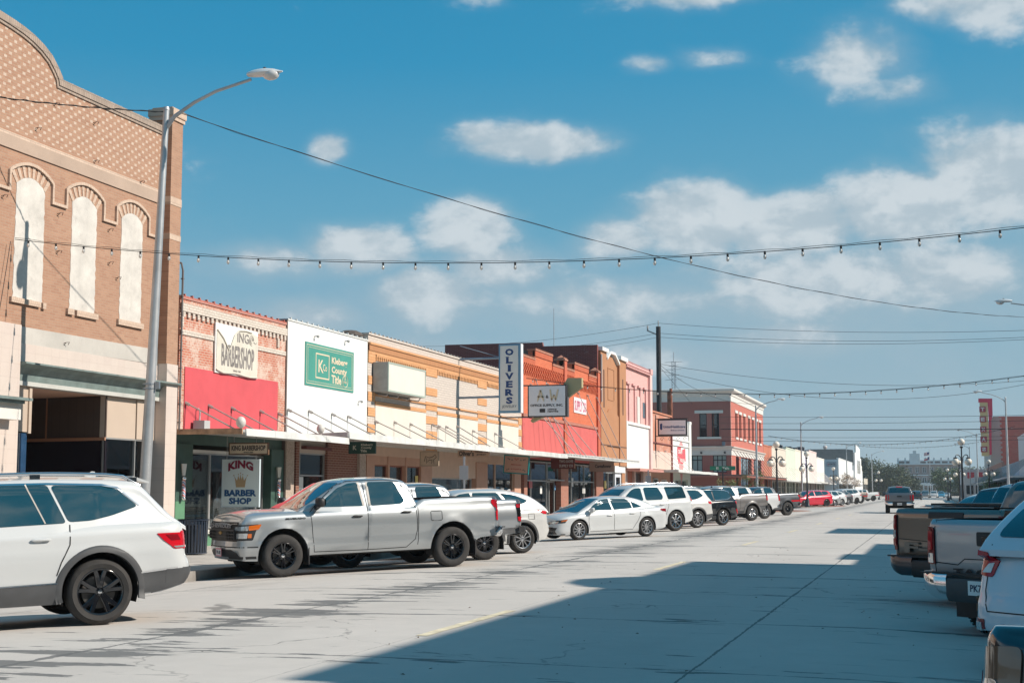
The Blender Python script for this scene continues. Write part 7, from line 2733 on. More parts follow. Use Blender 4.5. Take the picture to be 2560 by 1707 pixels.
step_bumper(r, sp, G['black'], G['black'], z=.60)
mudflaps(r, sp)

# --- 4: white crossover
def T_cross(pm, **k):
 s = scale_spec(T_suv(pm), .915, .965, .94)
 s['ra'] = .42
 s['wheel'] = dict(R=.36, tw=.235, rim=.245, n=10, style='single', mat='alloy', hub=.06, lugs=5, sw=.014)
 s['roof'] = [(-2.22, 1.06), (-2.12, 1.20), (-1.86, 1.42), (-1.66, 1.53), (-1.3, 1.62), (-.8, 1.685), (0, 1.685), (.40, 1.64), (.73, 1.50), (1.19, 1.23), (1.42, 1.04)]
 s['side_glass'] = [s['side_glass'][0], ('glass', [(-.04, 1.13), (.02, 1.58), (-.70, 1.57), (-.98, 1.20), (-.95, 1.15)], .04), ('glass', [(-1.06, 1.20), (-.82, 1.55), (-1.2, 1.50), (-1.62, 1.34), (-1.5, 1.28)], .03)]
 s['tail'] = [('red', 90, [(-2.28, 1.03), (-1.83, 1.09), (-2.0, .99), (-2.28, .95)], .010, .01)]
 s['screen'] = [(-.72, 1.10), (.72, 1.10), (.60, 1.56), (-.60, 1.56)]
 s['rear_glass'] = [(-.60, 1.16), (.60, 1.16), (.5, 1.44), (-.5, 1.44)]
 s.update(k)
 return s
sp = T_cross(PEARL, arch_w=.065, arch_mat='clad')
r, (sh, gh, al) = park_left('crossover', 'pearl-white crossover with slim red tail lamp behind the grey pickup', 'crossover', sp, 1197, 37.2, 226.6, GL)
b = MB()
sh.seam(b, [(-1.72, .86), (-1.54, .86), (-1.54, 1.0), (-1.72, 1.0), (-1.72, .86)], 90, .012)
b.build('fuel_flap', G['seam'], r, None, origin=(0, 0, 0))

# --- 5: white sedan
sp = T_sedan(WHITE)
sp['head'] = [('gloss', 45, [(.78, .60), (1.42, .56), (1.40, .63), (.70, .72)], .008, .01), ('amber', 45, [(.74, .66), (.92, .63), (.90, .68), (.70, .71)], .012, .005), ('lamp', 45, [(1.0, .60), (1.3, .58), (1.28, .62), (1.0, .65)], .012, .005)]
sp['bits'] = [('air_intake', 'black', 45, [(1.18, .24), (1.62, .22), (1.62, .44), (1.05, .44)], .008, .02), ('grille', 'gloss', 0, [(-.72, .22), (.72, .22), (.62, .46), (-.62, .46)], .008, .03), ('grille', 'gloss', 0, [(-.45, .54), (.45, .54), (.42, .59), (-.42, .59)], .008, .01),
 ('front_lip', 'black', 45, [(.8, .19), (1.7, .19), (1.7, .225), (.8, .225)], .01, 0)]
park_left('sedan', 'low white sedan with dark headlamp strip and multi-spoke wheels', 'car', sp, 1480, 50.2, 227, GL)

# --- 6: large white SUV
sp = scale_spec(T_suv(WHITE), 1.0, 1.06, 1.02)
sp['roof'] = [(-2.46, 1.2), (-2.38, 1.35), (-2.24, 1.72), (-2.16, 1.82), (-1.9, 1.87), (-.8, 1.90), (0, 1.89), (.45, 1.84), (.8, 1.69), (1.2, 1.42), (1.45, 1.17)]
sp['gr'] = .76
sp['side_glass'] = [('glass', [(1.06, 1.26), (.86, 1.45), (.62, 1.66), (.42, 1.74), (.12, 1.76), (.06, 1.26)], .07), ('glass', [(-.06, 1.26), (-.02, 1.77), (-.72, 1.77), (-.92, 1.40), (-.86, 1.27)], .09), ('glass', [(-1.16, 1.27), (-1.05, 1.77), (-2.02, 1.75), (-2.14, 1.30)], .06)]
sp['tail'] = [('red', 90, [(-2.50, .95), (-2.40, .95), (-2.33, 1.40), (-2.50, 1.42)], .010, .02)]
sp['rear_glass'] = [(-.72, 1.32), (.72, 1.32), (.64, 1.74), (-.64, 1.74)]
sp['wheel'] = dict(R=.40, tw=.27, rim=.28, n=8, style='single', mat='chrome', hub=.08, lugs=6, sw=.026)
sp['rails'] = (-2.0, .4, .62, 'chrome')
park_left('large_suv', 'tall boxy white SUV with roof rails and chrome wheels, right of the low white sedan', 'suv', sp, 1547, 57.5, 227, GL)

# --- 7: white SUV
sp = scale_spec(T_suv(PEARL), .97, 1.0, 1.0)
sp['wheel'] = dict(R=.38, tw=.25, rim=.27, n=9, style='double', mat='alloy', hub=.06, lugs=5, gap=.10, sw=.010)
sp['arch_w'] = .06
sp['rails'] = (-1.9, .4, .6, 'chrome')
sp['tail'] = [('red', 90, [(-2.45, 1.10), (-2.02, 1.12), (-2.1, 1.02), (-2.45, .98)], .010, .02)]
sp['clad'] = [[(-1.9, .32), (-2.38, .45), (-2.42, .60), (-1.9, .56)]]
park_left('family_suv', 'white SUV half hidden between the boxy white SUV and the black minivan', 'suv', sp, 1597, 62.2, 227, GL)

# --- 8: black minivan
sp = scale_spec(T_suv(BLACKP), 1.02, .99, 1.0)
sp['roof'] = [(-2.42, 1.1), (-2.30, 1.32), (-2.15, 1.58), (-2.05, 1.68), (-1.6, 1.74), (-.8, 1.77), (0, 1.755), (.5, 1.69), (.95, 1.50), (1.5, 1.22), (1.75, 1.05)]
sp['side_glass'] = [('glass', [(1.25, 1.13), (1.0, 1.32), (.62, 1.54), (.42, 1.60), (.10, 1.63), (.04, 1.13)], .04), ('glass', [(-.04, 1.13), (.02, 1.64), (-.96, 1.63), (-1.0, 1.16)], .04), ('glass', [(-1.08, 1.16), (-1.04, 1.63), (-1.75, 1.60), (-2.05, 1.52), (-2.12, 1.28), (-1.9, 1.20)], .08)]
sp['trim'] = ('chrome', [(-1.08, 1.16), (-1.9, 1.20), (-2.12, 1.28), (-2.05, 1.53), (-1.75, 1.61), (.1, 1.645)], .03)
sp['tail'] = [('red', 90, [(-2.52, 1.08), (-2.28, 1.10), (-2.34, .95), (-2.52, .93)], .010, .02)]
sp['refl'] = [('red', 90, [(-2.46, .50), (-2.40, .50), (-2.30, .72), (-2.36, .74)], .010, .01)]
sp['wheel'] = dict(R=.365, tw=.24, rim=.25, n=7, style='double', mat='chrome', hub=.06, lugs=5, gap=.14, sw=.013)
park_left('minivan', 'glossy black minivan with chrome wheels and chrome window line', 'minivan', sp, 1655, 66.5, 228, GL)

# --- 9: red car mostly hidden
sp = scale_spec(T_suv(REDP_), .96, 1.0, 1.0)
park_left('family_suv', 'red SUV almost hidden between the black minivan and the two-tone pickup', 'suv', sp, 1654, 73.0, 226, GL)

# --- 10: two-tone grey pickup
sp = T_pickup(paint('pewter', (.22, .21, .205), .5, .32))
sp['cabin_paint'] = paint('pale_silver', (.55, .55, .54), .4, .35)
sp['wheel'] = dict(R=.40, tw=.28, rim=.23, n=6, style='single', mat='alloy', hub=.10, lugs=6, sw=.042)
sp['arch_w'], sp['arch_mat'] = .10, 'paint'
sp['clad'] = [[(-2.35, .52), (-2.92, .60), (-2.95, .80), (-2.35, .78)], [(1.3, .40), (-1.3, .40), (-1.3, .56), (1.3, .56)]]
sp['tail'] = [('red', 90, [(-2.99, 1.06), (-2.88, 1.06), (-2.88, 1.32), (-2.99, 1.32)], .012, .02)]
r, _ = park_left('pickup_truck', 'two-tone grey pickup with silver cab before the red corner building', 'pickup', sp, 1722, 77.0, 227, GL)
step_bumper(r, sp, G['black'], G['black'])
# --- 11: white pickup
sp = T_pickup(WHITE)
sp['wheel'] = dict(R=.40, tw=.28, rim=.23, n=6, style='single', mat='alloy', hub=.10, lugs=6, sw=.036)
sp['tail'] = [('red', 90, [(-2.99, 1.0), (-2.88, 1.0), (-2.88, 1.34), (-2.99, 1.34)], .012, .02)]
r, _ = park_left('pickup_truck', 'white pickup showing only its bed between two grey pickups', 'pickup', sp, 1752, 82.5, 227, GL)
step_bumper(r, sp, G['black'], G['black'])
# --- 12: dark pickup with black wheels
sp = T_pickup(paint('graphite', (.10, .105, .115), .4, .3))
sp['wheel'] = dict(R=.43, tw=.30, rim=.23, n=8, style='double', mat='balloy', hub=.09, lugs=6, gap=.12, sw=.012, tread=1)
r, _ = park_left('pickup_truck', 'dark graphite pickup with chunky black wheels, last before the crossing', 'pickup', sp, 1803, 94.0, 227, GL)
step_bumper(r, sp, G['chrome'], G['black'])

# --- far row beyond the crossing
far = [('family_suv', 'bright red SUV behind the black globe lamp past the crossing', 'suv', T_suv(REDP_, wheel=dict(R=.39, tw=.26, rim=.27, n=5, style='double', mat='dalloy', hub=.06, lugs=5)), 1893, 149, 226),
 ('sedan', 'silver sedan tail just right of the bright red SUV', 'car', T_sedan(SILVER), 1912, 153, 228),
 ('crossover', 'small white crossover beside the silver sedan, far left row', 'crossover', T_cross(WHITE), 1928, 159, 228),
 ('crossover', 'dark grey small crossover in the far left row', 'crossover', T_cross(DKGREY), 1943, 166, 228),
 ('large_suv', 'large white SUV in the far left row', 'suv', scale_spec(T_suv(WHITE), 1.02, 1.08, 1.02), 1962, 176, 228),
 ('pickup_truck', 'taupe-grey pickup bed beside the large white SUV, far left row', 'pickup', T_pickup(TAUPE), 1973, 188, 228)]
for nm, lb, ct, sp, px, d, hd in far:
 sp['q'], sp['wq'] = .6, 0
 park_left(nm, lb, ct, sp, px, d, hd, GL)
sp = T_pickup(WHITE)
sp['q'], sp['wq'] = .6, 0
r, _ = park_left('pickup_truck', 'white pickup with black wheels, farthest in the left row', 'pickup', sp, 2001, 232, 215, GL)
# dark grey pickup driving away
sp = T_pickup(paint('moving_grey', (.15, .16, .175), .45, .3))
sp['tail'] = [('red', 180, [(.985, .92), (.86, .92), (.86, 1.30), (.985, 1.30)], .012, .03), ('red', 90, [(-2.99, .92), (-2.9, .92), (-2.9, 1.3), (-2.99, 1.3)], .012, .02)]
sp['bits'] = [('tailgate_handle', 'black', 180, [(-.16, 1.14), (.16, 1.14), (.16, 1.24), (-.16, 1.24)], .012, .02), ('brake_lamp', 'red', 180, [(-.22, 1.82), (.22, 1.82), (.22, 1.86), (-.22, 1.86)], .02, 0)]
sp['rear_seams'] = [[(.85, .75), (.85, 1.38)], [(-.85, .75), (-.85, 1.38)]]
x_, y_w = world_at_depth(2048, 100.5)
r, _ = place_car('pickup_truck', 'dark grey pickup driving away down the middle of the street', 'pickup', sp, x_ + .3, y_w + 3.0, 91.5, road_z(x_) + .01)
step_bumper(r, sp, G['chrome'], G['black'])
plate(r, (sp['xr'] - .19, 0, .66), BEHIND, 'TX4 81')

# ================================================================== right-hand row
# black car at the bottom right corner
sp = T_sedan(BLACKP)
sp['tail'] = [('smoke', 135, [(-1.32, .56), (-.92, .58), (-.88, .90), (-1.32, .94)], .008, .05), ('chrome', 135, [(-1.22, .68), (-1.10, .68), (-1.09, .78), (-1.22, .79)], .014, .04), ('red_dim', 135, [(-1.05, .67), (-.95, .68), (-.93, .82), (-1.04, .80)], .014, .03)]
sp['rear_glass'] = [(-.55, 1.07), (.55, 1.07), (.5, 1.30), (-.5, 1.30)]
park_right('sedan', 'black car cut by the bottom right corner with smoked tail lamp', 'car', scale_spec(sp, 1, 1.04, 1), .0, 7.1, 50, GR_)
# white-blue small SUV
sp = scale_spec(T_cross(paint('frost_white', (.58, .64, .70), .0, .3)), 1, 1.09, 1)
sp['rear'] = [(.36, .10), (.44, .0), (.66, .01), (.74, .06), (.95, .11), (1.2, .19)]
sp['side'] = [(.2, .05), (.45, .0), (.7, .02), (.9, .05), (1.1, .10), (1.2, .13)]
sp['tail'] = [('red', 135, [(-1.10, .90), (-.90, .93), (-.86, 1.11), (-.98, 1.15), (-1.12, 1.13)], .012, .03), ('amber', 135, [(-1.09, 1.08), (-.90, 1.08), (-.90, 1.11), (-1.09, 1.115)], .018, .005), ('plate_w', 135, [(-1.08, .94), (-1.0, .94), (-1.04, 1.02), (-1.08, 1.03)], .018, .005)]
sp['refl'] = [('red_dim', 135, [(-1.13, .40), (-.95, .40), (-.95, .53), (-1.13, .53)], .012, .02), ('lamp', 135, [(-1.10, .43), (-.98, .43), (-.98, .50), (-1.10, .50)], .016, .01)]
sp['clad'] = [[(-2.0, .30), (-2.3, .38), (-2.3, .45), (-2.0, .45)]]
sp['clad_rear'] = [[(-.8, .33), (.8, .33), (.8, .385), (-.8, .385)]]
sp['clad_rc'] = [[(-1.35, .33), (-.8, .33), (-.8, .385), (-1.35, .385)]]
sp['rear_seams'] = [[(.64, .60), (.70, .78), (.68, 1.10), (.62, 1.2)], [(-.64, .60), (-.70, .78), (-.68, 1.10)], [(.64, .60), (-.64, .60)]]
park_right('crossover', 'frosty white small SUV with angular red tail lamp, cut by the right edge', 'crossover', sp, .17, 13.9, 50, GR_)
# silver pickup
sp = scale_spec(T_pickup(SILV2), .91, .95, .93)
sp['wheel'] = dict(R=.39, tw=.265, rim=.21, n=6, style='single', mat='dalloy', hub=.09, lugs=6, sw=.04, tread=1)
sp['tail'] = [('red_dim', 135, [(-1.375, .83), (-1.20, .86), (-1.19, 1.22), (-1.23, 1.28), (-1.365, 1.26)], .022, .03), ('lamp', 135, [(-1.36, .85), (-1.215, .87), (-1.21, .97), (-1.36, .96)], .028, .01), ('red', 135, [(-1.355, 1.0), (-1.22, 1.0), (-1.21, 1.20), (-1.355, 1.22)], .028, .02)]
sp['rear_seams'] = [[(.78, .72), (.775, 1.33)], [(-.78, .72), (-.775, 1.33)], [(.78, .86), (.45, .84), (.35, .91), (-.35, .91), (-.45, .84), (-.78, .86)]]
sp['bits'] = [('tailgate_handle', 'black', 180, [(-.17, 1.06), (.17, 1.06), (.17, 1.22), (-.17, 1.22)], .010, .025), ('handle_recess', 'gloss', 180, [(-.10, 1.09), (.10, 1.09), (.10, 1.17), (-.10, 1.17)], .016, .01)]
r, (sh, gh, al) = park_right('pickup_truck', 'dusty silver pickup with TACOMA tailgate and chrome bumper ends', 'pickup', sp, -.13, 17.6, 50, GR_)
r['label'] = 'dusty silver pickup with lettered tailgate and chrome bumper ends'
step_bumper(r, sp, G['chrome'], G['clad'], z=.585, h=.30)
car_text(r, 'TACOMA', (sp['xr'] - .008, 0, .765), BEHIND, 1.0, .07, G['black'], .04, .012, spacing=1.35)
plate(r, (sp['xr'] - .19, 0, .60), BEHIND, 'PK7 41')
b = MB()
b.box(sp['xr'] - .20, sp['xr'], -.05, .05, .36, .44)
b.sphere((sp['xr'] - .22, 0, .50), .03, 10, 6)
b.tube([(sp['xr'] - .22, 0, .42), (sp['xr'] - .22, 0, .50)], .014, 6)
b.build('tow_hitch', mat('rusty_hitch', (.14, .07, .04), rough=.7), r, None, origin=(0, 0, 0))
b = MB()
b.box(sp['axles'][1] - .52, sp['axles'][1] - .50, .58, .90, .2, .6)
b.build('mudflap', G['black'], r, None, origin=(0, 0, 0))
# brown-grey pickup
sp = T_pickup(TAUPE)
sp['bed'] = (-1.18, -3.28)
for nm in ('top', 'sill'): sp[nm] = [((x if x > -2.4 else x - .35), z) for x, z in sp[nm]]
sp['xr'], sp['ax'] = -3.35, -.10
sp['crown'] = [(-3.4, 0), (-1.2, .0), (.9, .03), (1.6, .07), (2.4, .09), (2.83, .04)]
sp['tail'] = [('red_dim', 135, [(-1.73, .84), (-1.61, .84), (-1.60, 1.34), (-1.73, 1.34)], .02, .02), ('red', 135, [(-1.72, 1.14), (-1.62, 1.14), (-1.62, 1.32), (-1.72, 1.32)], .026, 0), ('lamp', 135, [(-1.72, 1.02), (-1.62, 1.02), (-1.62, 1.12), (-1.72, 1.12)], .026, 0), ('red', 135, [(-1.72, .90), (-1.62, .90), (-1.62, 1.0), (-1.72, 1.0)], .026, 0)]
sp['bits'] = [('tailgate_handle', 'black', 180, [(-.3, 1.30), (.3, 1.30), (.3, 1.38), (-.3, 1.38)], .012, .01)]
sp['rear_seams'] = [[(.88, .74), (.88, 1.40)], [(-.88, .74), (-.88, 1.40)], [(.86, 1.0), (.3, .97), (-.3, .97), (-.86, 1.0)]]
r, (sh, gh, al) = park_right('pickup_truck', 'brown-grey full-size pickup with embossed tailgate behind the dusty silver one', 'pickup', sp, -.62, 21.6, 50, GR_)
step_bumper(r, sp, G['dalloy'], G['black'], x=-3.35, z=.61, h=.28)
car_text(r, 'F-150', (-3.372, .05, .88), BEHIND, 1.35, .15, mat('embossed_taupe', (.24, .20, .17), rough=.35, metal=.4), .03, .012)
# white pickup with a black bed cover
sp = T_pickup(WHITE, tonneau=1)
sp['tail'] = [('red', 180, [(.985, .92), (.90, .92), (.90, 1.30), (.985, 1.30)], .012, .03)]
sp['bits'] = [('tailgate_handle', 'black', 180, [(-.18, 1.24), (.18, 1.24), (.18, 1.33), (-.18, 1.33)], .012, .02)]
r, _ = park_right('pickup_truck', 'white pickup with flat black bed cover behind the brown-grey pickup', 'pickup', sp, -.15, 25.9, 50, GR_)
step_bumper(r, sp, G['chrome'], G['black'])
park_right('sedan', 'bright blue car whose roof shows above the white pickup', 'car', T_sedan(BLUE), 1.1, 30.6, 50, GR_)
sp = scale_spec(T_suv(WHITE), .98, 1.08, 1.0)
sp['roof'] = [(-2.46, 1.2), (-2.38, 1.35), (-2.20, 1.78), (-2.12, 1.88), (-1.9, 1.92), (-.8, 1.95), (0, 1.94), (.45, 1.87), (.8, 1.72), (1.2, 1.44), (1.45, 1.19)]
sp['rear_glass'] = [(-.74, 1.36), (.74, 1.36), (.66, 1.80), (-.66, 1.80)]
sp['bits'] = [('brake_lamp', 'red_dim', 180, [(-.25, 1.84), (.25, 1.84), (.25, 1.89), (-.25, 1.89)], .02, .01)]
park_right('large_suv', 'tall white SUV with wide dark rear window in the right row', 'suv', sp, .95, 35.6, 50, GR_)
park_right('family_suv', 'dark charcoal SUV just left of the tall white one in the right row', 'suv', scale_spec(T_suv(DKGREY), 1, 1.06, 1), .6, 41.0, 50, GR_)
park_right('crossover', 'black crossover low at the far end of the near right row', 'crossover', T_cross(BLACKP), .25, 46.0, 50, GR_)
# distant traffic near the courthouse
dist = [(2120, 330, T_suv(GREY), 268, 'grey SUV far down the street coming this way', 'family_suv', 'suv'), (2139, 372, T_suv(WHITE), 272, 'white SUV far down the street near the courthouse', 'family_suv', 'suv'),
 (2156, 385, T_cross(BLUE), 272, 'blue crossover far down the street by the courthouse', 'crossover', 'crossover'), (2169, 390, T_sedan(WHITE), 272, 'white car far down the street, rightmost by the courthouse', 'sedan', 'car'),
 (2093, 300, T_sedan(REDP_), 90, 'red car far down the street beyond the driving pickup', 'sedan', 'car'), (2100, 260, T_cross(BLACKP), 90, 'black crossover driving ahead beyond the dark grey pickup', 'crossover', 'crossover')]
for px, d, sp, hd, lb, nm, ct in dist:
 sp['q'], sp['wq'] = .5, 0
 x_, y_ = world_at_depth(px, d)
 place_car(nm, lb, ct, sp, x_, y_, hd, road_z(x_) + .01, 'distant traffic near the courthouse')

# ================================================================== street lamps on tall steel poles
POLE = mat('galvanised_pole', (.46, .47, .48), rough=.45, metal=.55, var=.15, vscale=2, dirt=.15)
LENS = mat('lamp_glass', (.62, .60, .58), rough=.15, coat=1)
HEADM = mat('luminaire_shell', (.66, .68, .69), rough=.4, metal=.2)
def street_lamp(label, x, y, sgn, H=10.3, L=2.62, detail=True, lean=0.0):
 r = thing('street_lamp', label, 'street lamp', (x, y, 0), group='tall steel street lamps')
 b = MB()
 b.tube([(x, y, .06), (x + lean * .3, y, H * .3), (x + lean, y, H)], [.135, .12, .068], 16)
 b.tube([(x, y, .05), (x, y, .35)], [.18, .15], 12)
 b.tube([(x + lean, y, H - .02), (x + lean, y, H + .05)], [.08, .06], 12)
 b.build('pole', POLE, r, 40)
 xs_ = x + lean
 b = MB()
 pts = [(xs_, y, H - .45), (xs_ + sgn * .22, y, H - .18), (xs_ + sgn * .7, y, H + .10), (xs_ + sgn * 1.25, y, H + .32), (xs_ + sgn * (L - .5), y, H + .52)]
 b.tube(pts, [.05, .045, .04, .037, .034], 10)
 b.build('arm', POLE, r, 50)
 hx, hz = xs_ + sgn * (L - .15), H + .56
 b = MB()
 n = 10
 rings = []
 for i in range(n + 1):
  t = i / n
  u = -.42 + .84 * t
  w = .13 * math.sin(PI * min(1, .12 + t * .92)) ** .55 if t < 1 else .02
  w = max(.045 if t < .2 else .02, w)
  rings.append((hx + sgn * u, hz + .06 + .02 * t, w, .5 + .5 * math.sin(PI * t)))
 vs, fs = [], []
 m_ = 12
 for (X_, Z_, w, k) in rings:
  for j in range(m_):
   a = 2 * PI * j / m_
   vs.append((X_, y + w * 1.25 * math.cos(a), Z_ + (w * .85 if math.sin(a) > 0 else w * .45) * math.sin(a)))
 for i in range(n):
  for j in range(m_): fs.append((i * m_ + j, i * m_ + (j + 1) % m_, (i + 1) * m_ + (j + 1) % m_, (i + 1) * m_ + j))
 fs += [tuple(range(m_)), tuple(n * m_ + j for j in range(m_))[::-1]]
 b.add(vs, fs)
 hd = b.build('lamp_head', HEADM, r, 50)
 b = MB()
 b.sphere((hx + sgn * .14, y, hz + .035), (.20, .145, .135), 14, 8)
 b.build('lens', LENS, hd, 60)
 b = MB()
 b.tube([(hx - sgn * .02, y, hz + .14), (hx - sgn * .02, y, hz + .21)], .035, 8)
 b.build('photocell', mat('photocell', (.05, .05, .06), rough=.5), hd)
 if detail:
  b = MB()
  for z in (3.9, 4.0): b.lathe([(.142, z), (.15, z), (.15, z + .025), (.142, z + .025)], 16, (x + lean * .3, y, 0))
  b.box(x + .15 + lean * .3, x + .26 + lean * .3, y - .03, y + .03, 3.9, 4.06)
  b.build('banner_clamp', mat('clamp_steel', (.3, .34, .38), rough=.4, metal=.7), r)
 return r
street_lamp('nearest tall street lamp, in front of the tan brick building', -16.93, 28.25, 1, 10.3, lean=.36)
street_lamp('tall street lamp before the red corner building', -16.4, 139.5, 1, 9.9)
street_lamp('tall street lamp behind the globe lamp past the crossing', -15.9, 183, 1)
street_lamp('tall street lamp before the barrel-roofed hall', -15.9, 281, 1)
street_lamp('farthest left tall street lamp, by the big oak', -13.6, 341, 1)
street_lamp('tall right-hand street lamp right of the theatre sign', 6.65, 140, -1, detail=False)
street_lamp('tall right-hand street lamp left of the theatre sign', 6.45, 227, -1, detail=False)
street_lamp('farther right-hand street lamp behind the globe lamps', 6.9, 293, -1, detail=False)
# the lamp whose luminaire alone reaches into the right edge
street_lamp('right-hand street lamp whose head alone shows at the right edge', 6.3, 73.5, -1, 10.3, 2.9, detail=False)

# ================================================================== five-globe ornamental lamps
GLOBE = mat('cream_globe', (.74, .66, .56), rough=.25, coat=.6)
IRON = mat('black_iron', (.012, .016, .022), rough=.4, coat=.3)
def globe_lamp(label, x, y, H=5.35, k=1.0):
 r = thing('globe_lamp', label, 'globe lamp', (x, y, .08), group='black globe lamps')
 b = MB()
 b.lathe([(.0, .08), (.26, .08), (.26, .2), (.21, .28), (.19, .7), (.15, .8), (.12, .95), (.085, 1.1), (.07, 3.9), (.10, 3.95), (.10, 4.1), (.06, 4.16), (.05, H - .48), (.11, H - .44), (.12, H - .34), (.03, H - .3)], 14, (x, y, 0))
 b.build('post', IRON, r, 40)
 for q in range(4):
  a = PI / 4 + q * PI / 2
  dx, dy = math.cos(a), math.sin(a)
  b = MB()
  z = H - 1.15
  b.tube([(x + dx * .05, y + dy * .05, z - .1), (x + dx * .25, y + dy * .25, z + .12), (x + dx * .45, y + dy * .45, z + .2), (x + dx * .62, y + dy * .62, z + .12), (x + dx * .66, y + dy * .66, z - .05)], .028, 6)
  b.lathe([(.02, z + .0), (.13, z - .02), (.14, z - .12), (.11, z - .12)], 12, (x + dx * .66, y + dy * .66, 0))
  arm = b.build('arm', IRON, r, 40)
  b = MB()
  b.sphere((x + dx * .66, y + dy * .66, z - .36), (.27, .27, .27), 18, 12)
  b.build('globe', GLOBE, r, 80)
 b = MB()
 b.sphere((x, y, H), (.27, .27, .27), 18, 12)
 b.build('globe', GLOBE, r, 80)
globe_lamp('globe lamp left of the crossing, before the dark striped windows', -12.0, 115.5)
globe_lamp('globe lamp on the brick paving beside the bright red SUV', -12.1, 145.0)
globe_lamp('globe lamp before the white corner shop with the name board', -15.2, 232.0, 5.2)
globe_lamp('globe lamp left of the driving pickup, before the big oak', -10.0, 280.0, 5.2)
globe_lamp('nearest right-hand globe lamp, black post above the parked cars', 2.1, 113.5)
globe_lamp('second right-hand globe lamp, close behind the nearest', 3.1, 186.0, 5.2)
globe_lamp('right-hand globe lamp below the theatre sign', 6.5, 183.0, 5.2)
globe_lamp('small far right-hand globe lamp before the green oak', 2.3, 252.0, 5.2)
globe_lamp('smallest right-hand globe lamp, deep before the green oak', 3.2, 300.0, 5.2)

# ================================================================== overhead wires and festoon lights
WIRE = mat('black_wire', (.02, .02, .022), rough=.6)
def cable(name, label, cat, p, q, sag, r=.012, n=40, group=None, twist=0):
 p, q = Vector(p), Vector(q)
 pts = [p.lerp(q, i / n) - Vector((0, 0, sag * 4 * (i / n) * (1 - i / n))) for i in range(n + 1)]
 b = MB()
 b.tube(pts, r, 5)
 if twist:
  b.tube([v + Vector((math.cos(i * 1.7) * .02, math.sin(i * 1.7) * .02, .02 * math.cos(i * 1.3))) for i, v in enumerate(pts)], r * .7, 4)
 o = b.build(name, WIRE, None, 60, origin=tuple(p))
 return tag(o, label, cat, group), pts
def festoon(label, p, q, sag, count, start=0.0, bulb=1.0, r=.008):
 root = thing('festoon_lights', label, 'string lights', tuple(p))
 p, q = Vector(p), Vector(q)
 n = 80
 f = lambda t: p.lerp(q, t) - Vector((0, 0, sag * 4 * t * (1 - t)))
 b = MB()
 b.tube([f(i / n) for i in range(n + 1)], r, 5)
 b.tube([f(i / n) + Vector((0, 0, .035 + .012 * math.sin(i * 2.1))) for i in range(n + 1)], r * .6, 4)
 b.build('cable', WIRE, root, 60)
 SOCK = mat('bulb_socket', (.012, .012, .014), rough=.5)
 BULB = mat('clear_bulb', (.74, .68, .62), rough=.1, coat=1, spec=1)
 me_s = me_b = None
 for k in range(count):
  t = start + (k + .5) / count * (1 - start)
  c = f(t)
  if me_s is None:
   b = MB()
   b.tube([(0, 0, .01), (0, 0, -.055 * bulb)], .022 * bulb, 8)
   so = b.build('socket', SOCK, None, 40)
   b = MB()
   b.sphere((0, 0, -.10 * bulb), (.033 * bulb, .033 * bulb, .05 * bulb), 10, 7)
   bo = b.build('bulb', BULB, None, 60)
   me_s, me_b = so.data, bo.data
  else:
   so = bpy.data.objects.new('socket', me_s)
   bo = bpy.data.objects.new('bulb', me_b)
   COL.objects.link(so)
   COL.objects.link(bo)
  so.parent = root
  so.location = c - root.location
  bo.parent = so
 return root
festoon('nearest string of festoon bulbs crossing the whole view', (-19.93, 27.5, 7.33), (9.6, 27.5, 7.33), 1.12, 41, bulb=1.0)
festoon('second string of festoon bulbs, starting on the orange-red brick shop', (-19.9, 70, 7.38), (9.6, 70, 7.77), 1.257, 41, r=.013, bulb=1.15)
festoon('third, distant string of festoon bulbs over the crossing', (-19.9, 182, 8.6), (9.6, 182, 9.4), 1.6, 44, r=.016, bulb=1.4)
festoon('farthest string of festoon bulbs high before the courthouse', (-19.0, 300, 11.4), (9.0, 300, 11.4), 1.0, 34, r=.02, bulb=1.6)
# service cables
cable('service_cable', 'twisted cable from the nearest lamp rising out of the left edge', 'cable', (-16.6, 28.25, 10.24), tuple(at(-70, 214, X=-19.98)), .06, .012, twist=1)
cable('service_cable', 'long cable sweeping from the nearest lamp across the sky to the right', 'cable', (-16.3, 28.3, 10.22), (6.2, 73.5, 10.0), 1.15, .009, 60, twist=1)
cable('service_cable', 'thin drop wire at the left edge under the festoon', 'cable', (-19.9, 27.3, 7.25), (-19.9, 26.9, 5.2), .05, .008)
up1, up2 = at(1512, 750, X=-24), at(1538, 892, X=-24)
u = thing('utility_pole', 'black timber utility pole behind the pink brick front', 'utility pole', (up1.x, up1.y, 0))
b = MB()
b.tube([(up1.x, up1.y, 0), (up1.x, up1.y, up1.z)], [.26, .22], 12)
b.build('pole', mat('creosote_pole', (.02, .022, .026), rough=.8, var=.4), u, 60)
b = MB()
b.bar((up1.x - 1.0, up1.y, up1.z - .35), (up1.x, up1.y, up1.z - .8), .12)
b.tube([(up1.x - 1.0, up1.y, up1.z - .4), (up1.x - 1.0, up1.y, up1.z + .1)], .08, 6)
b.tube([(up1.x, up1.y, up1.z), (up1.x, up1.y, up1.z + .55)], .05, 6)
b.build('insulator_arm', mat('weathered_arm', (.35, .34, .33), rough=.7), u)
b = MB()
b.box(up2.x - .22, up2.x + .02, up2.y - .1, up2.y + .1, 0, up2.z - .25)
b.tube([(up2.x + .12, up2.y, 0), (up2.x + .12, up2.y, up2.z)], .14, 8)
tag(b.build('rusty_stack', mat('rusty_steel', (.26, .09, .05), rough=.8, var=.4), None, None, origin=(up2.x, up2.y, 0)), 'rust-brown steel stack rising beside the black utility pole', 'steel stack')
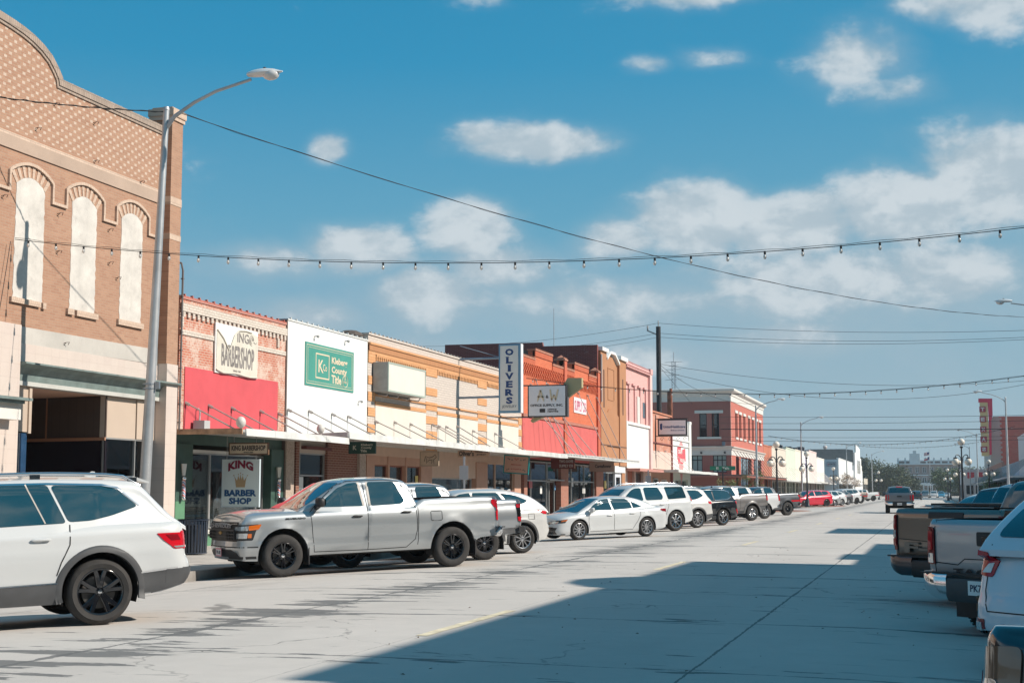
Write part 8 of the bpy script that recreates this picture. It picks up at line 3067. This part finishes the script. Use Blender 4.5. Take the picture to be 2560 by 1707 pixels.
PW = [((1512, 742), (900, 793), (2400, 757), 'top', .8), ((1512, 765), (905, 806), (2400, 772), 'second', .9), ((1512, 774), (960, 815), (2400, 777), 'third', .9)]
for (c, l, rr, w, sg) in PW:
 pc, pl_, pr_ = at(*c, X=-24), at(*l, X=-60), at(*rr, Y=118)
 cable('power_line', '%s power line running left from the black utility pole' % w, 'power line', pc, pl_, sg, .016)
 cable('power_line', '%s power line running right from the black utility pole' % w, 'power line', pc, pr_, sg * .6, .016)
for i, (y0, y1, rad, w) in enumerate(((957, 952, .018, 'highest level wire crossing right of the red corner building'), (972, 964, .018, 'second level wire crossing right of the red corner building'), (985, 983, .04, 'thick black cable crossing before the red corner building'), (1003, 1000, .015, 'thin level wire below the thick black cable'), (1012, 1008, .018, 'lowest level wire above the far white shops'))):
 a_, b_ = at(1655, y0, Y=146), at(2420, y1, Y=140)
 cable('side_street_wire', w, 'wire', a_, b_, .12, rad)
for (a_, b_, sg, w) in (((1512, 835), (2400, 870), 1.2, 'upper drop wire sweeping right from the black utility pole'), ((1515, 850), (2400, 873), 2.2, 'lower drop wire sweeping right from the black utility pole')):
 cable('drop_wire', w, 'wire', at(*a_, X=-24), at(*b_, Y=138), sg, .018)
cable('drop_wire', 'slack wire from the black utility pole to the lamp before the corner building', 'wire', at(1516, 838, X=-24), (-16.3, 139.5, 10.1), 1.0, .018)
cable('drop_wire', 'steep guy wire dropping from the black utility pole onto the corner building', 'wire', at(1518, 845, X=-24), at(1625, 965, X=-24), .1, .016)
b = MB()
q = at(1272, 708, X=-24)
b.tube([(q.x, q.y, 6), (q.x, q.y, q.z)], [.045, .02], 6)
tag(b.build('whip_aerial', POLE, None, None, origin=(q.x, q.y, 6)), 'tall thin aerial rod behind the bright orange-red brick parapet', 'antenna')

# ================================================================== signs
def sgn(name, label, loc): return thing(name, label, 'sign', tuple(loc))
FAC = dict(ux=(0, 1, 0), uy=(0, 0, 1))
PRP = dict(ux=(1, 0, 0), uy=(0, 0, 1))
def words_(par, s, pos, v, w, h, m, bold=.02, name='lettering', **k):
 b = MB()
 lettering(b, s, pos, v['ux'], v['uy'], width=w, height=h, bold=bold, **k)
 return b.build(name, m, par)
INK = mat('sign_ink', (.03, .03, .035), rough=.6)
# torn banner over the barber shop
t_ = sgn('torn_banner', 'torn and curling white barbershop banner on the red brick wall', (-19.95, 37.05, 5.06))
b = MB()
b.box(-19.97, -19.93, 37.05, 39.77, 5.06, 6.52)
b.build('board', mat('banner_white', (.76, .76, .74), rough=.6), t_)
b = MB()
ol = [(37.10, 5.15), (37.5, 5.08), (38.3, 5.12), (39.2, 5.07), (39.74, 5.10), (39.72, 5.8), (39.74, 6.36), (39.3, 6.44), (38.9, 6.46), (38.45, 6.42), (38.2, 6.25), (37.95, 5.85), (37.85, 5.78), (37.5, 6.1), (37.12, 6.32)]
b.prism(ol, 'x', -19.93, -19.915)
b.tube([(-19.90, y, z) for y, z in ol[7:]], .022, 6)
b.tube([(-19.90, y, z) for y, z in ol[:5]], .02, 6)
b.build('torn_sheet', plaster('banner_cream', (.62, .58, .50), .12, .25, (.42, .34, .26), scale=2), t_)
GRYI = mat('weathered_grey_ink', (.22, .20, .19), rough=.8, var=.4, vscale=6)
words_(t_, 'ING', (-19.914, 38.75, 6.22), FAC, .75, .30, GRYI)
words_(t_, 'BARBERSHOP', (-19.914, 38.45, 5.62), FAC, 2.1, .66, GRYI, .03)
words_(t_, 'SINCE 1947', (-19.914, 38.4, 5.19), FAC, .5, .06, GRYI)
b = MB()
for r_ in (.05, .10, .15): b.tube([(-19.912, 39.3 + r_ * math.cos(a / 5), 6.2 + r_ * math.sin(a / 5)) for a in range(26)], .010, 4)
b.tube([(-19.912, 39.42 + k * .06, 6.14 + .03 * math.sin(k * 2)) for k in range(5)], .010, 4)
b.build('scroll', GRYI, t_)
# painted green sign
t_ = sgn('painted_sign', 'green painted title-company sign with cream lettering on the white wall', (-19.99, 43.36, 5.15))
panel('board', rect(43.36, 5.15, 47.50, 6.60), -19.999, -19.975, plaster('sign_green', (.055, .27, .22), .12, .1, (.1, .4, .33)), t_)
CRI = mat('cream_paint', (.66, .55, .40), rough=.7)
b = MB()
frame(b, 43.45, 5.22, 47.41, 6.53, -19.975, -19.970, .02)
frame(b, 43.56, 5.30, 47.30, 6.45, -19.975, -19.970, .012)
frame(b, 44.18, 5.44, 45.32, 6.30, -19.975, -19.968, .045)
b.build('border', CRI, t_)
words_(t_, 'K', (-19.972, 44.62, 5.87), FAC, .42, .44, CRI, .01)
words_(t_, 'Co', (-19.970, 44.95, 5.84), FAC, .34, .24, CRI, .01)
for s_, z, w in (('Kleberg', 6.12, 1.38), ('County', 5.80, 1.34), ('Title', 5.50, .86)): words_(t_, s_, (-19.972, 45.52 + w / 2, z), FAC, w, .30, CRI, .03)
b = MB()
b.tube([(-19.97, 46.72 + .24 * math.cos(a / 4), 5.50 + .21 * math.sin(a / 4)) for a in range(26)], .012, 4)
lettering(b, '&', (-19.972, 46.72, 5.60), (0, 1, 0), (0, 0, 1), height=.12)
lettering(b, '1980', (-19.972, 46.72, 5.47), (0, 1, 0), (0, 0, 1), width=.30, height=.09)
b.build('roundel', CRI, t_)
# blank lightbox
t_ = sgn('light_box_sign', 'blank off-white box sign projecting from the cream brick wall', (-19.6, 49.3, 5.32))
y1 = fp(*K(1985, 700), X=-19.36)[0]
b = MB()
b.box(-19.95, -19.37, 49.3, y1, 5.32, 6.42)
b.build('casing', mat('grey_casing', (.30, .29, .27), rough=.6, var=.2), t_)
b = MB()
b.box(-19.37, -19.35, 49.36, y1 - .06, 5.38, 6.36)
b.build('face', plaster('off_white_face', (.66, .63, .57), .05, .1), t_)
b = MB()
frame(b, 49.3, 5.32, y1, 6.42, -19.37, -19.335, .06)
b.build('border', mat('pale_green_trim', (.35, .42, .37), rough=.6), t_)
b = MB()
for k in range(4): b.tube([(-20, 49.8 + k * 1.15, 5.25), (-19.6, 49.8 + k * 1.15, 5.18), (-19.5, 49.8 + k * 1.15, 5.33)], .025, 5)
b.build('bracket', RODM, t_)
# vertical jewellery sign
BLU = mat('sign_blue_edge', (.12, .28, .42), rough=.5, dirt=.2)
NAV = mat('sign_navy', (.01, .05, .18), rough=.5)
OFFW = mat('sign_offwhite', (.76, .73, .68), rough=.6, var=.06, vscale=1.5)
t_ = sgn('vertical_sign', 'tall blue-edged vertical jewellery sign with big navy letters', (-17.6, 59.5, 5.0))
b = MB()
b.box(-18.11, -17.13, 59.34, 59.66, 5.02, 8.03)
b.build('casing', BLU, t_)
for yy in (59.325, 59.66):
 b = MB()
 b.box(-18.04, -17.22, yy, yy + .014, 5.11, 7.95)
 b.build('face', OFFW, t_)
b = MB()
b.box(-17.13, -17.09, 59.33, 59.67, 5.02, 8.03)
b.build('edge', mat('edge_white', (.68, .70, .72), rough=.5), t_)
for k, chh in enumerate('OLIVERS'):
 zc = 7.67 - k * .352
 b = MB()
 w = .38 if chh in 'OVR' else (.14 if chh == 'I' else .30)
 lettering(b, chh, (-17.62, 59.322, zc), (1, 0, 0), (0, 0, 1), width=w, height=.295, bold=.05)
 if chh in 'LIER':
  for zz in ((zc + .13), (zc - .142)):
   xx = -17.62 - w * .3 if chh in 'LER' else -17.62
   b.box(xx - .085, xx + .085, 59.318, 59.322, zz, zz + .018)
 b.build('letter', NAV, t_)
words_(t_, 'JEWELRY', (-17.62, 59.322, 5.28), PRP, .66, .15, mat('grey_ink', (.12, .13, .15), rough=.6), .0)
b = MB()
for z in (5.72, 7.42): b.tube([(-20, 59.5, z), (-18.1, 59.5, z + .02)], .05, 8)
b.tube([(-19.95, 59.5, z + .6), (-18.1, 59.5, z + .05)], .015, 5)
b.build('bracket', mat('blue_grey_bracket', (.22, .28, .35), rough=.5), t_)
# office supply sign
t_ = sgn('office_sign', 'rectangular office supply sign with khaki boomerang arrow behind', (-17.6, 65.8, 4.9))
b = MB()
b.prism([(-17.01, 6.5), (-16.67, 7.02), (-15.98, 7.01), (-15.98, 6.55), (-16.5, 6.2), (-17.87, 5.18), (-18.45, 4.91), (-18.52, 5.01), (-18.18, 5.3)], 'y', 65.92, 66.25)
b.build('arrow', mat('khaki_arrow', (.42, .36, .20), rough=.6, dirt=.15), t_)
b = MB()
b.box(-18.57, -16.66, 65.62, 65.9, 5.15, 6.69)
b.build('casing', INK, t_)
b = MB()
b.box(-18.51, -16.72, 65.60, 65.62, 5.21, 6.63)
b.build('face', mat('sign_pale_blue', (.72, .74, .78), rough=.5), t_)
b = MB()
for z in (6.68, 5.16): b.box(-20, -18.57, 65.7, 65.78, z - .03, z + .03)
b.box(-16.66, -16.60, 65.62, 65.9, 5.15, 6.1)
b.build('bracket', mat('dark_bracket', (.08, .08, .09), rough=.6), t_)
PEN = mat('pencil_cream', (.62, .52, .36), rough=.6)
b = MB()
def pencil(x0, z0, x1, z1):
 b.bar((x0, 65.59, z0), (x1, 65.59, z1), .075, .02, up=(0, 1, 0))
 b.bar((x1, 65.59, z1), (x1 + (x1 - x0) * .16, 65.59, z1 + (z1 - z0) * .16), .03, .02, up=(0, 1, 0))
for q in ((-17.93, 6.44, -18.06, 5.96), (-17.93, 6.44, -17.78, 5.96), (-17.45, 6.46, -17.38, 5.98), (-17.26, 6.2, -17.37, 5.98), (-17.26, 6.2, -17.18, 5.98), (-17.06, 6.46, -17.17, 5.98), (-18.08, 6.12, -17.78, 6.12)): pencil(*q)
b.build('pencil_letters', PEN, t_)
words_(t_, '&', (-17.60, 65.595, 6.12), PRP, .14, .15, INK)
words_(t_, 'OFFICE SUPPLY, INC.', (-17.62, 65.595, 5.70), PRP, 1.62, .14, INK, .03)
words_(t_, 'OFFICE', (-17.36, 65.595, 5.51), PRP, .46, .075, INK, .04)
words_(t_, 'CENTRE', (-17.32, 65.595, 5.41), PRP, .54, .075, INK, .04)
b = MB()
frame(b, 0, 0, .01, .01, 0, .01, .001)
b = MB()
b.box(-17.97, -17.70, 65.59, 65.60, 5.37, 5.55)
b.build('emblem', INK, t_)
# supply co banner
t_ = sgn('wall_banner', 'small white wall banner with pink-red lettering on the orange-red brick', (-19.97, 80.46, 6.2))
panel('board', rect(80.46, 6.2, 83.54, 7.1), -19.999, -19.96, mat('banner_white2', (.74, .73, .74), rough=.6), t_)
words_(t_, 'SUPPLY CO', (-19.957, 82.0, 6.62), FAC, 2.8, .62, mat('pink_red_ink', (.55, .12, .20), rough=.7), .02)
# signs hanging crosswise under the awnings
def hang(name, label, Y, x0, x1, z0, z1, bm_, fm, lines, im, tilt=0, fw=.03):
 t_ = sgn(name, label, ((x0 + x1) / 2, Y, z1))
 b = MB()
 b.box(x0, x1, Y - .03, Y + .03, z0, z1)
 bo = b.build('board', bm_, t_)
 b = MB()
 for (a, c, d, e) in ((x0 - fw, x1 + fw, z1, z1 + fw), (x0 - fw, x1 + fw, z0 - fw, z0), (x0 - fw, x0, z0, z1), (x1, x1 + fw, z0, z1)): b.box(a, c, Y - .045, Y + .045, d, e)
 b.build('frame', fm, t_)
 for s_, xc, zc, w, h in lines: words_(t_, s_, (xc, Y - .034, zc), PRP, w, h, im, .03)
 for x in (x0 + .12, x1 - .12):
  b = MB()
  b.tube([(x, Y, z1 + fw), (x, Y, z1 + fw + .1), (x, Y, 3.42)], .010, 5)
  b.build('hanger', RODM, t_)
 if tilt: t_.rotation_euler[1] = tilt
 return t_
TANB = mat('tan_board', (.66, .56, .43), rough=.7, var=.12)
BRF = mat('brown_frame', (.12, .06, .03), rough=.6)
hang('hanging_sign', 'hanging tan board with black lettering above the pale blue poster', 37.47, -19.60, -18.40, 2.70, 2.99, TANB, BRF, [('KING BARBERSHOP', -19.0, 2.87, 1.08, .15), ('SINCE 1947', -19.0, 2.745, .3, .035)], INK)
t_ = hang('window_sign', 'pale blue barber shop poster with golden crown below the tan board', 37.62, -19.90, -18.72, 1.18, 2.54, mat('poster_blue', (.68, .78, .80), rough=.4, coat=.3), mat('poster_edge', (.5, .58, .62), rough=.5), [], INK, fw=.012)
words_(t_, 'KING', (-19.31, 37.58, 2.36), PRP, .80, .24, mat('maroon', (.22, .015, .05), rough=.6), .05, warp=lambda x, y: (x, y + .10 * (1 - (x / .4) ** 2) - .05))
for s_, z, w in (('BARBER', 1.575, 1.02), ('SHOP', 1.345, .72)): words_(t_, s_, (-19.31, 37.585, z), PRP, w, .19, mat('poster_navy', (.01, .08, .22), rough=.6), .05)
b = MB()
b.prism([(-19.45, 1.74), (-19.17, 1.74), (-19.13, 2.0), (-19.10, 2.06), (-19.2, 1.93), (-19.24, 2.08), (-19.28, 1.95), (-19.31, 2.12), (-19.34, 1.95), (-19.38, 2.08), (-19.42, 1.93), (-19.52, 2.06), (-19.49, 2.0)], 'y', 37.58, 37.588)
for x, z in ((-19.53, 2.08), (-19.38, 2.11), (-19.31, 2.15), (-19.24, 2.11), (-19.09, 2.08)): b.sphere((x, 37.585, z), .018, 6, 4)
b.build('crown', mat('crown_gold', (.42, .30, .17), rough=.5), t_)
DG = mat('hanging_green', (.02, .07, .055), rough=.5)
hang('hanging_sign', 'small dark green hanging title-company sign', 46.04, -19.47, -18.53, 2.95, 3.31, DG, DG, [('Kleberg', -18.82, 3.22, .44, .10), ('County', -18.84, 3.12, .40, .10), ('Title', -18.94, 3.02, .24, .09), ('K', -19.27, 3.13, .14, .15)], mat('pale_ink', (.6, .6, .52), rough=.6))
t_ = hang('hanging_sign', 'small parchment sign with a sketched horse', 52.94, -19.36, -18.64, 2.64, 3.16, mat('parchment', (.56, .44, .32), rough=.7, var=.15), mat('parch_edge', (.36, .28, .2), rough=.7), [], INK)
b = MB()
b.tube([(-19.2, 52.9, 2.8), (-19.15, 52.9, 3.0), (-19.0, 52.9, 2.93), (-18.85, 52.9, 2.98), (-18.75, 52.9, 3.06), (-18.7, 52.9, 2.95), (-18.82, 52.9, 2.85), (-18.8, 52.9, 2.7)], .010, 4)
b.tube([(-19.1, 52.9, 2.93), (-19.12, 52.9, 2.72), (-19.0, 52.9, 2.85), (-18.88, 52.9, 2.84), (-18.9, 52.9, 2.7)], .010, 4)
b.build('horse_sketch', INK, t_)
hang('hanging_sign', "long peach hanging board with black script beside the teal-framed sign", 58.59, -19.72, -18.29, 3.10, 3.40, PCH, PCH, [("Oliver's", -19.33, 3.25, .68, .22), ('DISTINCTIVE', -18.65, 3.31, .58, .07), ('JEWELRY', -18.65, 3.19, .44, .07)], INK, fw=.005)
t_ = hang('hanging_sign', 'tilted pink sign with teal frame and flower garlands', 65.25, -19.58, -18.42, 2.50, 3.28, mat('sign_pink', (.58, .36, .28), rough=.6), mat('teal_frame', (.01, .26, .27), rough=.5), [('MERCANTILE', -19.0, 2.88, .5, .05)], mat('garland_red', (.42, .06, .07), rough=.6), tilt=.07, fw=.05)
FLR, FLG = MATS['garland_red'], mat('garland_green', (.08, .14, .14), rough=.6)
for nm, m_, pts_ in (('garland', FLR, [(0, 3.12), (.07, 3.16), (-.07, 3.16), (0, 2.66), (.1, 2.68), (-.1, 2.68), (.22, 2.67), (-.22, 2.67)]), ('garland', FLG, [(.22, 3.1), (-.22, 3.1), (.35, 3.12), (-.35, 3.12), (.42, 3.15), (-.42, 3.15), (.36, 2.66), (-.36, 2.66), (.44, 2.62), (-.44, 2.62)])):
 b = MB()
 for x, z in pts_: b.sphere((-19.0 + x, 65.21, z), (.035, .008, .028), 8, 5)
 b.build(nm, m_, t_)
hang('hanging_sign', 'dark red hanging board with grey lettering before the glass shopfront', 74.06, -19.65, -18.36, 2.83, 3.36, mat('board_darkred', (.14, .025, .02), rough=.6), BRF, [('TWO DOVE', -18.82, 3.22, .76, .15), ('SUPPLY CO', -18.82, 2.98, .76, .15)], mat('dove_grey', (.50, .46, .44), rough=.6), fw=.01)
hang('hanging_sign', 'long dusty pink hanging board with black script', 83.35, -19.74, -18.26, 2.79, 3.38, mat('dusty_pink', (.44, .29, .24), rough=.7), BRF, [('Cantaflower', -18.9, 3.12, 1.0, .2)], INK, fw=.005)
# insurance sign on its post
t_ = sgn('bracket_sign', 'framed pale insurance sign on a scrolled iron bracket', (-18.7, 106, 5.4))
b = MB()
b.box(-19.80, -17.58, 105.9, 106.1, 5.78, 7.02)
b.build('frame', INK, t_)
b = MB()
b.box(-19.70, -17.68, 105.88, 105.9, 5.88, 6.92)
b.build('face', mat('sign_lilac', (.76, .73, .75), rough=.5), t_)
words_(t_, 'UnitedHealthcare', (-18.55, 105.87, 6.44), PRP, 1.66, .19, NAV, .02)
words_(t_, 'Medicare Solutions', (-18.30, 105.87, 6.18), PRP, 1.0, .09, NAV, .01)
b = MB()
b.prism([(-19.62, 6.66), (-19.45, 6.70), (-19.45, 6.25), (-19.54, 6.2), (-19.62, 6.3)], 'y', 105.865, 105.88)
b.build('emblem', NAV, t_)
b = MB()
b.tube([(-19.98, 106, 3.4), (-19.98, 106, 7.35)], .04, 6)
for z in (7.05, 5.74): b.tube([(-19.98, 106, z), (-17.5, 106, z)], .035, 6)
for x in (-19.5, -18.9, -18.3, -17.8):
 b.tube([(x + .16 * math.cos(a / 3) * (1 - a / 26), 106, 5.52 + .16 * math.sin(a / 3) * (1 - a / 26)) for a in range(22)], .014, 4)
b.build('iron_bracket', INK, t_)
# barber poles and lamps either side of the window
for y, w in ((35.36, 'left'), (41.35, 'right')):
 t_ = thing('barber_pole', 'striped barber pole on the green pier %s of the shop window' % w, 'barber pole', (-19.9, y, 1.45))
 b = MB()
 b.tube([(-19.9, y, 1.45), (-19.9, y, 1.95)], .05, 12)
 m_, nt_, p_ = principled('barber_stripes') if 'barber_stripes' not in MATS else (MATS['barber_stripes'], None, None)
 if nt_:
  g_ = nt_.new('ShaderNodeNewGeometry')
  x_, y_, z_ = nt_.sep(g_.outputs['Position'])
  f_ = nt_.math('FRACT', nt_.math('ADD', nt_.math('MULTIPLY', z_, 7.0), nt_.math('MULTIPLY', y_, 9.0)))
  nt_.put(p_.inputs['Base Color'], nt_.ramp(f_, [(0, (.7, .7, .7)), (.3, (.6, .03, .05)), (.55, (.7, .7, .7)), (.8, (.03, .10, .4))], 'CONSTANT'))
  MATS['barber_stripes'] = m_
 b.build('cylinder', m_, t_, 60)
 b = MB()
 for z in (1.40, 1.95): b.sphere((-19.9, y, z + .03), (.075, .075, .06), 10, 6)
 b.box(-20, -19.9, y - .02, y + .02, 1.5, 1.9)
 b.build('cap', G['chrome'], t_, 60)
 b = MB()
 b.lathe([(.055, 2.05), (.055, 2.06), (.095, 2.38), (.09, 2.38)], 4, (-19.91, y, 0))
 tag(b.build('wall_sconce', mat('white_sconce', (.64, .63, .58), rough=.5), None, None, origin=(-19.91, y, 2.05)), 'tapered white wall lamp above the %s barber pole' % w, 'wall lamp', 'barber shop wall lamps')
# litter bin
t_ = thing('litter_bin', 'round black slatted litter bin on the pavement before the barber shop', 'litter bin', (-17.6, 31.8, .07))
for k in range(28):
 a = 2 * PI * k / 28
 c_, s_ = math.cos(a), math.sin(a)
 b = MB()
 b.bar((-17.6 + .33 * c_, 31.8 + .33 * s_, .12), (-17.6 + .36 * c_, 31.8 + .36 * s_, .92), .045, .012, up=(c_, s_, 0))
 b.build('slat', mat('bin_black', (.02, .03, .05), rough=.3, coat=.5), t_)
b = MB()
for z, r_ in ((.10, .34), (.91, .38)): b.lathe([(r_ - .02, z), (r_ + .01, z), (r_ + .01, z + .03), (r_ - .02, z + .03)], 28, (-17.6, 31.8, 0))
b.build('hoop', MATS['bin_black'], t_, 50)
b = MB()
b.tube([(-17.6, 31.8, .1), (-17.6, 31.8, .8)], .29, 20)
b.build('liner', mat('bin_liner', (.015, .015, .02), rough=.6), t_, 60)
# sign posts
GALV = mat('sign_back', (.40, .42, .45), rough=.4, metal=.5)
for (x, y, zt, lb) in ((-14.6, 44.0, 2.75, 'parking sign on a slim post before the jewellery shop'), (-14.6, 75.2, 2.75, 'parking sign on a slim post before the white wall')):
 t_ = thing('parking_sign', lb, 'sign', (x, y, .07))
 b = MB()
 b.box(x - .03, x + .03, y - .02, y + .02, .05, zt)
 b.build('post', GALV, t_)
 b = MB()
 b.box(x - .15, x + .15, y - .03, y - .022, zt - .75, zt - .3)
 b.build('plate', GALV, t_)
q = at(1660, 1078, X=-14.2)
t_ = thing('street_name_sign', 'green street name sign on a dark post at the crossing', 'street sign', (q.x, q.y, .07))
b = MB()
b.tube([(q.x, q.y, .05), (q.x, q.y, q.z + .1)], .05, 8)
b.build('post', IRON, t_)
b = MB()
b.box(q.x - .9, q.x + .9, q.y - .02, q.y + .02, q.z - .05, q.z + .25)
b.build('name_plate', mat('street_green', (.01, .22, .14), rough=.4), t_)
words_(t_, 'E  7th', (q.x, q.y - .022, q.z + .10), PRP, .9, .17, MATS['banner_white'], .02)
# leaves and grit scattered over the shaded road
b = MB()
rnd = random.Random(11)
for k in range(170):
 x, y = rnd.uniform(-6, 3.2), 9 + rnd.random() ** 1.6 * 30
 s_ = rnd.uniform(.01, .028)
 a = rnd.uniform(0, PI)
 z = road_z(x) + .008
 c_, n_ = math.cos(a) * s_, math.sin(a) * s_
 b.add([(x - c_, y - n_, z), (x + n_ * .5, y - c_ * .5, z + s_ * .5), (x + c_, y + n_, z + .004), (x - n_ * .5, y + c_ * .5, z + s_ * .3)], [(0, 1, 2, 3)])
tag(b.build('leaf_litter', mat('dead_leaf', (.14, .08, .045), rough=.9, var=.5, vscale=3)), 'scattered dead leaves and grit on the road', kind='stuff')
# notices and stickers in the shop windows
rnd = random.Random(21)
PPR = [mat('notice_%s' % n, c, rough=.6) for n, c in (('white', (.7, .7, .68)), ('red', (.5, .06, .06)), ('yellow', (.65, .5, .15)), ('blue', (.1, .25, .45)))]
for k, (y, z, w, h) in enumerate(((43.2, 1.7, .3, .4), (50.6, 1.4, .35, .3), (54.3, 1.9, .25, .35), (62.6, 1.7, .3, .4), (66.2, 1.5, .4, .3), (71.2, 1.8, .5, .35), (73.4, 1.5, .3, .4), (76.4, 1.7, .2, .25), (80.2, 1.9, .4, .5), (83.0, 1.5, .5, .35), (89.0, 1.8, .4, .5), (91.2, 1.5, .4, .4), (99.6, 1.6, .4, .5), (117, 1.7, .6, .5))):
 b = MB()
 xg = -20.10 if y < 88 else -20.13
 b.box(xg, xg + .008, y, y + w * 1.3, z, z + h)
 tag(b.build('notice', PPR[k % 4 if k % 3 else 0], None, None, origin=(xg, y, z)), 'small paper notice on a shop window under the awnings', 'notice', 'paper notices in the shop windows')

# ================================================================== the slight haze that pales the end of the street
b = MB()
b.box(-160, 160, -70, 760, -1.2, 30)
hz = b.build('haze')
m = bpy.data.materials.new('haze_air')
m.use_nodes = True
t = NT(m.node_tree)
t.n.clear()
pv = t.new('ShaderNodeVolumePrincipled')
pv.inputs['Color'].default_value = (.80, .88, .95, 1)
pv.inputs['Density'].default_value = .00028
pv.inputs['Anisotropy'].default_value = .2
o = t.new('ShaderNodeOutputMaterial')
t.l.new(pv.outputs[0], o.inputs['Volume'])
hz.data.materials.append(m)
tag(hz, kind='stuff')
